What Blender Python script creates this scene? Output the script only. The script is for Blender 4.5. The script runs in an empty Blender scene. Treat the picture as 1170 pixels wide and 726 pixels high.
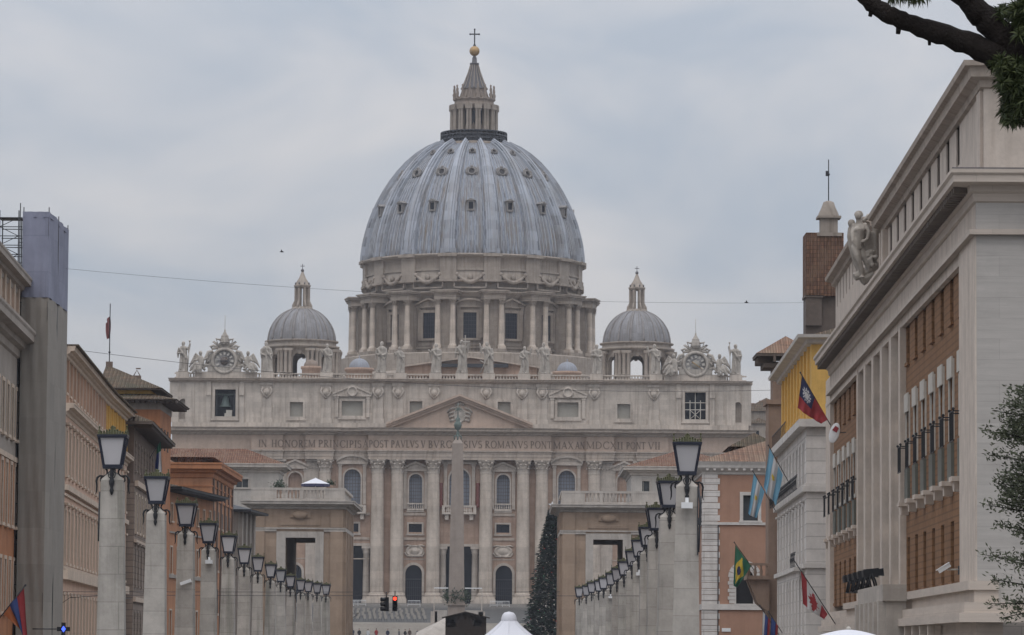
import bpy, bmesh, math, random
from mathutils import Vector, Matrix
R = math.radians
PI = math.pi
rnd = random.Random(7)
sc = bpy.context.scene
COL = sc.collection

# ------------------------------------------------------------------ camera
FPX = 4485.0                       # focal length of the photograph in its own pixels (1170 wide)
PITCH, ROLL = R(4.80), R(0.40)
CAM = Vector((0, 0, 1.7))
MCAM = Matrix.Rotation(PI/2 + PITCH, 3, 'X') @ Matrix.Rotation(ROLL, 3, 'Z')
cd = bpy.data.cameras.new('camera')
cd.sensor_width = 36.0
cd.lens = FPX * 36.0 / 1170.0
cd.clip_start = 0.5
cd.clip_end = 20000
cam = bpy.data.objects.new('camera', cd)
COL.objects.link(cam)
cam.matrix_world = Matrix.Translation(CAM) @ MCAM.to_4x4()
sc.camera = cam

# ------------------------------------------------------------------ sky and sun
SUN_EL, SUN_AZ = R(62), R(-168)     # azimuth from +Y (view direction), negative = left
world = bpy.data.worlds.new('World')
sc.world = world
world.use_nodes = True
wt = world.node_tree
wt.nodes.clear()
def wn(t, **k):
    n = wt.nodes.new(t)
    for a, b in k.items(): setattr(n, a, b)
    return n
w_out = wn('ShaderNodeOutputWorld')
sky = wn('ShaderNodeTexSky', sky_type='NISHITA', sun_disc=False, sun_elevation=SUN_EL, sun_rotation=SUN_AZ,
         air_density=1.0, dust_density=2.0)
bg_sky = wn('ShaderNodeBackground'); bg_sky.inputs[1].default_value = 0.10
wt.links.new(sky.outputs[0], bg_sky.inputs[0])
w_tc = wn('ShaderNodeTexCoord')
w_map = wn('ShaderNodeMapping'); w_map.inputs['Scale'].default_value = (9, 9, 17); w_map.inputs['Location'].default_value = (0.35, 0.0, 0.6)
wt.links.new(w_tc.outputs['Generated'], w_map.inputs[0])
w_no = wn('ShaderNodeTexNoise'); w_no.inputs['Scale'].default_value = 1.0; w_no.inputs['Detail'].default_value = 4.0
w_no.inputs['Roughness'].default_value = 0.55; w_no.inputs['Distortion'].default_value = 0.5
wt.links.new(w_map.outputs[0], w_no.inputs['Vector'])
w_ramp = wn('ShaderNodeValToRGB')
w_ramp.color_ramp.elements[0].position = 0.38; w_ramp.color_ramp.elements[0].color = (0.89, 0.985, 1.13, 1)
w_ramp.color_ramp.elements[1].position = 0.64; w_ramp.color_ramp.elements[1].color = (1.29, 1.275, 1.305, 1)
wt.links.new(w_no.outputs[0], w_ramp.inputs[0])
# an overcast sky is about three times brighter overhead than at the horizon
w_sep = wn('ShaderNodeSeparateXYZ'); wt.links.new(w_tc.outputs['Generated'], w_sep.inputs[0])
w_cl = wn('ShaderNodeClamp'); wt.links.new(w_sep.outputs[2], w_cl.inputs[0])
w_ma = wn('ShaderNodeMath', operation='MULTIPLY_ADD'); w_ma.inputs[1].default_value = 1.02; w_ma.inputs[2].default_value = 0.385
wt.links.new(w_cl.outputs[0], w_ma.inputs[0])
bg_cl = wn('ShaderNodeBackground')
wt.links.new(w_ramp.outputs[0], bg_cl.inputs[0]); wt.links.new(w_ma.outputs[0], bg_cl.inputs[1])
w_mix = wn('ShaderNodeMixShader'); w_mix.inputs[0].default_value = 0.93
wt.links.new(bg_sky.outputs[0], w_mix.inputs[1]); wt.links.new(bg_cl.outputs[0], w_mix.inputs[2])
wt.links.new(w_mix.outputs[0], w_out.inputs[0])

sd = bpy.data.lights.new('sun', 'SUN'); sd.energy = 0.7; sd.angle = R(40); sd.color = (1.0, 0.94, 0.87)
so = bpy.data.objects.new('sun', sd); COL.objects.link(so)
sdir = Vector((math.sin(SUN_AZ)*math.cos(SUN_EL), math.cos(SUN_AZ)*math.cos(SUN_EL), math.sin(SUN_EL)))
so.rotation_euler = sdir.to_track_quat('Z', 'Y').to_euler()
sc.view_settings.view_transform = 'Standard'
sc.view_settings.look = 'None'
sc.view_settings.exposure = 0.0
sc.view_settings.gamma = 1.0
sc.view_settings.use_curve_mapping = False
sc.cycles.max_bounces = 5
sc.cycles.diffuse_bounces = 3
sc.cycles.volume_bounces = 0
sc.cycles.use_denoising = True

# ------------------------------------------------------------------ measuring helpers (photo pixel -> metres)
def ray(px, py):
    return MCAM @ Vector(((px-585)/FPX, (363-py)/FPX, -1))
def W(px, py, Y):
    d = ray(px, py); return CAM + d*(Y/d.y)
class Frame:
    """a vertical plane through P (x, y), local x along the direction U, local y to its left (into the building)"""
    def __init__(s, P, Q=None, U=None):
        s.P = Vector((P[0], P[1])); u = Vector((Q[0]-P[0], Q[1]-P[1])) if Q else Vector(U)
        s.L = u.length; s.U = u.normalized(); s.N = Vector((-s.U.y, s.U.x)); s.rz = math.atan2(s.U.y, s.U.x)
    def hit(s, px, py, off=0.0):
        """(along, height) where the ray of a photo pixel meets the plane moved off metres inward"""
        d = ray(px, py); P = s.P + s.N*off
        t = ((P.x-CAM.x)*s.N.x + (P.y-CAM.y)*s.N.y) / (d.x*s.N.x + d.y*s.N.y)
        q = CAM + d*t
        return ((q.x-P.x)*s.U.x + (q.y-P.y)*s.U.y, q.z)
    def s(s, px, py=600, off=0.0): return s.hit(px, py, off)[0]
    def z(s, px, py, off=0.0): return s.hit(px, py, off)[1]
def px_x(px, Y, py=600): return W(px, py, Y).x

# ------------------------------------------------------------------ mesh helper
class MB:
    def __init__(s): s.v = []; s.f = []; s.mi = []; s.sm = []; s.m = 0; s.T = None
    def add(s, vs, fs, smooth=False):
        b = len(s.v)
        if s.T is not None: vs = [s.T @ Vector(p) for p in vs]
        s.v += [tuple(p) for p in vs]
        for f in fs:
            s.f.append([b+i for i in f]); s.mi.append(s.m); s.sm.append(smooth)
        return s
    def box(s, x0, x1, y0, y1, z0, z1):
        vs = [(x0,y0,z0),(x1,y0,z0),(x1,y1,z0),(x0,y1,z0),(x0,y0,z1),(x1,y0,z1),(x1,y1,z1),(x0,y1,z1)]
        return s.add(vs, [(0,3,2,1),(4,5,6,7),(0,1,5,4),(1,2,6,5),(2,3,7,6),(3,0,4,7)])
    def cbox(s, cx, cy, z0, z1, wx, wy, tx=None, ty=None):
        """box about an axis, optionally tapering to tx, ty at the top"""
        a, b = wx/2, wy/2; c = (wx if tx is None else tx)/2; d = (wy if ty is None else ty)/2
        vs = [(cx-a,cy-b,z0),(cx+a,cy-b,z0),(cx+a,cy+b,z0),(cx-a,cy+b,z0),(cx-c,cy-d,z1),(cx+c,cy-d,z1),(cx+c,cy+d,z1),(cx-c,cy+d,z1)]
        return s.add(vs, [(0,3,2,1),(4,5,6,7),(0,1,5,4),(1,2,6,5),(2,3,7,6),(3,0,4,7)])
    def quad(s, a, b, c, d): return s.add([a,b,c,d], [(0,1,2,3)])
    def poly(s, pts): return s.add(pts, [tuple(range(len(pts)))])
    def prism(s, pts, y0, y1):
        """polygon in x,z extruded along y"""
        n = len(pts)
        vs = [(x,y0,z) for x,z in pts] + [(x,y1,z) for x,z in pts]
        fs = [tuple(range(n)), tuple(range(2*n-1, n-1, -1))] + [(i,(i+1)%n,n+(i+1)%n,n+i) for i in range(n)]
        return s.add(vs, fs)
    def extr(s, prof, x0, x1, e0=0.0, e1=0.0):
        """a cornice: profile of (out, z) swept along x at the plane y=0 (out = towards -y); e0, e1 mitre ends outward"""
        n = len(prof)
        vs = [(x0-e0*o, -o, z) for o,z in prof] + [(x1+e1*o, -o, z) for o,z in prof]
        fs = [(i,i+1,n+i+1,n+i) for i in range(n-1)] + [(n-1,0,n,2*n-1), tuple(range(n)), tuple(range(2*n-1,n-1,-1))]
        return s.add(vs, fs)
    def lathe(s, prof, n=16, c=(0,0,0), a0=0.0, a1=2*PI, sx=1.0, sy=1.0, smooth=True, wob=None):
        full = abs(a1-a0-2*PI) < 1e-6; k = n if full else n+1
        vs = []
        for r, z in prof:
            for i in range(k):
                a = a0+(a1-a0)*i/n; q = r*(wob(a, z) if wob else 1)
                vs.append((c[0]+q*sx*math.sin(a), c[1]-q*sy*math.cos(a), c[2]+z))
        fs = []
        for j in range(len(prof)-1):
            for i in range(n):
                i2 = (i+1) % k
                fs.append((j*k+i, j*k+i2, (j+1)*k+i2, (j+1)*k+i))
        s.add(vs, fs, smooth)
        if full:
            if prof[0][0] > 1e-4: s.add(vs[:k], [tuple(range(k-1,-1,-1))])
            if prof[-1][0] > 1e-4: s.add(vs[-k:], [tuple(range(k))])
        return s
    def ball(s, c, r, n=10, m=6, sx=1, sy=1, sz=1):
        pr = [(max(r*math.cos(-PI/2+PI*j/m), 1e-5), r*sz*math.sin(-PI/2+PI*j/m)) for j in range(m+1)]
        return s.lathe(pr, n, c, sx=sx, sy=sy)
    def tube(s, pts, rad, n=6, smooth=True):
        pts = [Vector(p) for p in pts]
        if not hasattr(rad, '__len__'): rad = [rad]*len(pts)
        vs = []; ref = None
        for i, p in enumerate(pts):
            t = (pts[min(i+1,len(pts)-1)] - pts[max(i-1,0)])
            if t.length < 1e-9: t = Vector((0,0,1))
            t.normalize()
            if ref is None: ref = Vector((0,0,1)) if abs(t.z) < .9 else Vector((1,0,0))
            a = t.cross(ref)
            if a.length < 1e-6: a = t.cross(Vector((0,1,0)))
            a.normalize(); b = t.cross(a); ref = -b if b.dot(ref) < 0 else b
            ref = b
            for k in range(n):
                g = 2*PI*k/n; vs.append(p + (a*math.cos(g)+b*math.sin(g))*rad[i])
            ref = a.cross(t)
        fs = [(j*n+k, j*n+(k+1)%n, (j+1)*n+(k+1)%n, (j+1)*n+k) for j in range(len(pts)-1) for k in range(n)]
        fs += [tuple(range(n-1,-1,-1)), tuple(range((len(pts)-1)*n, len(pts)*n))]
        return s.add(vs, fs, smooth)
    def wall(s, O, U, N, s0, s1, z0, z1, holes, d, rim=None):
        """a wall slab with real openings; holes (a, b, c, e, arched); d = depth of the slab"""
        O = Vector(O); U = Vector(U); N = Vector(N)
        P = lambda a, z, y=0.0: O + U*a + N*y + Vector((0,0,z))
        S = sorted(set([s0,s1] + [h[0] for h in holes] + [h[1] for h in holes])); Z = sorted(set([z0,z1] + [h[2] for h in holes] + [h[3] for h in holes]))
        S = [q for q in S if s0-1e-6 <= q <= s1+1e-6]; Z = [q for q in Z if z0-1e-6 <= q <= z1+1e-6]
        for i in range(len(S)-1):
            run = None
            for j in range(len(Z)-1):
                ms, mz = (S[i]+S[i+1])/2, (Z[j]+Z[j+1])/2
                if any(h[0] < ms < h[1] and h[2] < mz < h[3] for h in holes): continue
                s.quad(P(S[i],Z[j]), P(S[i+1],Z[j]), P(S[i+1],Z[j+1]), P(S[i],Z[j+1]))
        m0 = s.m
        if rim is not None: s.m = rim
        for h in holes:
            a, b, c, e = h[:4]; ar = len(h) > 4 and h[4]
            sp = e-(b-a)/2 if ar else e
            s.quad(P(a,c), P(a,sp), P(a,sp,d), P(a,c,d)); s.quad(P(b,c), P(b,c,d), P(b,sp,d), P(b,sp))
            s.quad(P(a,c), P(a,c,d), P(b,c,d), P(b,c))
            if not ar: s.quad(P(a,e), P(b,e), P(b,e,d), P(a,e,d))
            else:
                r = (b-a)/2; n = 10; arc = [(a+r-r*math.cos(PI*k/n), sp+r*math.sin(PI*k/n)) for k in range(n+1)]
                for k in range(n):
                    s.quad(P(*arc[k]), P(*arc[k+1]), P(*arc[k+1],d), P(*arc[k],d))
                    q = s.m; s.m = m0
                    s.poly([P(*arc[k]), P(a if k < n//2 else b, e), P(*arc[k+1])])
                    s.m = q
        s.m = m0
        for A, B in (((s0,z0),(s1,z0)), ((s1,z0),(s1,z1)), ((s1,z1),(s0,z1)), ((s0,z1),(s0,z0))):
            s.quad(P(*A), P(*B), P(*B,d), P(*A,d))
        return s
    def mesh(s, name, mats):
        me = bpy.data.meshes.new(name)
        me.from_pydata(s.v, [], s.f)
        for m in (mats if isinstance(mats, (list, tuple)) else [mats]): me.materials.append(m)
        me.polygons.foreach_set('material_index', s.mi)
        me.polygons.foreach_set('use_smooth', s.sm)
        me.update()
        return me
    def build(s, name, mats, parent=None, loc=None, rz=0.0):
        return link(name, s.mesh(name, mats), parent, loc, rz)

def link(name, me, parent=None, loc=None, rz=0.0):
    o = bpy.data.objects.new(name, me); COL.objects.link(o)
    if parent: o.parent = parent
    if loc is not None: o.location = loc
    o.rotation_euler.z = rz
    return o
def tag(o, label, cat, group=None):
    o['label'] = label; o['category'] = cat
    if group: o['group'] = group
    return o
def empty(name, loc, rz=0.0, label=None, cat=None, group=None):
    o = bpy.data.objects.new(name, None); COL.objects.link(o); o.location = loc; o.rotation_euler.z = rz
    if label: tag(o, label, cat, group)
    return o
def struct(o, kind='structure'):
    o['kind'] = kind; return o
def dup(root, loc=None, rz=None, label=None, scale=None):
    def cp(o, par):
        c = o.copy(); COL.objects.link(c)
        if par: c.parent = par
        for ch in list(o.children): cp(ch, c)
        return c
    r = cp(root, None)
    if loc is not None: r.location = loc
    if rz is not None: r.rotation_euler.z = rz
    if scale is not None: r.scale = scale
    if label: r['label'] = label
    return r
def remeshed(mb, voxel, name, mats, smooth=True):
    """fuse the pieces of a sculpted figure into one continuous surface"""
    me = mb.mesh(name+'_raw', mats)
    o = bpy.data.objects.new('tmp', me); COL.objects.link(o)
    md = o.modifiers.new('r', 'REMESH'); md.mode = 'VOXEL'; md.voxel_size = voxel; md.use_smooth_shade = smooth
    dg = bpy.context.evaluated_depsgraph_get()
    res = bpy.data.meshes.new_from_object(o.evaluated_get(dg))
    res.name = name
    bpy.data.objects.remove(o)
    res.materials.clear()
    for m in (mats if isinstance(mats, (list, tuple)) else [mats]): res.materials.append(m)
    return res

# ------------------------------------------------------------------ materials
def newmat(name):
    m = bpy.data.materials.new(name); m.use_nodes = True
    t = m.node_tree; b = t.nodes['Principled BSDF']
    return m, t, b
def N(t, typ, ins=None, **k):
    n = t.nodes.new(typ)
    for a, v in k.items(): setattr(n, a, v)
    if ins:
        for a, v in ins.items():
            if hasattr(v, 'is_output') : t.links.new(v, n.inputs[a])
            else: n.inputs[a].default_value = v
    return n
def c4(c, k=1.0): return (c[0]*k, c[1]*k, c[2]*k, 1)
def mixc(t, fac, a, b, mode='MIX'):
    n = t.nodes.new('ShaderNodeMix'); n.data_type = 'RGBA'; n.blend_type = mode
    for i, v in ((0, fac), (6, a), (7, b)):
        if hasattr(v, 'is_output'): t.links.new(v, n.inputs[i])
        elif i == 0: n.inputs[0].default_value = v
        else: n.inputs[i].default_value = v
    return n.outputs[2]
def rampf(t, v, p0, p1):
    n = N(t, 'ShaderNodeMapRange', {0: v, 1: p0, 2: p1}); return n.outputs[0]
def wallcoord(t):
    """(along the wall, height) for axis-aligned walls in the building's own frame"""
    tc = N(t, 'ShaderNodeTexCoord'); sp = N(t, 'ShaderNodeSeparateXYZ', {0: tc.outputs['Object']})
    ad = N(t, 'ShaderNodeMath', {0: sp.outputs[0], 1: sp.outputs[1]}, operation='ADD')
    return N(t, 'ShaderNodeCombineXYZ', {0: ad.outputs[0], 1: sp.outputs[2]}).outputs[0], tc.outputs['Object']
def stone(name, col, var=0.18, scale=0.5, streak=0.3, course=None, rough=0.85, stain=(0.45,0.40,0.36), bump=0.15, mortar=0.75, patch=0.0, rand=False):
    """plaster or stone: mottling, rain streaks, optional courses (width, height) and repair patches"""
    m, t, b = newmat(name)
    wc, oc = wallcoord(t)
    if rand:                                    # every copy of the thing gets its own stains
        oi = N(t, 'ShaderNodeObjectInfo'); k = N(t, 'ShaderNodeMath', {0: oi.outputs['Random'], 1: 83.0}, operation='MULTIPLY')
        wc = N(t, 'ShaderNodeVectorMath', {0: wc, 1: k.outputs[0]}, operation='ADD').outputs[0]; oc = N(t, 'ShaderNodeVectorMath', {0: oc, 1: k.outputs[0]}, operation='ADD').outputs[0]
    n1 = N(t, 'ShaderNodeTexNoise', {'Vector': oc, 'Scale': scale, 'Detail': 6.0, 'Roughness': 0.65})
    col1 = mixc(t, rampf(t, n1.outputs[0], 0.3, 0.7), c4(col, 1-var), c4(col, 1+var))
    n2 = N(t, 'ShaderNodeTexNoise', {'Vector': oc, 'Scale': scale*9, 'Detail': 4.0})
    col1 = mixc(t, 0.5*var/0.18*0.35, col1, mixc(t, n2.outputs[0], c4(col, .55), c4(col, 1.35)))
    h = n2.outputs[0]
    if course:
        br = N(t, 'ShaderNodeTexBrick', {'Vector': wc, 'Color1': c4((1,1,1)), 'Color2': c4((.8,.8,.8)), 'Mortar': c4((mortar,)*3),
               'Scale': 1.0, 'Mortar Size': course[2] if len(course) > 2 else 0.02, 'Brick Width': course[0], 'Row Height': course[1]})
        col1 = mixc(t, 0.75, col1, br.outputs[0], 'MULTIPLY')
    if streak:
        mp = N(t, 'ShaderNodeMapping', {'Vector': wc, 'Scale': (1.6, 0.09, 1)})
        n3 = N(t, 'ShaderNodeTexNoise', {'Vector': mp.outputs[0], 'Scale': 1.0, 'Detail': 5.0, 'Roughness': 0.6})
        f = N(t, 'ShaderNodeMath', {0: rampf(t, n3.outputs[0], 0.48, 0.75), 1: streak}, operation='MULTIPLY')
        col1 = mixc(t, f.outputs[0], col1, mixc(t, 1.0, col1, c4(stain), 'MULTIPLY'))
    if patch:
        vo = N(t, 'ShaderNodeTexVoronoi', {'Vector': oc, 'Scale': 0.25})
        col1 = mixc(t, patch, col1, mixc(t, 1.0, col1, vo.outputs['Color'], 'MULTIPLY'))
    t.links.new(col1, b.inputs['Base Color'])
    b.inputs['Roughness'].default_value = rough
    b.inputs['Specular IOR Level'].default_value = 0.25
    if bump:
        bp = N(t, 'ShaderNodeBump', {'Height': h, 'Strength': bump, 'Distance': 0.05})
        t.links.new(bp.outputs[0], b.inputs['Normal'])
    return m
def plain(name, col, rough=0.6, metal=0.0, var=0.12, scale=3.0, spec=0.4):
    m, t, b = newmat(name)
    tc = N(t, 'ShaderNodeTexCoord')
    n1 = N(t, 'ShaderNodeTexNoise', {'Vector': tc.outputs['Object'], 'Scale': scale, 'Detail': 5.0})
    t.links.new(mixc(t, n1.outputs[0], c4(col, 1-var*2), c4(col, 1+var*2)), b.inputs['Base Color'])
    b.inputs['Roughness'].default_value = rough; b.inputs['Metallic'].default_value = metal
    b.inputs['Specular IOR Level'].default_value = spec
    return m
def tiles(name, ca, cb, cc, pitch=0.3, row=0.45):
    """pantiles: columns running down each slope, each tile its own tone, lichen patches"""
    m, t, b = newmat(name)
    tc = N(t, 'ShaderNodeTexCoord')
    so_ = N(t, 'ShaderNodeSeparateXYZ', {0: tc.outputs['Object']}); sn = N(t, 'ShaderNodeSeparateXYZ', {0: tc.outputs['Normal']})
    ax = N(t, 'ShaderNodeMath', {0: sn.outputs[0]}, operation='ABSOLUTE'); ay = N(t, 'ShaderNodeMath', {0: sn.outputs[1]}, operation='ABSOLUTE')
    gt = N(t, 'ShaderNodeMath', {0: ax.outputs[0], 1: ay.outputs[0]}, operation='GREATER_THAN')
    al = N(t, 'ShaderNodeMix', {0: gt.outputs[0], 2: so_.outputs[0], 3: so_.outputs[1]})
    dn = N(t, 'ShaderNodeMix', {0: gt.outputs[0], 2: so_.outputs[1], 3: so_.outputs[0]})
    dz = N(t, 'ShaderNodeMath', {0: dn.outputs[0], 1: so_.outputs[2]}, operation='SUBTRACT')
    cv = N(t, 'ShaderNodeCombineXYZ', {0: al.outputs[0], 1: dz.outputs[0]})
    br = N(t, 'ShaderNodeTexBrick', {'Vector': cv.outputs[0], 'Color1': c4(ca), 'Color2': c4(cb), 'Mortar': c4(ca, .35), 'Scale': 1.0,
           'Mortar Size': 0.02, 'Brick Width': pitch, 'Row Height': row})
    br.offset = 0.0
    sn_ = N(t, 'ShaderNodeMath', {0: al.outputs[0], 1: 2*PI/pitch}, operation='MULTIPLY'); si = N(t, 'ShaderNodeMath', {0: sn_.outputs[0]}, operation='COSINE')
    n1 = N(t, 'ShaderNodeTexNoise', {'Vector': tc.outputs['Object'], 'Scale': 0.5, 'Detail': 5.0, 'Roughness': 0.7})
    c = mixc(t, rampf(t, n1.outputs[0], 0.45, 0.65), br.outputs[0], c4(cc))
    t.links.new(c, b.inputs['Base Color']); b.inputs['Roughness'].default_value = 0.9
    b.inputs['Specular IOR Level'].default_value = 0.2
    bp = N(t, 'ShaderNodeBump', {'Height': si.outputs[0], 'Strength': 1.0, 'Distance': 0.12})
    t.links.new(bp.outputs[0], b.inputs['Normal'])
    return m
def lead(name, col, wid, row, stain=0.6, smooth_stain=(0.20,0.16,0.12)):
    """lead sheets on a dome: seams round the axis, oxide bloom and brown runs"""
    m, t, b = newmat(name)
    tc = N(t, 'ShaderNodeTexCoord'); sp = N(t, 'ShaderNodeSeparateXYZ', {0: tc.outputs['Object']})
    an = N(t, 'ShaderNodeMath', {0: sp.outputs[0], 1: sp.outputs[1]}, operation='ARCTAN2')
    cv = N(t, 'ShaderNodeCombineXYZ', {0: an.outputs[0], 1: sp.outputs[2]})
    br = N(t, 'ShaderNodeTexBrick', {'Vector': cv.outputs[0], 'Color1': c4(col, 1.12), 'Color2': c4(col, .82), 'Mortar': c4(col, .5), 'Scale': 1.0,
           'Mortar Size': 0.0022*row, 'Brick Width': wid, 'Row Height': row})
    br.offset = 0.5
    n0 = N(t, 'ShaderNodeTexNoise', {'Vector': tc.outputs['Object'], 'Scale': 0.35, 'Detail': 6.0, 'Roughness': 0.7})
    c = mixc(t, rampf(t, n0.outputs[0], 0.4, 0.7), br.outputs[0], mixc(t, .5, br.outputs[0], c4(col, 1.35)))
    mp = N(t, 'ShaderNodeMapping', {'Vector': cv.outputs[0], 'Scale': (26, 0.10, 1)})
    n3 = N(t, 'ShaderNodeTexNoise', {'Vector': mp.outputs[0], 'Scale': 1.0, 'Detail': 6.0, 'Roughness': 0.65})
    f = N(t, 'ShaderNodeMath', {0: rampf(t, n3.outputs[0], 0.47, 0.66), 1: stain}, operation='MULTIPLY')
    c = mixc(t, f.outputs[0], c, c4(smooth_stain))
    t.links.new(c, b.inputs['Base Color']); b.inputs['Roughness'].default_value = 0.6
    b.inputs['Specular IOR Level'].default_value = 0.3
    return m
def glass(name, col=(0.013,0.016,0.026), rough=0.25):
    m, t, b = newmat(name); b.inputs['Base Color'].default_value = c4(col); b.inputs['Roughness'].default_value = rough
    b.inputs['Specular IOR Level'].default_value = 0.3
    return m
def emis(name, col, st):
    m, t, b = newmat(name); b.inputs['Base Color'].default_value = c4(col, .3); b.inputs['Emission Color'].default_value = c4(col); b.inputs['Emission Strength'].default_value = st
    return m
def leafmat(name, ca, cb, rough=0.6):
    m, t, b = newmat(name)
    tc = N(t, 'ShaderNodeTexCoord')
    n1 = N(t, 'ShaderNodeTexNoise', {'Vector': tc.outputs['Object'], 'Scale': 2.5, 'Detail': 3.0})
    g = N(t, 'ShaderNodeNewGeometry')
    f = N(t, 'ShaderNodeMath', {0: n1.outputs[0], 1: g.outputs['Random Per Island']}, operation='ADD')
    t.links.new(mixc(t, rampf(t, f.outputs[0], 0.5, 1.5), c4(ca), c4(cb)), b.inputs['Base Color'])
    b.inputs['Roughness'].default_value = rough; b.inputs['Specular IOR Level'].default_value = 0.3
    return m

M = {}
M['trav'] = stone('travertine', (0.48,0.42,0.365), course=(2.4,0.8,0.015), streak=0.45, mortar=0.72)
M['trav_attic'] = stone('attic_travertine', (0.53,0.467,0.405), course=(2.8,1.0,0.02), var=.24, streak=0.65, mortar=0.75, scale=0.3)
M['trav_col'] = stone('column_travertine', (0.54,0.465,0.395), course=(5,1.6,0.03), streak=0.55, mortar=0.75, scale=0.4, var=.24)
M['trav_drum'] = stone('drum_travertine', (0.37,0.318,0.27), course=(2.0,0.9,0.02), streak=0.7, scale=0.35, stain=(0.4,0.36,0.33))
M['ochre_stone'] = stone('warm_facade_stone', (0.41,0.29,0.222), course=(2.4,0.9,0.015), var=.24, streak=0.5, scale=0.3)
M['cornice_stone'] = stone('weathered_cornice_stone', (0.42,0.355,0.30), streak=0.6, scale=0.8)
M['frieze'] = stone('frieze_stone', (0.46,0.355,0.285), streak=0.2, scale=0.4)
M['statue'] = stone('statue_stone', (0.40,0.36,0.315), var=0.3, streak=0.8, scale=0.9, stain=(0.33,0.31,0.30))
M['letter'] = plain('incised_bronze_letters', (0.19,0.145,0.115), rough=0.7)
M['lead'] = lead('dome_lead', (0.255,0.278,0.325), 0.0327, 1.15, stain=0.95)
M['lead_rib'] = lead('rib_lead', (0.325,0.345,0.385), 0.2, 2.2, stain=0.45)
M['lead_small'] = lead('small_dome_lead', (0.225,0.222,0.23), 0.13, 0.9, stain=0.95, smooth_stain=(0.15,0.125,0.105))
M['lead_dark'] = plain('dark_lead', (0.10,0.095,0.10), rough=0.6, var=0.25, scale=0.7)
M['gold'] = plain('gilt_bronze', (0.40,0.265,0.13), rough=0.55, metal=0.4, scale=1.0)
M['glass'] = glass('dark_window_glass')
M['glass_blue'] = glass('pale_leaded_glass', (0.17,0.185,0.22), 0.35)
M['came'] = plain('grey_window_bars', (0.11,0.105,0.105), rough=.7)
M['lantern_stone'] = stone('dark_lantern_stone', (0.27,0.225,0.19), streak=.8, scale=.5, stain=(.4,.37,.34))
M['brown_lead'] = stone('brown_lead', (0.24,0.19,0.155), streak=.4)
M['lead_roll'] = stone('lead_rolls', (0.35,0.36,0.385), streak=.7, scale=.3, stain=(.45,.40,.36), var=.3)
M['lead_rib_brown'] = stone('weathered_lead_ribs', (0.27,0.255,0.25), streak=.7, scale=.5, var=.25)
M['dormer'] = stone('lead_covered_dormer', (0.25,0.235,0.225), streak=.6, scale=1.5, var=.25)

M['shade'] = plain('grey_window_blind', (0.33,0.31,0.27), rough=0.8, var=.06, scale=0.8)
M['black'] = plain('black_painted_iron', (0.012,0.013,0.016), rough=0.5)
M['iron'] = plain('dark_iron', (0.03,0.032,0.038), rough=0.55)
M['verdigris'] = plain('green_bronze', (0.12,0.15,0.135), rough=0.7)
M['bronze_bell'] = plain('old_bell_bronze', (0.09,0.12,0.11), rough=0.6)
M['white'] = plain('white_paint', (0.72,0.72,0.72), rough=0.6, var=0.03)
M['white_frame'] = plain('offwhite_frame', (0.48,0.45,0.40), rough=0.7)
M['porphyry'] = plain('red_porphyry', (0.16,0.05,0.04), rough=0.5)
M['granite'] = stone('red_granite', (0.31,0.26,0.225), course=None, streak=0.25, scale=0.8, var=0.12)
M['roof_red'] = tiles('red_pantiles', (0.30,0.155,0.10), (0.22,0.115,0.08), (0.27,0.17,0.12))
M['roof_brown'] = tiles('mossy_brown_pantiles', (0.20,0.14,0.095), (0.14,0.105,0.075), (0.115,0.10,0.07), pitch=0.36)
M['roof_mix'] = tiles('mixed_pantiles', (0.33,0.19,0.13), (0.24,0.155,0.115), (0.30,0.21,0.15), pitch=0.42)
M['asphalt'] = stone('asphalt', (0.05,0.05,0.052), streak=0, scale=0.8)
M['sett'] = stone('basalt_setts', (0.10,0.098,0.095), streak=0, course=(0.24,0.12,0.015), scale=0.4)
M['paving'] = stone('pavement_stone', (0.26,0.245,0.225), streak=0, course=(0.9,0.6,0.01), scale=0.4)
M['step'] = stone('step_travertine', (0.36,0.33,0.295), streak=0.15, scale=0.2)

def veined(name, col):
    """travertine slabs with level bedding: fine horizontal veins, joints, sooty patches"""
    m, t, b = newmat(name); wc, oc = wallcoord(t)
    mp = N(t, 'ShaderNodeMapping', {'Vector': wc, 'Scale': (0.35, 5.0, 1)})
    n1 = N(t, 'ShaderNodeTexNoise', {'Vector': mp.outputs[0], 'Scale': 1.0, 'Detail': 7.0, 'Roughness': 0.7, 'Distortion': 0.4})
    c = mixc(t, rampf(t, n1.outputs[0], 0.3, 0.72), c4(col, .88), c4(col, 1.08))
    br = N(t, 'ShaderNodeTexBrick', {'Vector': wc, 'Color1': c4((1,1,1)), 'Color2': c4((.88,.88,.88)), 'Mortar': c4((.7,.7,.7)), 'Scale': 1.0, 'Mortar Size': 0.008, 'Brick Width': 2.2, 'Row Height': 0.8})
    c = mixc(t, .8, c, br.outputs[0], 'MULTIPLY')
    n2 = N(t, 'ShaderNodeTexNoise', {'Vector': oc, 'Scale': 0.45, 'Detail': 6.0, 'Roughness': .7})
    f = N(t, 'ShaderNodeMath', {0: rampf(t, n2.outputs[0], .5, .8), 1: .45}, operation='MULTIPLY')
    c = mixc(t, f.outputs[0], c, c4(col, .55))
    t.links.new(c, b.inputs['Base Color']); b.inputs['Roughness'].default_value = .8; b.inputs['Specular IOR Level'].default_value = .25
    bp = N(t, 'ShaderNodeBump', {'Height': n1.outputs[0], 'Strength': .25, 'Distance': .03}); t.links.new(bp.outputs[0], b.inputs['Normal'])
    return m
M['veined'] = veined('veined_travertine', (0.46,0.43,0.40))
M['veined_warm'] = veined('warm_veined_travertine', (0.54,0.465,0.40))
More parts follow.
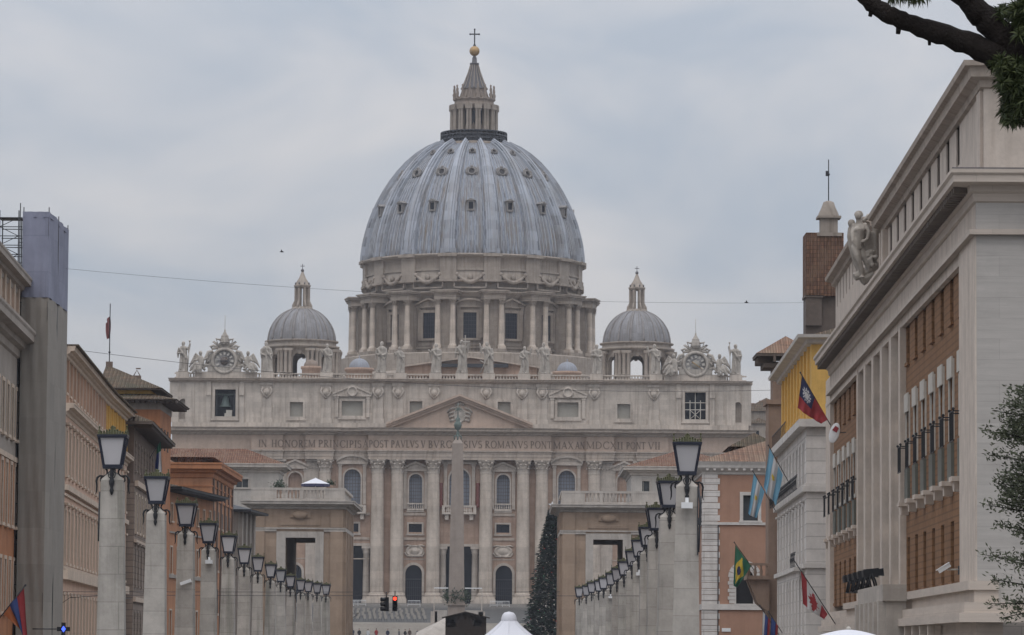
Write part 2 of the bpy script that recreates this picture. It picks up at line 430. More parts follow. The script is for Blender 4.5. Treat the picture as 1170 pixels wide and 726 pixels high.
# ------------------------------------------------------------------ ground, road, square, steps
FB = Frame((0, 0), U=(1, -0.0131))
_p = W(524.5, 600, 780); FB.P = Vector((_p.x, _p.y))
def zf(py, px=524.5, off=0.0): return FB.z(px, py, off)
ZB = zf(690)                                   # foot of the giant columns
GP = [(-400,0.0),(430,0.0),(520,1.2),(610,2.4),(690,3.2),(692,3.2),(718,6.0),(764,ZB-1.6),(775,ZB-0.05),(1000,ZB-0.05),(9000,ZB-0.05)]
def gz(y):
    for (a, za), (b, zb) in zip(GP, GP[1:]):
        if a <= y <= b: return za+(zb-za)*(y-a)/(b-a)
    return 0.0
def strip(mb, x0, x1, y0, y1, dz, x0b=None, x1b=None):
    ys = [y0]+[p[0] for p in GP if y0 < p[0] < y1]+[y1]
    for a, b in zip(ys, ys[1:]):
        f = lambda v0, v1, y: v0 if v1 is None else v0+(v1-v0)*(y-y0)/(y1-y0)
        mb.quad((f(x0,x0b,a),a,gz(a)+dz), (f(x1,x1b,a),a,gz(a)+dz), (f(x1,x1b,b),b,gz(b)+dz), (f(x0,x0b,b),b,gz(b)+dz))
mb = MB(); strip(mb, -6000, 6000, -400, 9000, -0.02); struct(mb.build('ground', M['sett']))
mb = MB(); strip(mb, -11.8, 4.2, -60, 455, 0.0, -18.6, 6.0); struct(mb.build('street', M['asphalt']))
mb = MB(); strip(mb, -90, 70, 455.2, 690, 0.0); struct(mb.build('square', M['sett']))
for x0, x1, x0b, x1b, s in ((-28, -11.95, -33, -18.75, 1), (4.35, 17.2, 6.15, 19.5, -1)):
    mb = MB(); strip(mb, x0, x1, -60, 300, 0.13, x0b+1, x1b+(.0 if s > 0 else -1)); struct(mb.build('pavement', M['paving']))
    mb = MB(); k0, k1 = (x1, x1b) if s > 0 else (x0, x0b)
    for a in range(-60, 300, 20):
        t0, t1 = (a+60)/360, (a+80)/360; xa = k0+(k1-k0)*t0; xb = k0+(k1-k0)*t1
        w = 0.15*s
        mb.add([(xa,a,0),(xa+w,a,0),(xb+w,a+19.98,0),(xb,a+19.98,0),(xa,a,.134),(xa+w,a,.134),(xb+w,a+19.98,.134),(xb,a+19.98,.134)], [(0,3,2,1),(4,5,6,7),(0,1,5,4),(1,2,6,5),(2,3,7,6),(3,0,4,7)])
    struct(mb.build('kerb', M['step']))
mb = MB()
for y in range(-40, 450, 12):
    t = (y+60)/515; x = (-11.8+4.2)/2*(1-t)+(-18.6+6.0)/2*t
    mb.quad((x-.07,y,.004),(x+.07,y,.004),(x+.07,y+5,.004),(x-.07,y+5,.004))
struct(mb.build('road_marking', M['white']))
mb = MB()                                      # the great ramp of steps in front of the church
for i in range(10):
    y = 690+i*2.6; mb.box(-62, 48, y, 720, 3.2+i*.28-.28 if i else 2.2, 3.2+(i+1)*.28)
for i in range(11):
    y = 764+i; mb.box(-70, 52, y, 778.5, ZB-1.75+i*.155-(.155 if i else .5), ZB-1.75+(i+1)*.155-.06)
struct(mb.build('steps', M['step']))

# ------------------------------------------------------------------ basilica
BAS = empty('basilica', (FB.P.x, FB.P.y, 0), FB.rz, 'vast domed stone basilica with columned facade, inscription and ribbed grey dome at the street end', 'basilica')
def zr(py): return zf(py)
Z_CAP0, Z_CAP1, Z_ARCH, Z_FR0, Z_FR1, Z_CO = zf(541.5), zf(526), zf(516), zf(515), zf(501), zf(490)
Z_AT0, Z_AT1, Z_AC, Z_BAL = Z_CO, zf(438.5), zf(434), zf(427.5)
HW = 57.2
X = lambda d: d/5.75
# facade wall with openings
D = 0.9
holes = []
wins = []          # (x, w, z0, z1, arched, kind)
for sg in (-1, 1):
    holes += [(sg*X(50)-1.3, sg*X(50)+1.3, zf(582), zf(542), 1), (sg*X(50)-1.3, sg*X(50)+1.3, zf(608.5), zf(599), 0), (sg*X(51.5)-1.65, sg*X(51.5)+1.65, ZB, zf(646), 1)]
    wins += [(sg*X(50), 2.6, zf(582), zf(542), 1, 'grid'), (sg*X(50), 2.6, zf(608.5), zf(599), 0, 'dark'), (sg*X(51.5), 3.3, ZB, zf(646), 1, 'door')]
    holes += [(sg*X(122.5)-1.65, sg*X(122.5)+1.65, zf(577), zf(537), 1), (sg*X(122.5)-1.3, sg*X(122.5)+1.3, zf(608.5), zf(599), 0), (sg*X(122.5)-3.9, sg*X(122.5)+3.9, ZB, zf(624.5), 0)]
    wins += [(sg*X(122.5), 3.3, zf(577), zf(537), 1, 'grid'), (sg*X(122.5), 2.6, zf(608.5), zf(599), 0, 'dark'), (sg*X(122.5), 7.8, ZB, zf(624.5), 0, 'porch')]
    holes += [(sg*X(188)-1.35, sg*X(188)+1.35, zf(580), zf(541), 1), (sg*X(188)-1.5, sg*X(188)+1.5, ZB, zf(646), 1)]
    wins += [(sg*X(188), 2.7, zf(580), zf(541), 1, 'niche'), (sg*X(188), 3.0, ZB, zf(646), 1, 'door')]
    holes += [(sg*X(269)-3.2, sg*X(269)+3.2, ZB, zf(600), 1)]
    wins += [(sg*X(269), 6.4, ZB, zf(600), 1, 'porch')]
holes += [(-2.0, 2.0, zf(580), zf(536), 1), (-4.2, 4.2, ZB, zf(624.5), 0)]
wins += [(0, 4.0, zf(580), zf(536), 1, 'grid'), (0, 8.4, ZB, zf(624.5), 0, 'porch')]
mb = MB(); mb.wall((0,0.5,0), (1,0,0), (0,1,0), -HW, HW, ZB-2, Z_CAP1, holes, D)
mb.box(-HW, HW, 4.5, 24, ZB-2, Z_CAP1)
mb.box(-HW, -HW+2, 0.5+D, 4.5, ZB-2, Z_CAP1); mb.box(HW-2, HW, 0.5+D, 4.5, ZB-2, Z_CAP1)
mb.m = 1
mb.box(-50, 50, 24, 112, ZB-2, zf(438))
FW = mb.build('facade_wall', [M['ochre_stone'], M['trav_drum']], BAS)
# string courses and panels on the wall
mb = MB()
for z, h, o in ((zf(617.5), .5, .18), (zf(589.5), .55, .2), (zf(640), .22, .08)):
    for a, b in ((-57, -26.8-1.9), (-24.5, -17.8), (-11, -6.6), (6.6, 11), (17.8, 24.5), (28.7, 57)):
        mb.box(a, b, .5-o, .5, z, z+h)
for sg in (-1, 1):
    mb2 = MB(); x = sg*X(50.5); z = zf(630)
    mb2.T = Matrix.Translation((x, .46, z)) @ Matrix.Rotation(PI/2, 4, 'X') @ Matrix.Diagonal((1.15, .72, 1, 1))
    mb2.lathe([(1.62,-.02),(1.62,.14),(1.3,.2),(1.2,.06),(.9,.10),(.6,.3),(.01,.34)], 24)
    mb2.T = None
    for k in (-1, 1):
        mb2.tube([(x+k*2.0,.4,z+.9),(x+k*1.4,.32,z+1.15),(x+k*.5,.36,z+1.0)], .16)
        mb2.tube([(x+k*2.0,.4,z-.3),(x+k*1.5,.32,z-1.0),(x+k*.4,.36,z-1.05)], .16)
    mb2.build('relief', M['trav_attic'], FW)
mb.build('string_course', M['cornice_stone'], FW)
# columns
COLX = [(-153.6,1), (-93.3,1), (-70.8,1), (-29.6,1), (30.6,1), (73,1), (94.2,1), (154,1)]
def column_mesh(r, z0, zc, z1, sq=True):
    a = MB(); p = 2.0
    a.cbox(0,0, z0-.0, z0+.95, r*3.0, r*3.0, r*2.95, r*2.95); a.cbox(0,0,z0+.95,z0+1.3, r*2.75, r*2.75)
    a.lathe([(r*1.32,1.3),(r*1.36,1.5),(r*1.3,1.7),(r*1.14,1.76),(r*1.2,1.9),(r*1.1,2.05),(r*1.02,2.15)], 28, (0,0,z0))
    n = 10; H = zc-z0-2.15
    a.lathe([(r*(1.0-.14*(i/n)**1.8), z0+2.15+H*i/n) for i in range(n+1)], 28)
    return a
def capital_mesh(r, z0, z1):
    a = MB(); h = z1-z0; q = r*.86
    a.lathe([(q*1.06,0),(q*1.1,.08*h),(q*1.0,.12*h),(q*1.03,.5*h),(q*1.2,.8*h),(q*1.36,.88*h)], 20, (0,0,z0))
    for row, (zz, hh, rr) in enumerate(((.12,.32,1.06),(.36,.36,1.12))):
        for k in range(10):
            t = 2*PI*(k+.5*row)/10
            c = lambda f, dr, w: [((q*rr+dr)*math.sin(t+dw), -(q*rr+dr)*math.cos(t+dw), z0+h*(zz+f*hh)) for dw in (-w, w)]
            v = c(0,0,.2)+c(.7,.10,.25)+c(1.0,.34,.16)+c(.82,.42,.10)
            a.add(v, [(0,1,3,2),(2,3,5,4),(4,5,7,6)])
    for k in range(4):
        t = PI/4+k*PI/2
        a.ball((q*1.42*math.sin(t), -q*1.42*math.cos(t), z0+h*.80), h*.12, 8, 5)
        a.tube([(q*1.0*math.sin(t),-q*1.0*math.cos(t),z0+h*.5),(q*1.25*math.sin(t),-q*1.25*math.cos(t),z0+h*.78),(q*1.45*math.sin(t),-q*1.45*math.cos(t),z0+h*.84)], h*.07)
    for k in range(4): 
        t = k*PI/2; a.ball((q*1.3*math.sin(t), -q*1.3*math.cos(t), z0+h*.92), h*.09, 6, 4)
    a.cbox(0,0,z0+h*.88,z1, q*2.5, q*2.5, q*2.75, q*2.75)
    return a
cm = column_mesh(1.36, 0, Z_CAP0-ZB, 0).mesh('column', M['trav_col']); km = capital_mesh(1.36, Z_CAP0-ZB, Z_CAP1-ZB-.03).mesh('capital', M['trav_attic'])
for d, _ in COLX:
    o = link('column', cm, BAS, (X(d), -.35, ZB)); link('capital', km, o)
# pilasters
def pil_mesh(w, z0, zc, z1, out=.5):
    a = MB()
    a.box(-w*.62,w*.62,-out-.3,0,z0,z0+1.3); a.box(-w*.56,w*.56,-out-.15,0,z0+1.3,z0+2.1); a.box(-w/2,w/2,-out,0,z0+2.1,zc)
    for k in range(5):
        for row in range(2):
            x = (-.42+.21*k+(.1 if row else 0))*w
            if row and k == 4: continue
            zz = zc+(z1-zc)*(.05+.4*row)
            a.add([(x-.2,-out,zz),(x+.2,-out,zz),(x+.22,-out-.12,zz+.7),(x-.22,-out-.12,zz+.7),(x,-out-.4,zz+1.05)], [(0,1,2,3),(3,2,4)])
    a.box(-w*.48,w*.48,-out-.02,0,zc,zc+(z1-zc)*.86); a.box(-w*.62,w*.62,-out-.3,0,zc+(z1-zc)*.86,z1)
    return a
pm = pil_mesh(2.5, 0, Z_CAP0-ZB, Z_CAP1-ZB-.03).mesh('pilaster', M['trav'])
for d in (168, 207, 225, 300, 321):
    for sg in (-1, 1): link('pilaster', pm, BAS, (sg*X(d), .5, ZB))
# window frames, panes, aedicules, doors
def aedicule(mb, x, w, z0, z1, y, kind, proj=.7):
    """side pilasters and a pediment round an opening"""
    mb.box(x-w/2-.75, x-w/2-.12, y-.35, y, z0, z1); mb.box(x+w/2+.12, x+w/2+.75, y-.35, y, z0, z1)
    mb.box(x-w/2-.85, x-w/2-.02, y-.42, y, z1-.45, z1); mb.box(x+w/2+.02, x+w/2+.85, y-.42, y, z1-.45, z1)
    mb.box(x-w/2-1.1, x+w/2+1.1, y-.55, y, z1, z1+.35)
    W2 = w/2+1.2
    if kind == 'tri':
        h = W2*.42
        mb.prism([(x-W2,z1+.35),(x+W2,z1+.35),(x,z1+.35+h)], y-.35, y)
        for s in (-1,1): mb.prism([(x+s*W2,z1+.352),(x+s*W2,z1+.75),(x,z1+.8+h),(x,z1+.38+h)], y-proj, y-.002)
    elif kind == 'seg':
        n = 10; h = W2*.38; arc = [(x+W2*math.sin(t), z1+.35+h*(math.cos(t)-math.cos(1.1))/(1-math.cos(1.1))) for t in [(-1.1+2.2*i/n) for i in range(n+1)]]
        s = 1/math.sin(1.1); arc = [(x+(px_-x)*s, pz) for px_, pz in arc]
        mb.prism(arc, y-.3, y)
        for (xa,za),(xb,zb) in zip(arc, arc[1:]): mb.prism([(xa,za-.02),(xb,zb-.02),(xb,zb+.42),(xa,za+.42)], y-proj, y-.002)
def window_pane(mb, x, w, z0, z1, y, arch):
    if not arch: mb.quad((x-w/2,y,z0),(x+w/2,y,z0),(x+w/2,y,z1),(x-w/2,y,z1))
    else:
        r = w/2; mb.poly([(x-r,y,z0),(x+r,y,z0)]+[(x+r*math.cos(PI*k/12),y,z1-r+r*math.sin(PI*k/12)) for k in range(13)])
def grille(mb, x, w, z0, z1, y, nx, nz, t=.06):
    for i in range(1,nx): xx = x-w/2+w*i/nx; mb.box(xx-t/2,xx+t/2,y-.05,y,z0,z1-.3)
    for j in range(1,nz): zz = z0+(z1-z0)*j/nz; mb.box(x-w/2,x+w/2,y-.04,y-.002,zz-t/2,zz+t/2)
Y0 = .5
for x, w, z0, z1, ar, kind in wins:
    f = MB(); p = MB(); t = .32
    if kind in ('grid', 'dark', 'niche'):
        zt = z1-w/2 if ar else z1
        f.box(x-w/2-t, x-w/2, Y0-.2, Y0+.02, z0-t, zt); f.box(x+w/2, x+w/2+t, Y0-.2, Y0+.02, z0-t, zt); f.box(x-w/2-t-.15, x+w/2+t+.15, Y0-.3, Y0-.001, z0-t-.3, z0-t)
        if ar:
            r = w/2
            for k in range(12):
                a0, a1 = PI*k/12, PI*(k+1)/12
                f.prism([(x+r*math.cos(a0),zt+r*math.sin(a0)),(x+r*math.cos(a1),zt+r*math.sin(a1)),(x+(r+t)*math.cos(a1),zt+(r+t)*math.sin(a1)),(x+(r+t)*math.cos(a0),zt+(r+t)*math.sin(a0))], Y0-.2, Y0+.02)
        else: f.box(x-w/2-t, x+w/2+t, Y0-.2, Y0+.02, z1, z1+t)
        if ar and kind == 'grid':
            big = w > 3
            aedicule(f, x, w+.7, z0, z1+(.55 if not big else 1.0), Y0, 'seg' if big else 'tri')
        if kind == 'niche': aedicule(f, x, w+.5, z0, z1+.7, Y0, 'tri')
        o = f.build('window', M['trav'], BAS)
        window_pane(p, x, w, z0, z1, Y0+D-.1, ar)
        p.m = 1
        if kind == 'grid': grille(p, x, w, z0, z1, Y0+D-.1, 6, 10, .1)
        mats = {'grid': [M['glass_blue'], M['came']], 'dark': [M['glass'], M['iron']], 'niche': [M['ochre_stone'], M['iron']]}[kind]
        p.build('pane', mats, o)
    else:
        window_pane(p, x, w-.02, z0, z1-.01, Y0+3.8 if kind == 'porch' else Y0+D-.1, ar)
        if kind == 'porch': p.box(x-w/2-.02, x-w/2+.3, Y0+D, Y0+3.9, z0, z1); p.box(x+w/2-.3, x+w/2+.02, Y0+D, Y0+3.9, z0, z1); p.box(x-w/2,x+w/2,Y0+D,Y0+3.9,z1-.02,z1+.3)
        o = p.build('doorway', M['glass'], BAS)
        g = MB(); grille(g, x, w, z0, z0+(z1-z0)*.62, Y0+D-.14, 8 if w < 5 else 14, 3, .08)
        g.box(x-w/2, x+w/2, Y0+D-.25, Y0+D-.12, z0+(z1-z0)*.62, z0+(z1-z0)*.62+.2)
        if kind == 'door': g.build('gate', M['iron'], o)
        f.box(x-w/2-.5, x-w/2, Y0-.15, Y0+.02, z0, z1-(w/2 if ar else 0)); f.box(x+w/2, x+w/2+.5, Y0-.15, Y0+.02, z0, z1-(w/2 if ar else 0))
        if not ar: f.box(x-w/2-.5, x+w/2+.5, Y0-.15, Y0+.02, z1, z1+.5)
        else:
            r = w/2; zt = z1-r
            for k in range(14):
                a0, a1 = PI*k/14, PI*(k+1)/14; f.prism([(x+r*math.cos(a0),zt+r*math.sin(a0)),(x+r*math.cos(a1),zt+r*math.sin(a1)),(x+(r+.5)*math.cos(a1),zt+(r+.5)*math.sin(a1)),(x+(r+.5)*math.cos(a0),zt+(r+.5)*math.sin(a0))], Y0-.15, Y0+.02)
        f.build('door_frame', M['trav'], o)
        if kind == 'porch' and abs(x) < 40:
            for s in (-1, 1):
                for q in ((w/2-1.0),):
                    c = MB(); hz = z1-z0
                    c.cbox(0,0,0,.5,1.7,1.7); c.lathe([(.85,.5),(.88,.7),(.74,.85),(.70,1.0),(.62,hz-1.5),(.72,hz-1.35),(.66,hz-1.2),(.9,hz-.5)], 16); c.cbox(0,0,hz-.5,hz-.02,1.8,1.8)
                    c.build('porch_column', M['trav'], BAS, (x+s*q, Y0+.5, z0))
# balconies
for x, w in ((0, 6.8), (-X(122.5), 5.6), (X(122.5), 5.6)):
    b = MB(); z = zf(588)
    b.box(x-w/2, x+w/2, Y0-1.5, Y0-.01, z, z+.4)
    for s in (-1, 1): b.prism([(x+s*w*.36-.35,z-1.1),(x+s*w*.36+.35,z-1.1),(x+s*w*.36+.4,z-.002),(x+s*w*.36-.4,z-.002)], Y0-1.1, Y0-.01)
    b.box(x-w/2, x+w/2, Y0-1.5, Y0-1.2, z+1.5, z+1.75); n = int(w/.42)
    for s in (-1, 1): b.box(x+s*(w/2-.3)-.3, x+s*(w/2-.3)+.3, Y0-1.5, Y0-1.2, z+.4, z+1.5); b.box(x+s*(w/2-.1)-.1, x+s*(w/2-.1)+.1, Y0-1.2, Y0-.01, z+1.5, z+1.75)
    for i in range(n):
        b.lathe([(.10,0),(.15,.3),(.06,.75),(.10,1.1)], 6, (x-w/2+.8+(w-1.6)*(i+.5)/n, Y0-1.35, z+.4))
    b.build('balcony', M['trav_attic'], BAS)
for sg in (-1, 1):
    b = MB(); b.lathe([(.45,0),(.42,zf(552)-zf(580))], 12, (sg*X(21.5), Y0-.1, zf(580))); b.build('porphyry_column', M['porphyry'], BAS)
    b = MB(); x = sg*X(50); z = zf(583)
    b.box(x-1.7, x+1.7, Y0-.4, Y0-.002, z-.1, z+.25); b.box(x-1.7,x+1.7,Y0-.4,Y0-.2,z+1.1,z+1.35)
    for i in range(8): b.lathe([(.09,.25),(.14,.5),(.06,.85),(.1,1.1)], 6, (x-1.5+3.0*i/7, Y0-.3, z))
    b.build('balustrade', M['trav_attic'], BAS)
# entablature: architrave, frieze with the inscription, cornice; breaks forward over the column groups
mb = MB()
cor = [(0,0),(.35,.25),(.45,.75),(1.0,1.0),(1.15,1.3),(1.5,1.35),(1.55,1.85),(1.75,2.2),(1.85,2.45),(0,2.47)]
hc = Z_CO-zf(498.5); cor = [(o, z*hc/2.47) for o, z in cor]
def entab(a, b, y, e0=1, e1=1):
    mb.T = Matrix.Translation((0, y, 0))
    z0 = Z_CAP1; za = Z_ARCH
    mb.m = 0
    mb.extr([(0,z0),(0,z0+(za-z0)*.3)], a, b) if False else None
    mb.box(a, b, 0, 1.5, z0, z0+(za-z0)*.33); mb.box(a-.08, b+.08, -.08, 1.5, z0+(za-z0)*.33, z0+(za-z0)*.7); mb.box(a-.16, b+.16, -.16, 1.5, z0+(za-z0)*.7, za-.15); mb.box(a-.35, b+.35, -.35, 1.5, za-.15, za+.12)
    mb.m = 1; mb.box(a, b, .02, 1.5, za+.12, zf(498.5)); mb.m = 0
    mb.extr([(o, zf(498.5)+z) for o, z in cor], a, b, e0, e1)
    n = int((b-a)/.75)
    for i in range(n): xx = a+(b-a)*(i+.5)/n; mb.box(xx-.2, xx+.2, -.75, -.3, zf(498.5)+hc*.32, zf(498.5)+hc*.44)
    mb.T = None
for a, b, y in ((-HW-.1,-41.5,.1),(-41.5,-35.2,-.5),(-35.2,-30.6,.1),(-30.6,-25.1,-1.0),(-25.1,-18.1,.1),(-18.1,18.2,-1.4),(18.2,25.2,.1),(25.2,30.7,-1.0),(30.7,35.2,.1),(35.2,41.5,-.5),(41.5,HW+.1,.1)):
    entab(a, b, y)
mb.box(-HW, HW, 1.45, 24, Z_CAP1, Z_CO-.02)
EN = mb.build('entablature', [M['cornice_stone'], M['frieze']], BAS)
# Roman capitals: strokes (x0,y0,x1,y1,w), thick and thin, with serifs
TK, TN = .15, .075
def arc(cx, cy, rx, ry, a0, a1, w0=TN, w1=TK, n=10):
    o = []
    for i in range(n):
        t0, t1 = R(a0+(a1-a0)*i/n), R(a0+(a1-a0)*(i+1)/n); tm = (t0+t1)/2
        w = w0+(w1-w0)*abs(math.cos(tm))
        o.append((cx+rx*math.cos(t0), cy+ry*math.sin(t0), cx+rx*math.cos(t1), cy+ry*math.sin(t1), w))
    return o
def ser(x, y, h=.13): return [(x-h, y, x+h, y, .05)]
def stem(x, w=TK): return [(x,0,x,1,w)]+ser(x,.02)+ser(x,.98)
GL = {
 'I': (.34, stem(.17)), 'H': (.86, stem(.17)+stem(.69)+[(.17,.52,.69,.52,TN)]),
 'N': (.90, stem(.15,TN)+stem(.75,TN)+[(.13,1,.77,0,TK)]), 'O': (.98, arc(.49,.5,.40,.5,0,360,TN,TK,22)),
 'R': (.78, stem(.17)+arc(.24,.74,.32,.25,-90,90)+[(.17,.98,.26,.98,TN),(.17,.50,.28,.50,TN),(.30,.50,.70,0,TK)]+ser(.70,.02,.08)),
 'E': (.62, stem(.17)+[(.17,.97,.55,.97,TN),(.17,.52,.48,.52,TN),(.17,.03,.57,.03,TN),(.55,.97,.55,.84,.05),(.57,.03,.57,.17,.05)]),
 'M': (1.06, stem(.13,TN)+stem(.93)+[(.13,1,.53,.05,TK),(.53,.05,.93,1,TN)]), 'P': (.68, stem(.17)+arc(.24,.72,.34,.27,-90,90)+[(.17,.98,.26,.98,TN),(.17,.45,.26,.45,TN)]),
 'C': (.84, arc(.50,.5,.40,.5,42,318,TN,TK,16)+[(.80,.84,.80,.70,.05),(.80,.16,.80,.30,.05)]),
 'S': (.60, arc(.30,.74,.21,.24,30,270,TN,.11,10)+arc(.30,.26,.23,.26,90,-150,TN,.13,10)),
 'A': (.90, [(.12,0,.46,1,TN),(.44,1,.80,0,TK),(.24,.34,.66,.34,TN)]+ser(.12,.02,.1)+ser(.80,.02,.1)),
 'T': (.78, stem(.39)+[(.04,.97,.74,.97,TN),(.05,.97,.05,.82,.05),(.73,.97,.73,.82,.05)]),
 'V': (.88, [(.10,1,.45,0,TK),(.45,0,.78,1,TN)]+ser(.10,.98,.1)+ser(.78,.98,.1)), 'L': (.60, stem(.17)+[(.17,.03,.55,.03,TN),(.55,.03,.55,.18,.05)]),
 'B': (.70, stem(.17)+arc(.24,.75,.28,.24,-90,90)+arc(.24,.26,.34,.26,-90,90)+[(.17,.98,.26,.98,TN),(.17,.51,.26,.51,TN),(.17,.03,.26,.03,TN)]),
 'G': (.90, arc(.50,.5,.40,.5,42,330,TN,TK,16)+[(.80,.84,.80,.70,.05),(.80,.40,.80,.08,TK)]+ser(.80,.42,.1)),
 'D': (.90, stem(.17)+arc(.30,.5,.50,.48,-90,90,TN,TK,12)+[(.17,.98,.31,.98,TN),(.17,.03,.31,.03,TN)]),
 'X': (.84, [(.12,1,.72,0,TK),(.12,0,.70,1,TN)]+ser(.12,.98,.1)+ser(.72,.02,.1)+ser(.12,.02,.1)+ser(.70,.98,.1)),
}
def frieze_y(x):
    for p, q, yy in ((-41.5,-35.2,-.48),(-30.6,-25.1,-.98),(-18.1,18.2,-1.38),(25.2,30.7,-.98),(35.2,41.5,-.48)):
        if p-.3 <= x <= q+.3: return yy
    return .12
def letters(mb, word, x0, x1, z0, h, d=.09):
    tot = sum(GL[c][0] for c in word)+.10*(len(word)-1); k = (x1-x0)/tot; x = x0
    for c in word:
        w, st = GL[c]; y = min(frieze_y(x), frieze_y(x+w*k))
        for ax, ay, bx, by, t in st:
            p0 = Vector((x+ax*k, z0+ay*h)); p1 = Vector((x+bx*k, z0+by*h)); dv = (p1-p0)
            if dv.length < 1e-6: continue
            dv.normalize(); n = Vector((-dv.y, dv.x))*t*h/2; e = dv*.0
            q = [p0+n-e, p0-n-e, p1-n+e, p1+n+e]
            mb.prism([(v.x, v.y) for v in q], y-d, y-.003)
        x += (w+.10)*k
words = [('IN',295.5,305),('HONOREM',310.3,360.5),('PRINCIPIS',364,413),('APOST',415,444.3),('PAVLVS',447,478.5),('V',481.3,486.3),('BVRGHESIVS',489.5,551),('ROMANVS',554.3,603),
         ('PONT',606,630.5),('MAX',632.3,655.3),('AN',657.2,668),('MDCXII',669.8,712),('PONT',715.5,737.5),('VII',740.3,754.3)]
zl = zf(512.3); hl = zf(504.2)-zl
for wd, a, b in words:
    mb = MB(); letters(mb, wd, FB.s(a, 508), FB.s(b, 508), zl, hl); mb.build('inscription', M['letter'], EN)
# pediment over the four middle columns
mb = MB(); pw, pz0, ph = X(83.5), Z_CO, zf(455)-Z_CO
mb.prism([(-pw+1,pz0),(pw-1,pz0),(0,pz0+ph-.6)], -1.5, .8)
for s in (-1, 1):
    for o, t0, t1 in ((-3.0,.55,1.0),(-2.6,.15,.552),(-2.2,-.35,.152)):
        mb.prism([(s*pw,pz0+t0-.0),(s*pw,pz0+t1),(0,pz0+ph+t1-.35),(0,pz0+ph+t0-.35)], o, -.2)
PD = mb.build('pediment', M['frieze'], BAS)
mb = MB(); zc = Z_CO+ph*.42
mb.T = Matrix.Translation((0,-1.5,zc)) @ Matrix.Rotation(PI/2, 4, 'X') @ Matrix.Diagonal((.8,1.05,1,1))
mb.lathe([(1.5,-.02),(1.5,.25),(1.15,.3),(1.05,.1),(.5,.35),(.01,.42)], 22); mb.T = None
for s in (-1, 1):
    for k in range(4): mb.tube([(s*1.0,-1.6,zc+1.5-k*.8),(s*2.0,-1.75,zc+1.2-k*.75),(s*(2.4-.25*k),-1.6,zc+.5-k*.6)], .22)
    mb.tube([(s*.9,-1.6,zc+2.0),(s*.2,-1.75,zc+2.4),(0,-1.6,zc+2.2)], .2)
mb.build('coat_of_arms', M['statue'], PD)
# attic storey
holes = []; aw = []
for sg in (-1, 1):
    for d, w, y0, y1, kind in ((50.5,2.55,475.5,458.8,'small_dark'),(123.5,4.2,475.8,459,'ped'),(187.5,2.6,477.3,460.5,'small'),(269.3,4.15,477.5,446.5,'bell')):
        x = sg*X(d); holes.append((x-w/2, x+w/2, zf(y0), zf(y1), 0)); aw.append((x, w, zf(y0), zf(y1), kind, sg))
AD = 1.2
holes.append((X(318)-.7, X(318)+.7, zf(481), zf(457.5), 1)); holes.append((-X(318)-.7, -X(318)+.7, zf(481), zf(457.5), 1))
mb = MB(); mb.wall((0,.6,0), (1,0,0), (0,1,0), -HW, HW, Z_AT0-.01, Z_AT1, holes, AD)
mb.box(-HW, HW, 6, 20, Z_AT0, Z_AT1+.3)
mb.box(-HW, -HW+1, .6+AD, 6, Z_AT0, Z_AT1); mb.box(HW-1, HW, .6+AD, 6, Z_AT0, Z_AT1)
mb.box(-HW, HW, .6+AD, 6, Z_AT1-.3, Z_AT1+.3)
for a, b in ((-44.2,-24.2),(-18.8,18.8),(24.2,44.2)): mb.box(a, b, 3.0, 5.99, Z_AT0, Z_AT1-.3)
mb.box(-HW-.2, HW+.2, .15, .599, Z_AT0, Z_AT0+1.0)
AT = mb.build('attic', M['trav_attic'], BAS)
for sg in (-1, 1):
    n = MB(); n.box(sg*X(318)-.69, sg*X(318)+.69, .6+AD*.7, .6+AD, zf(481), zf(457.5)); n.build('niche', M['trav_drum'], AT)
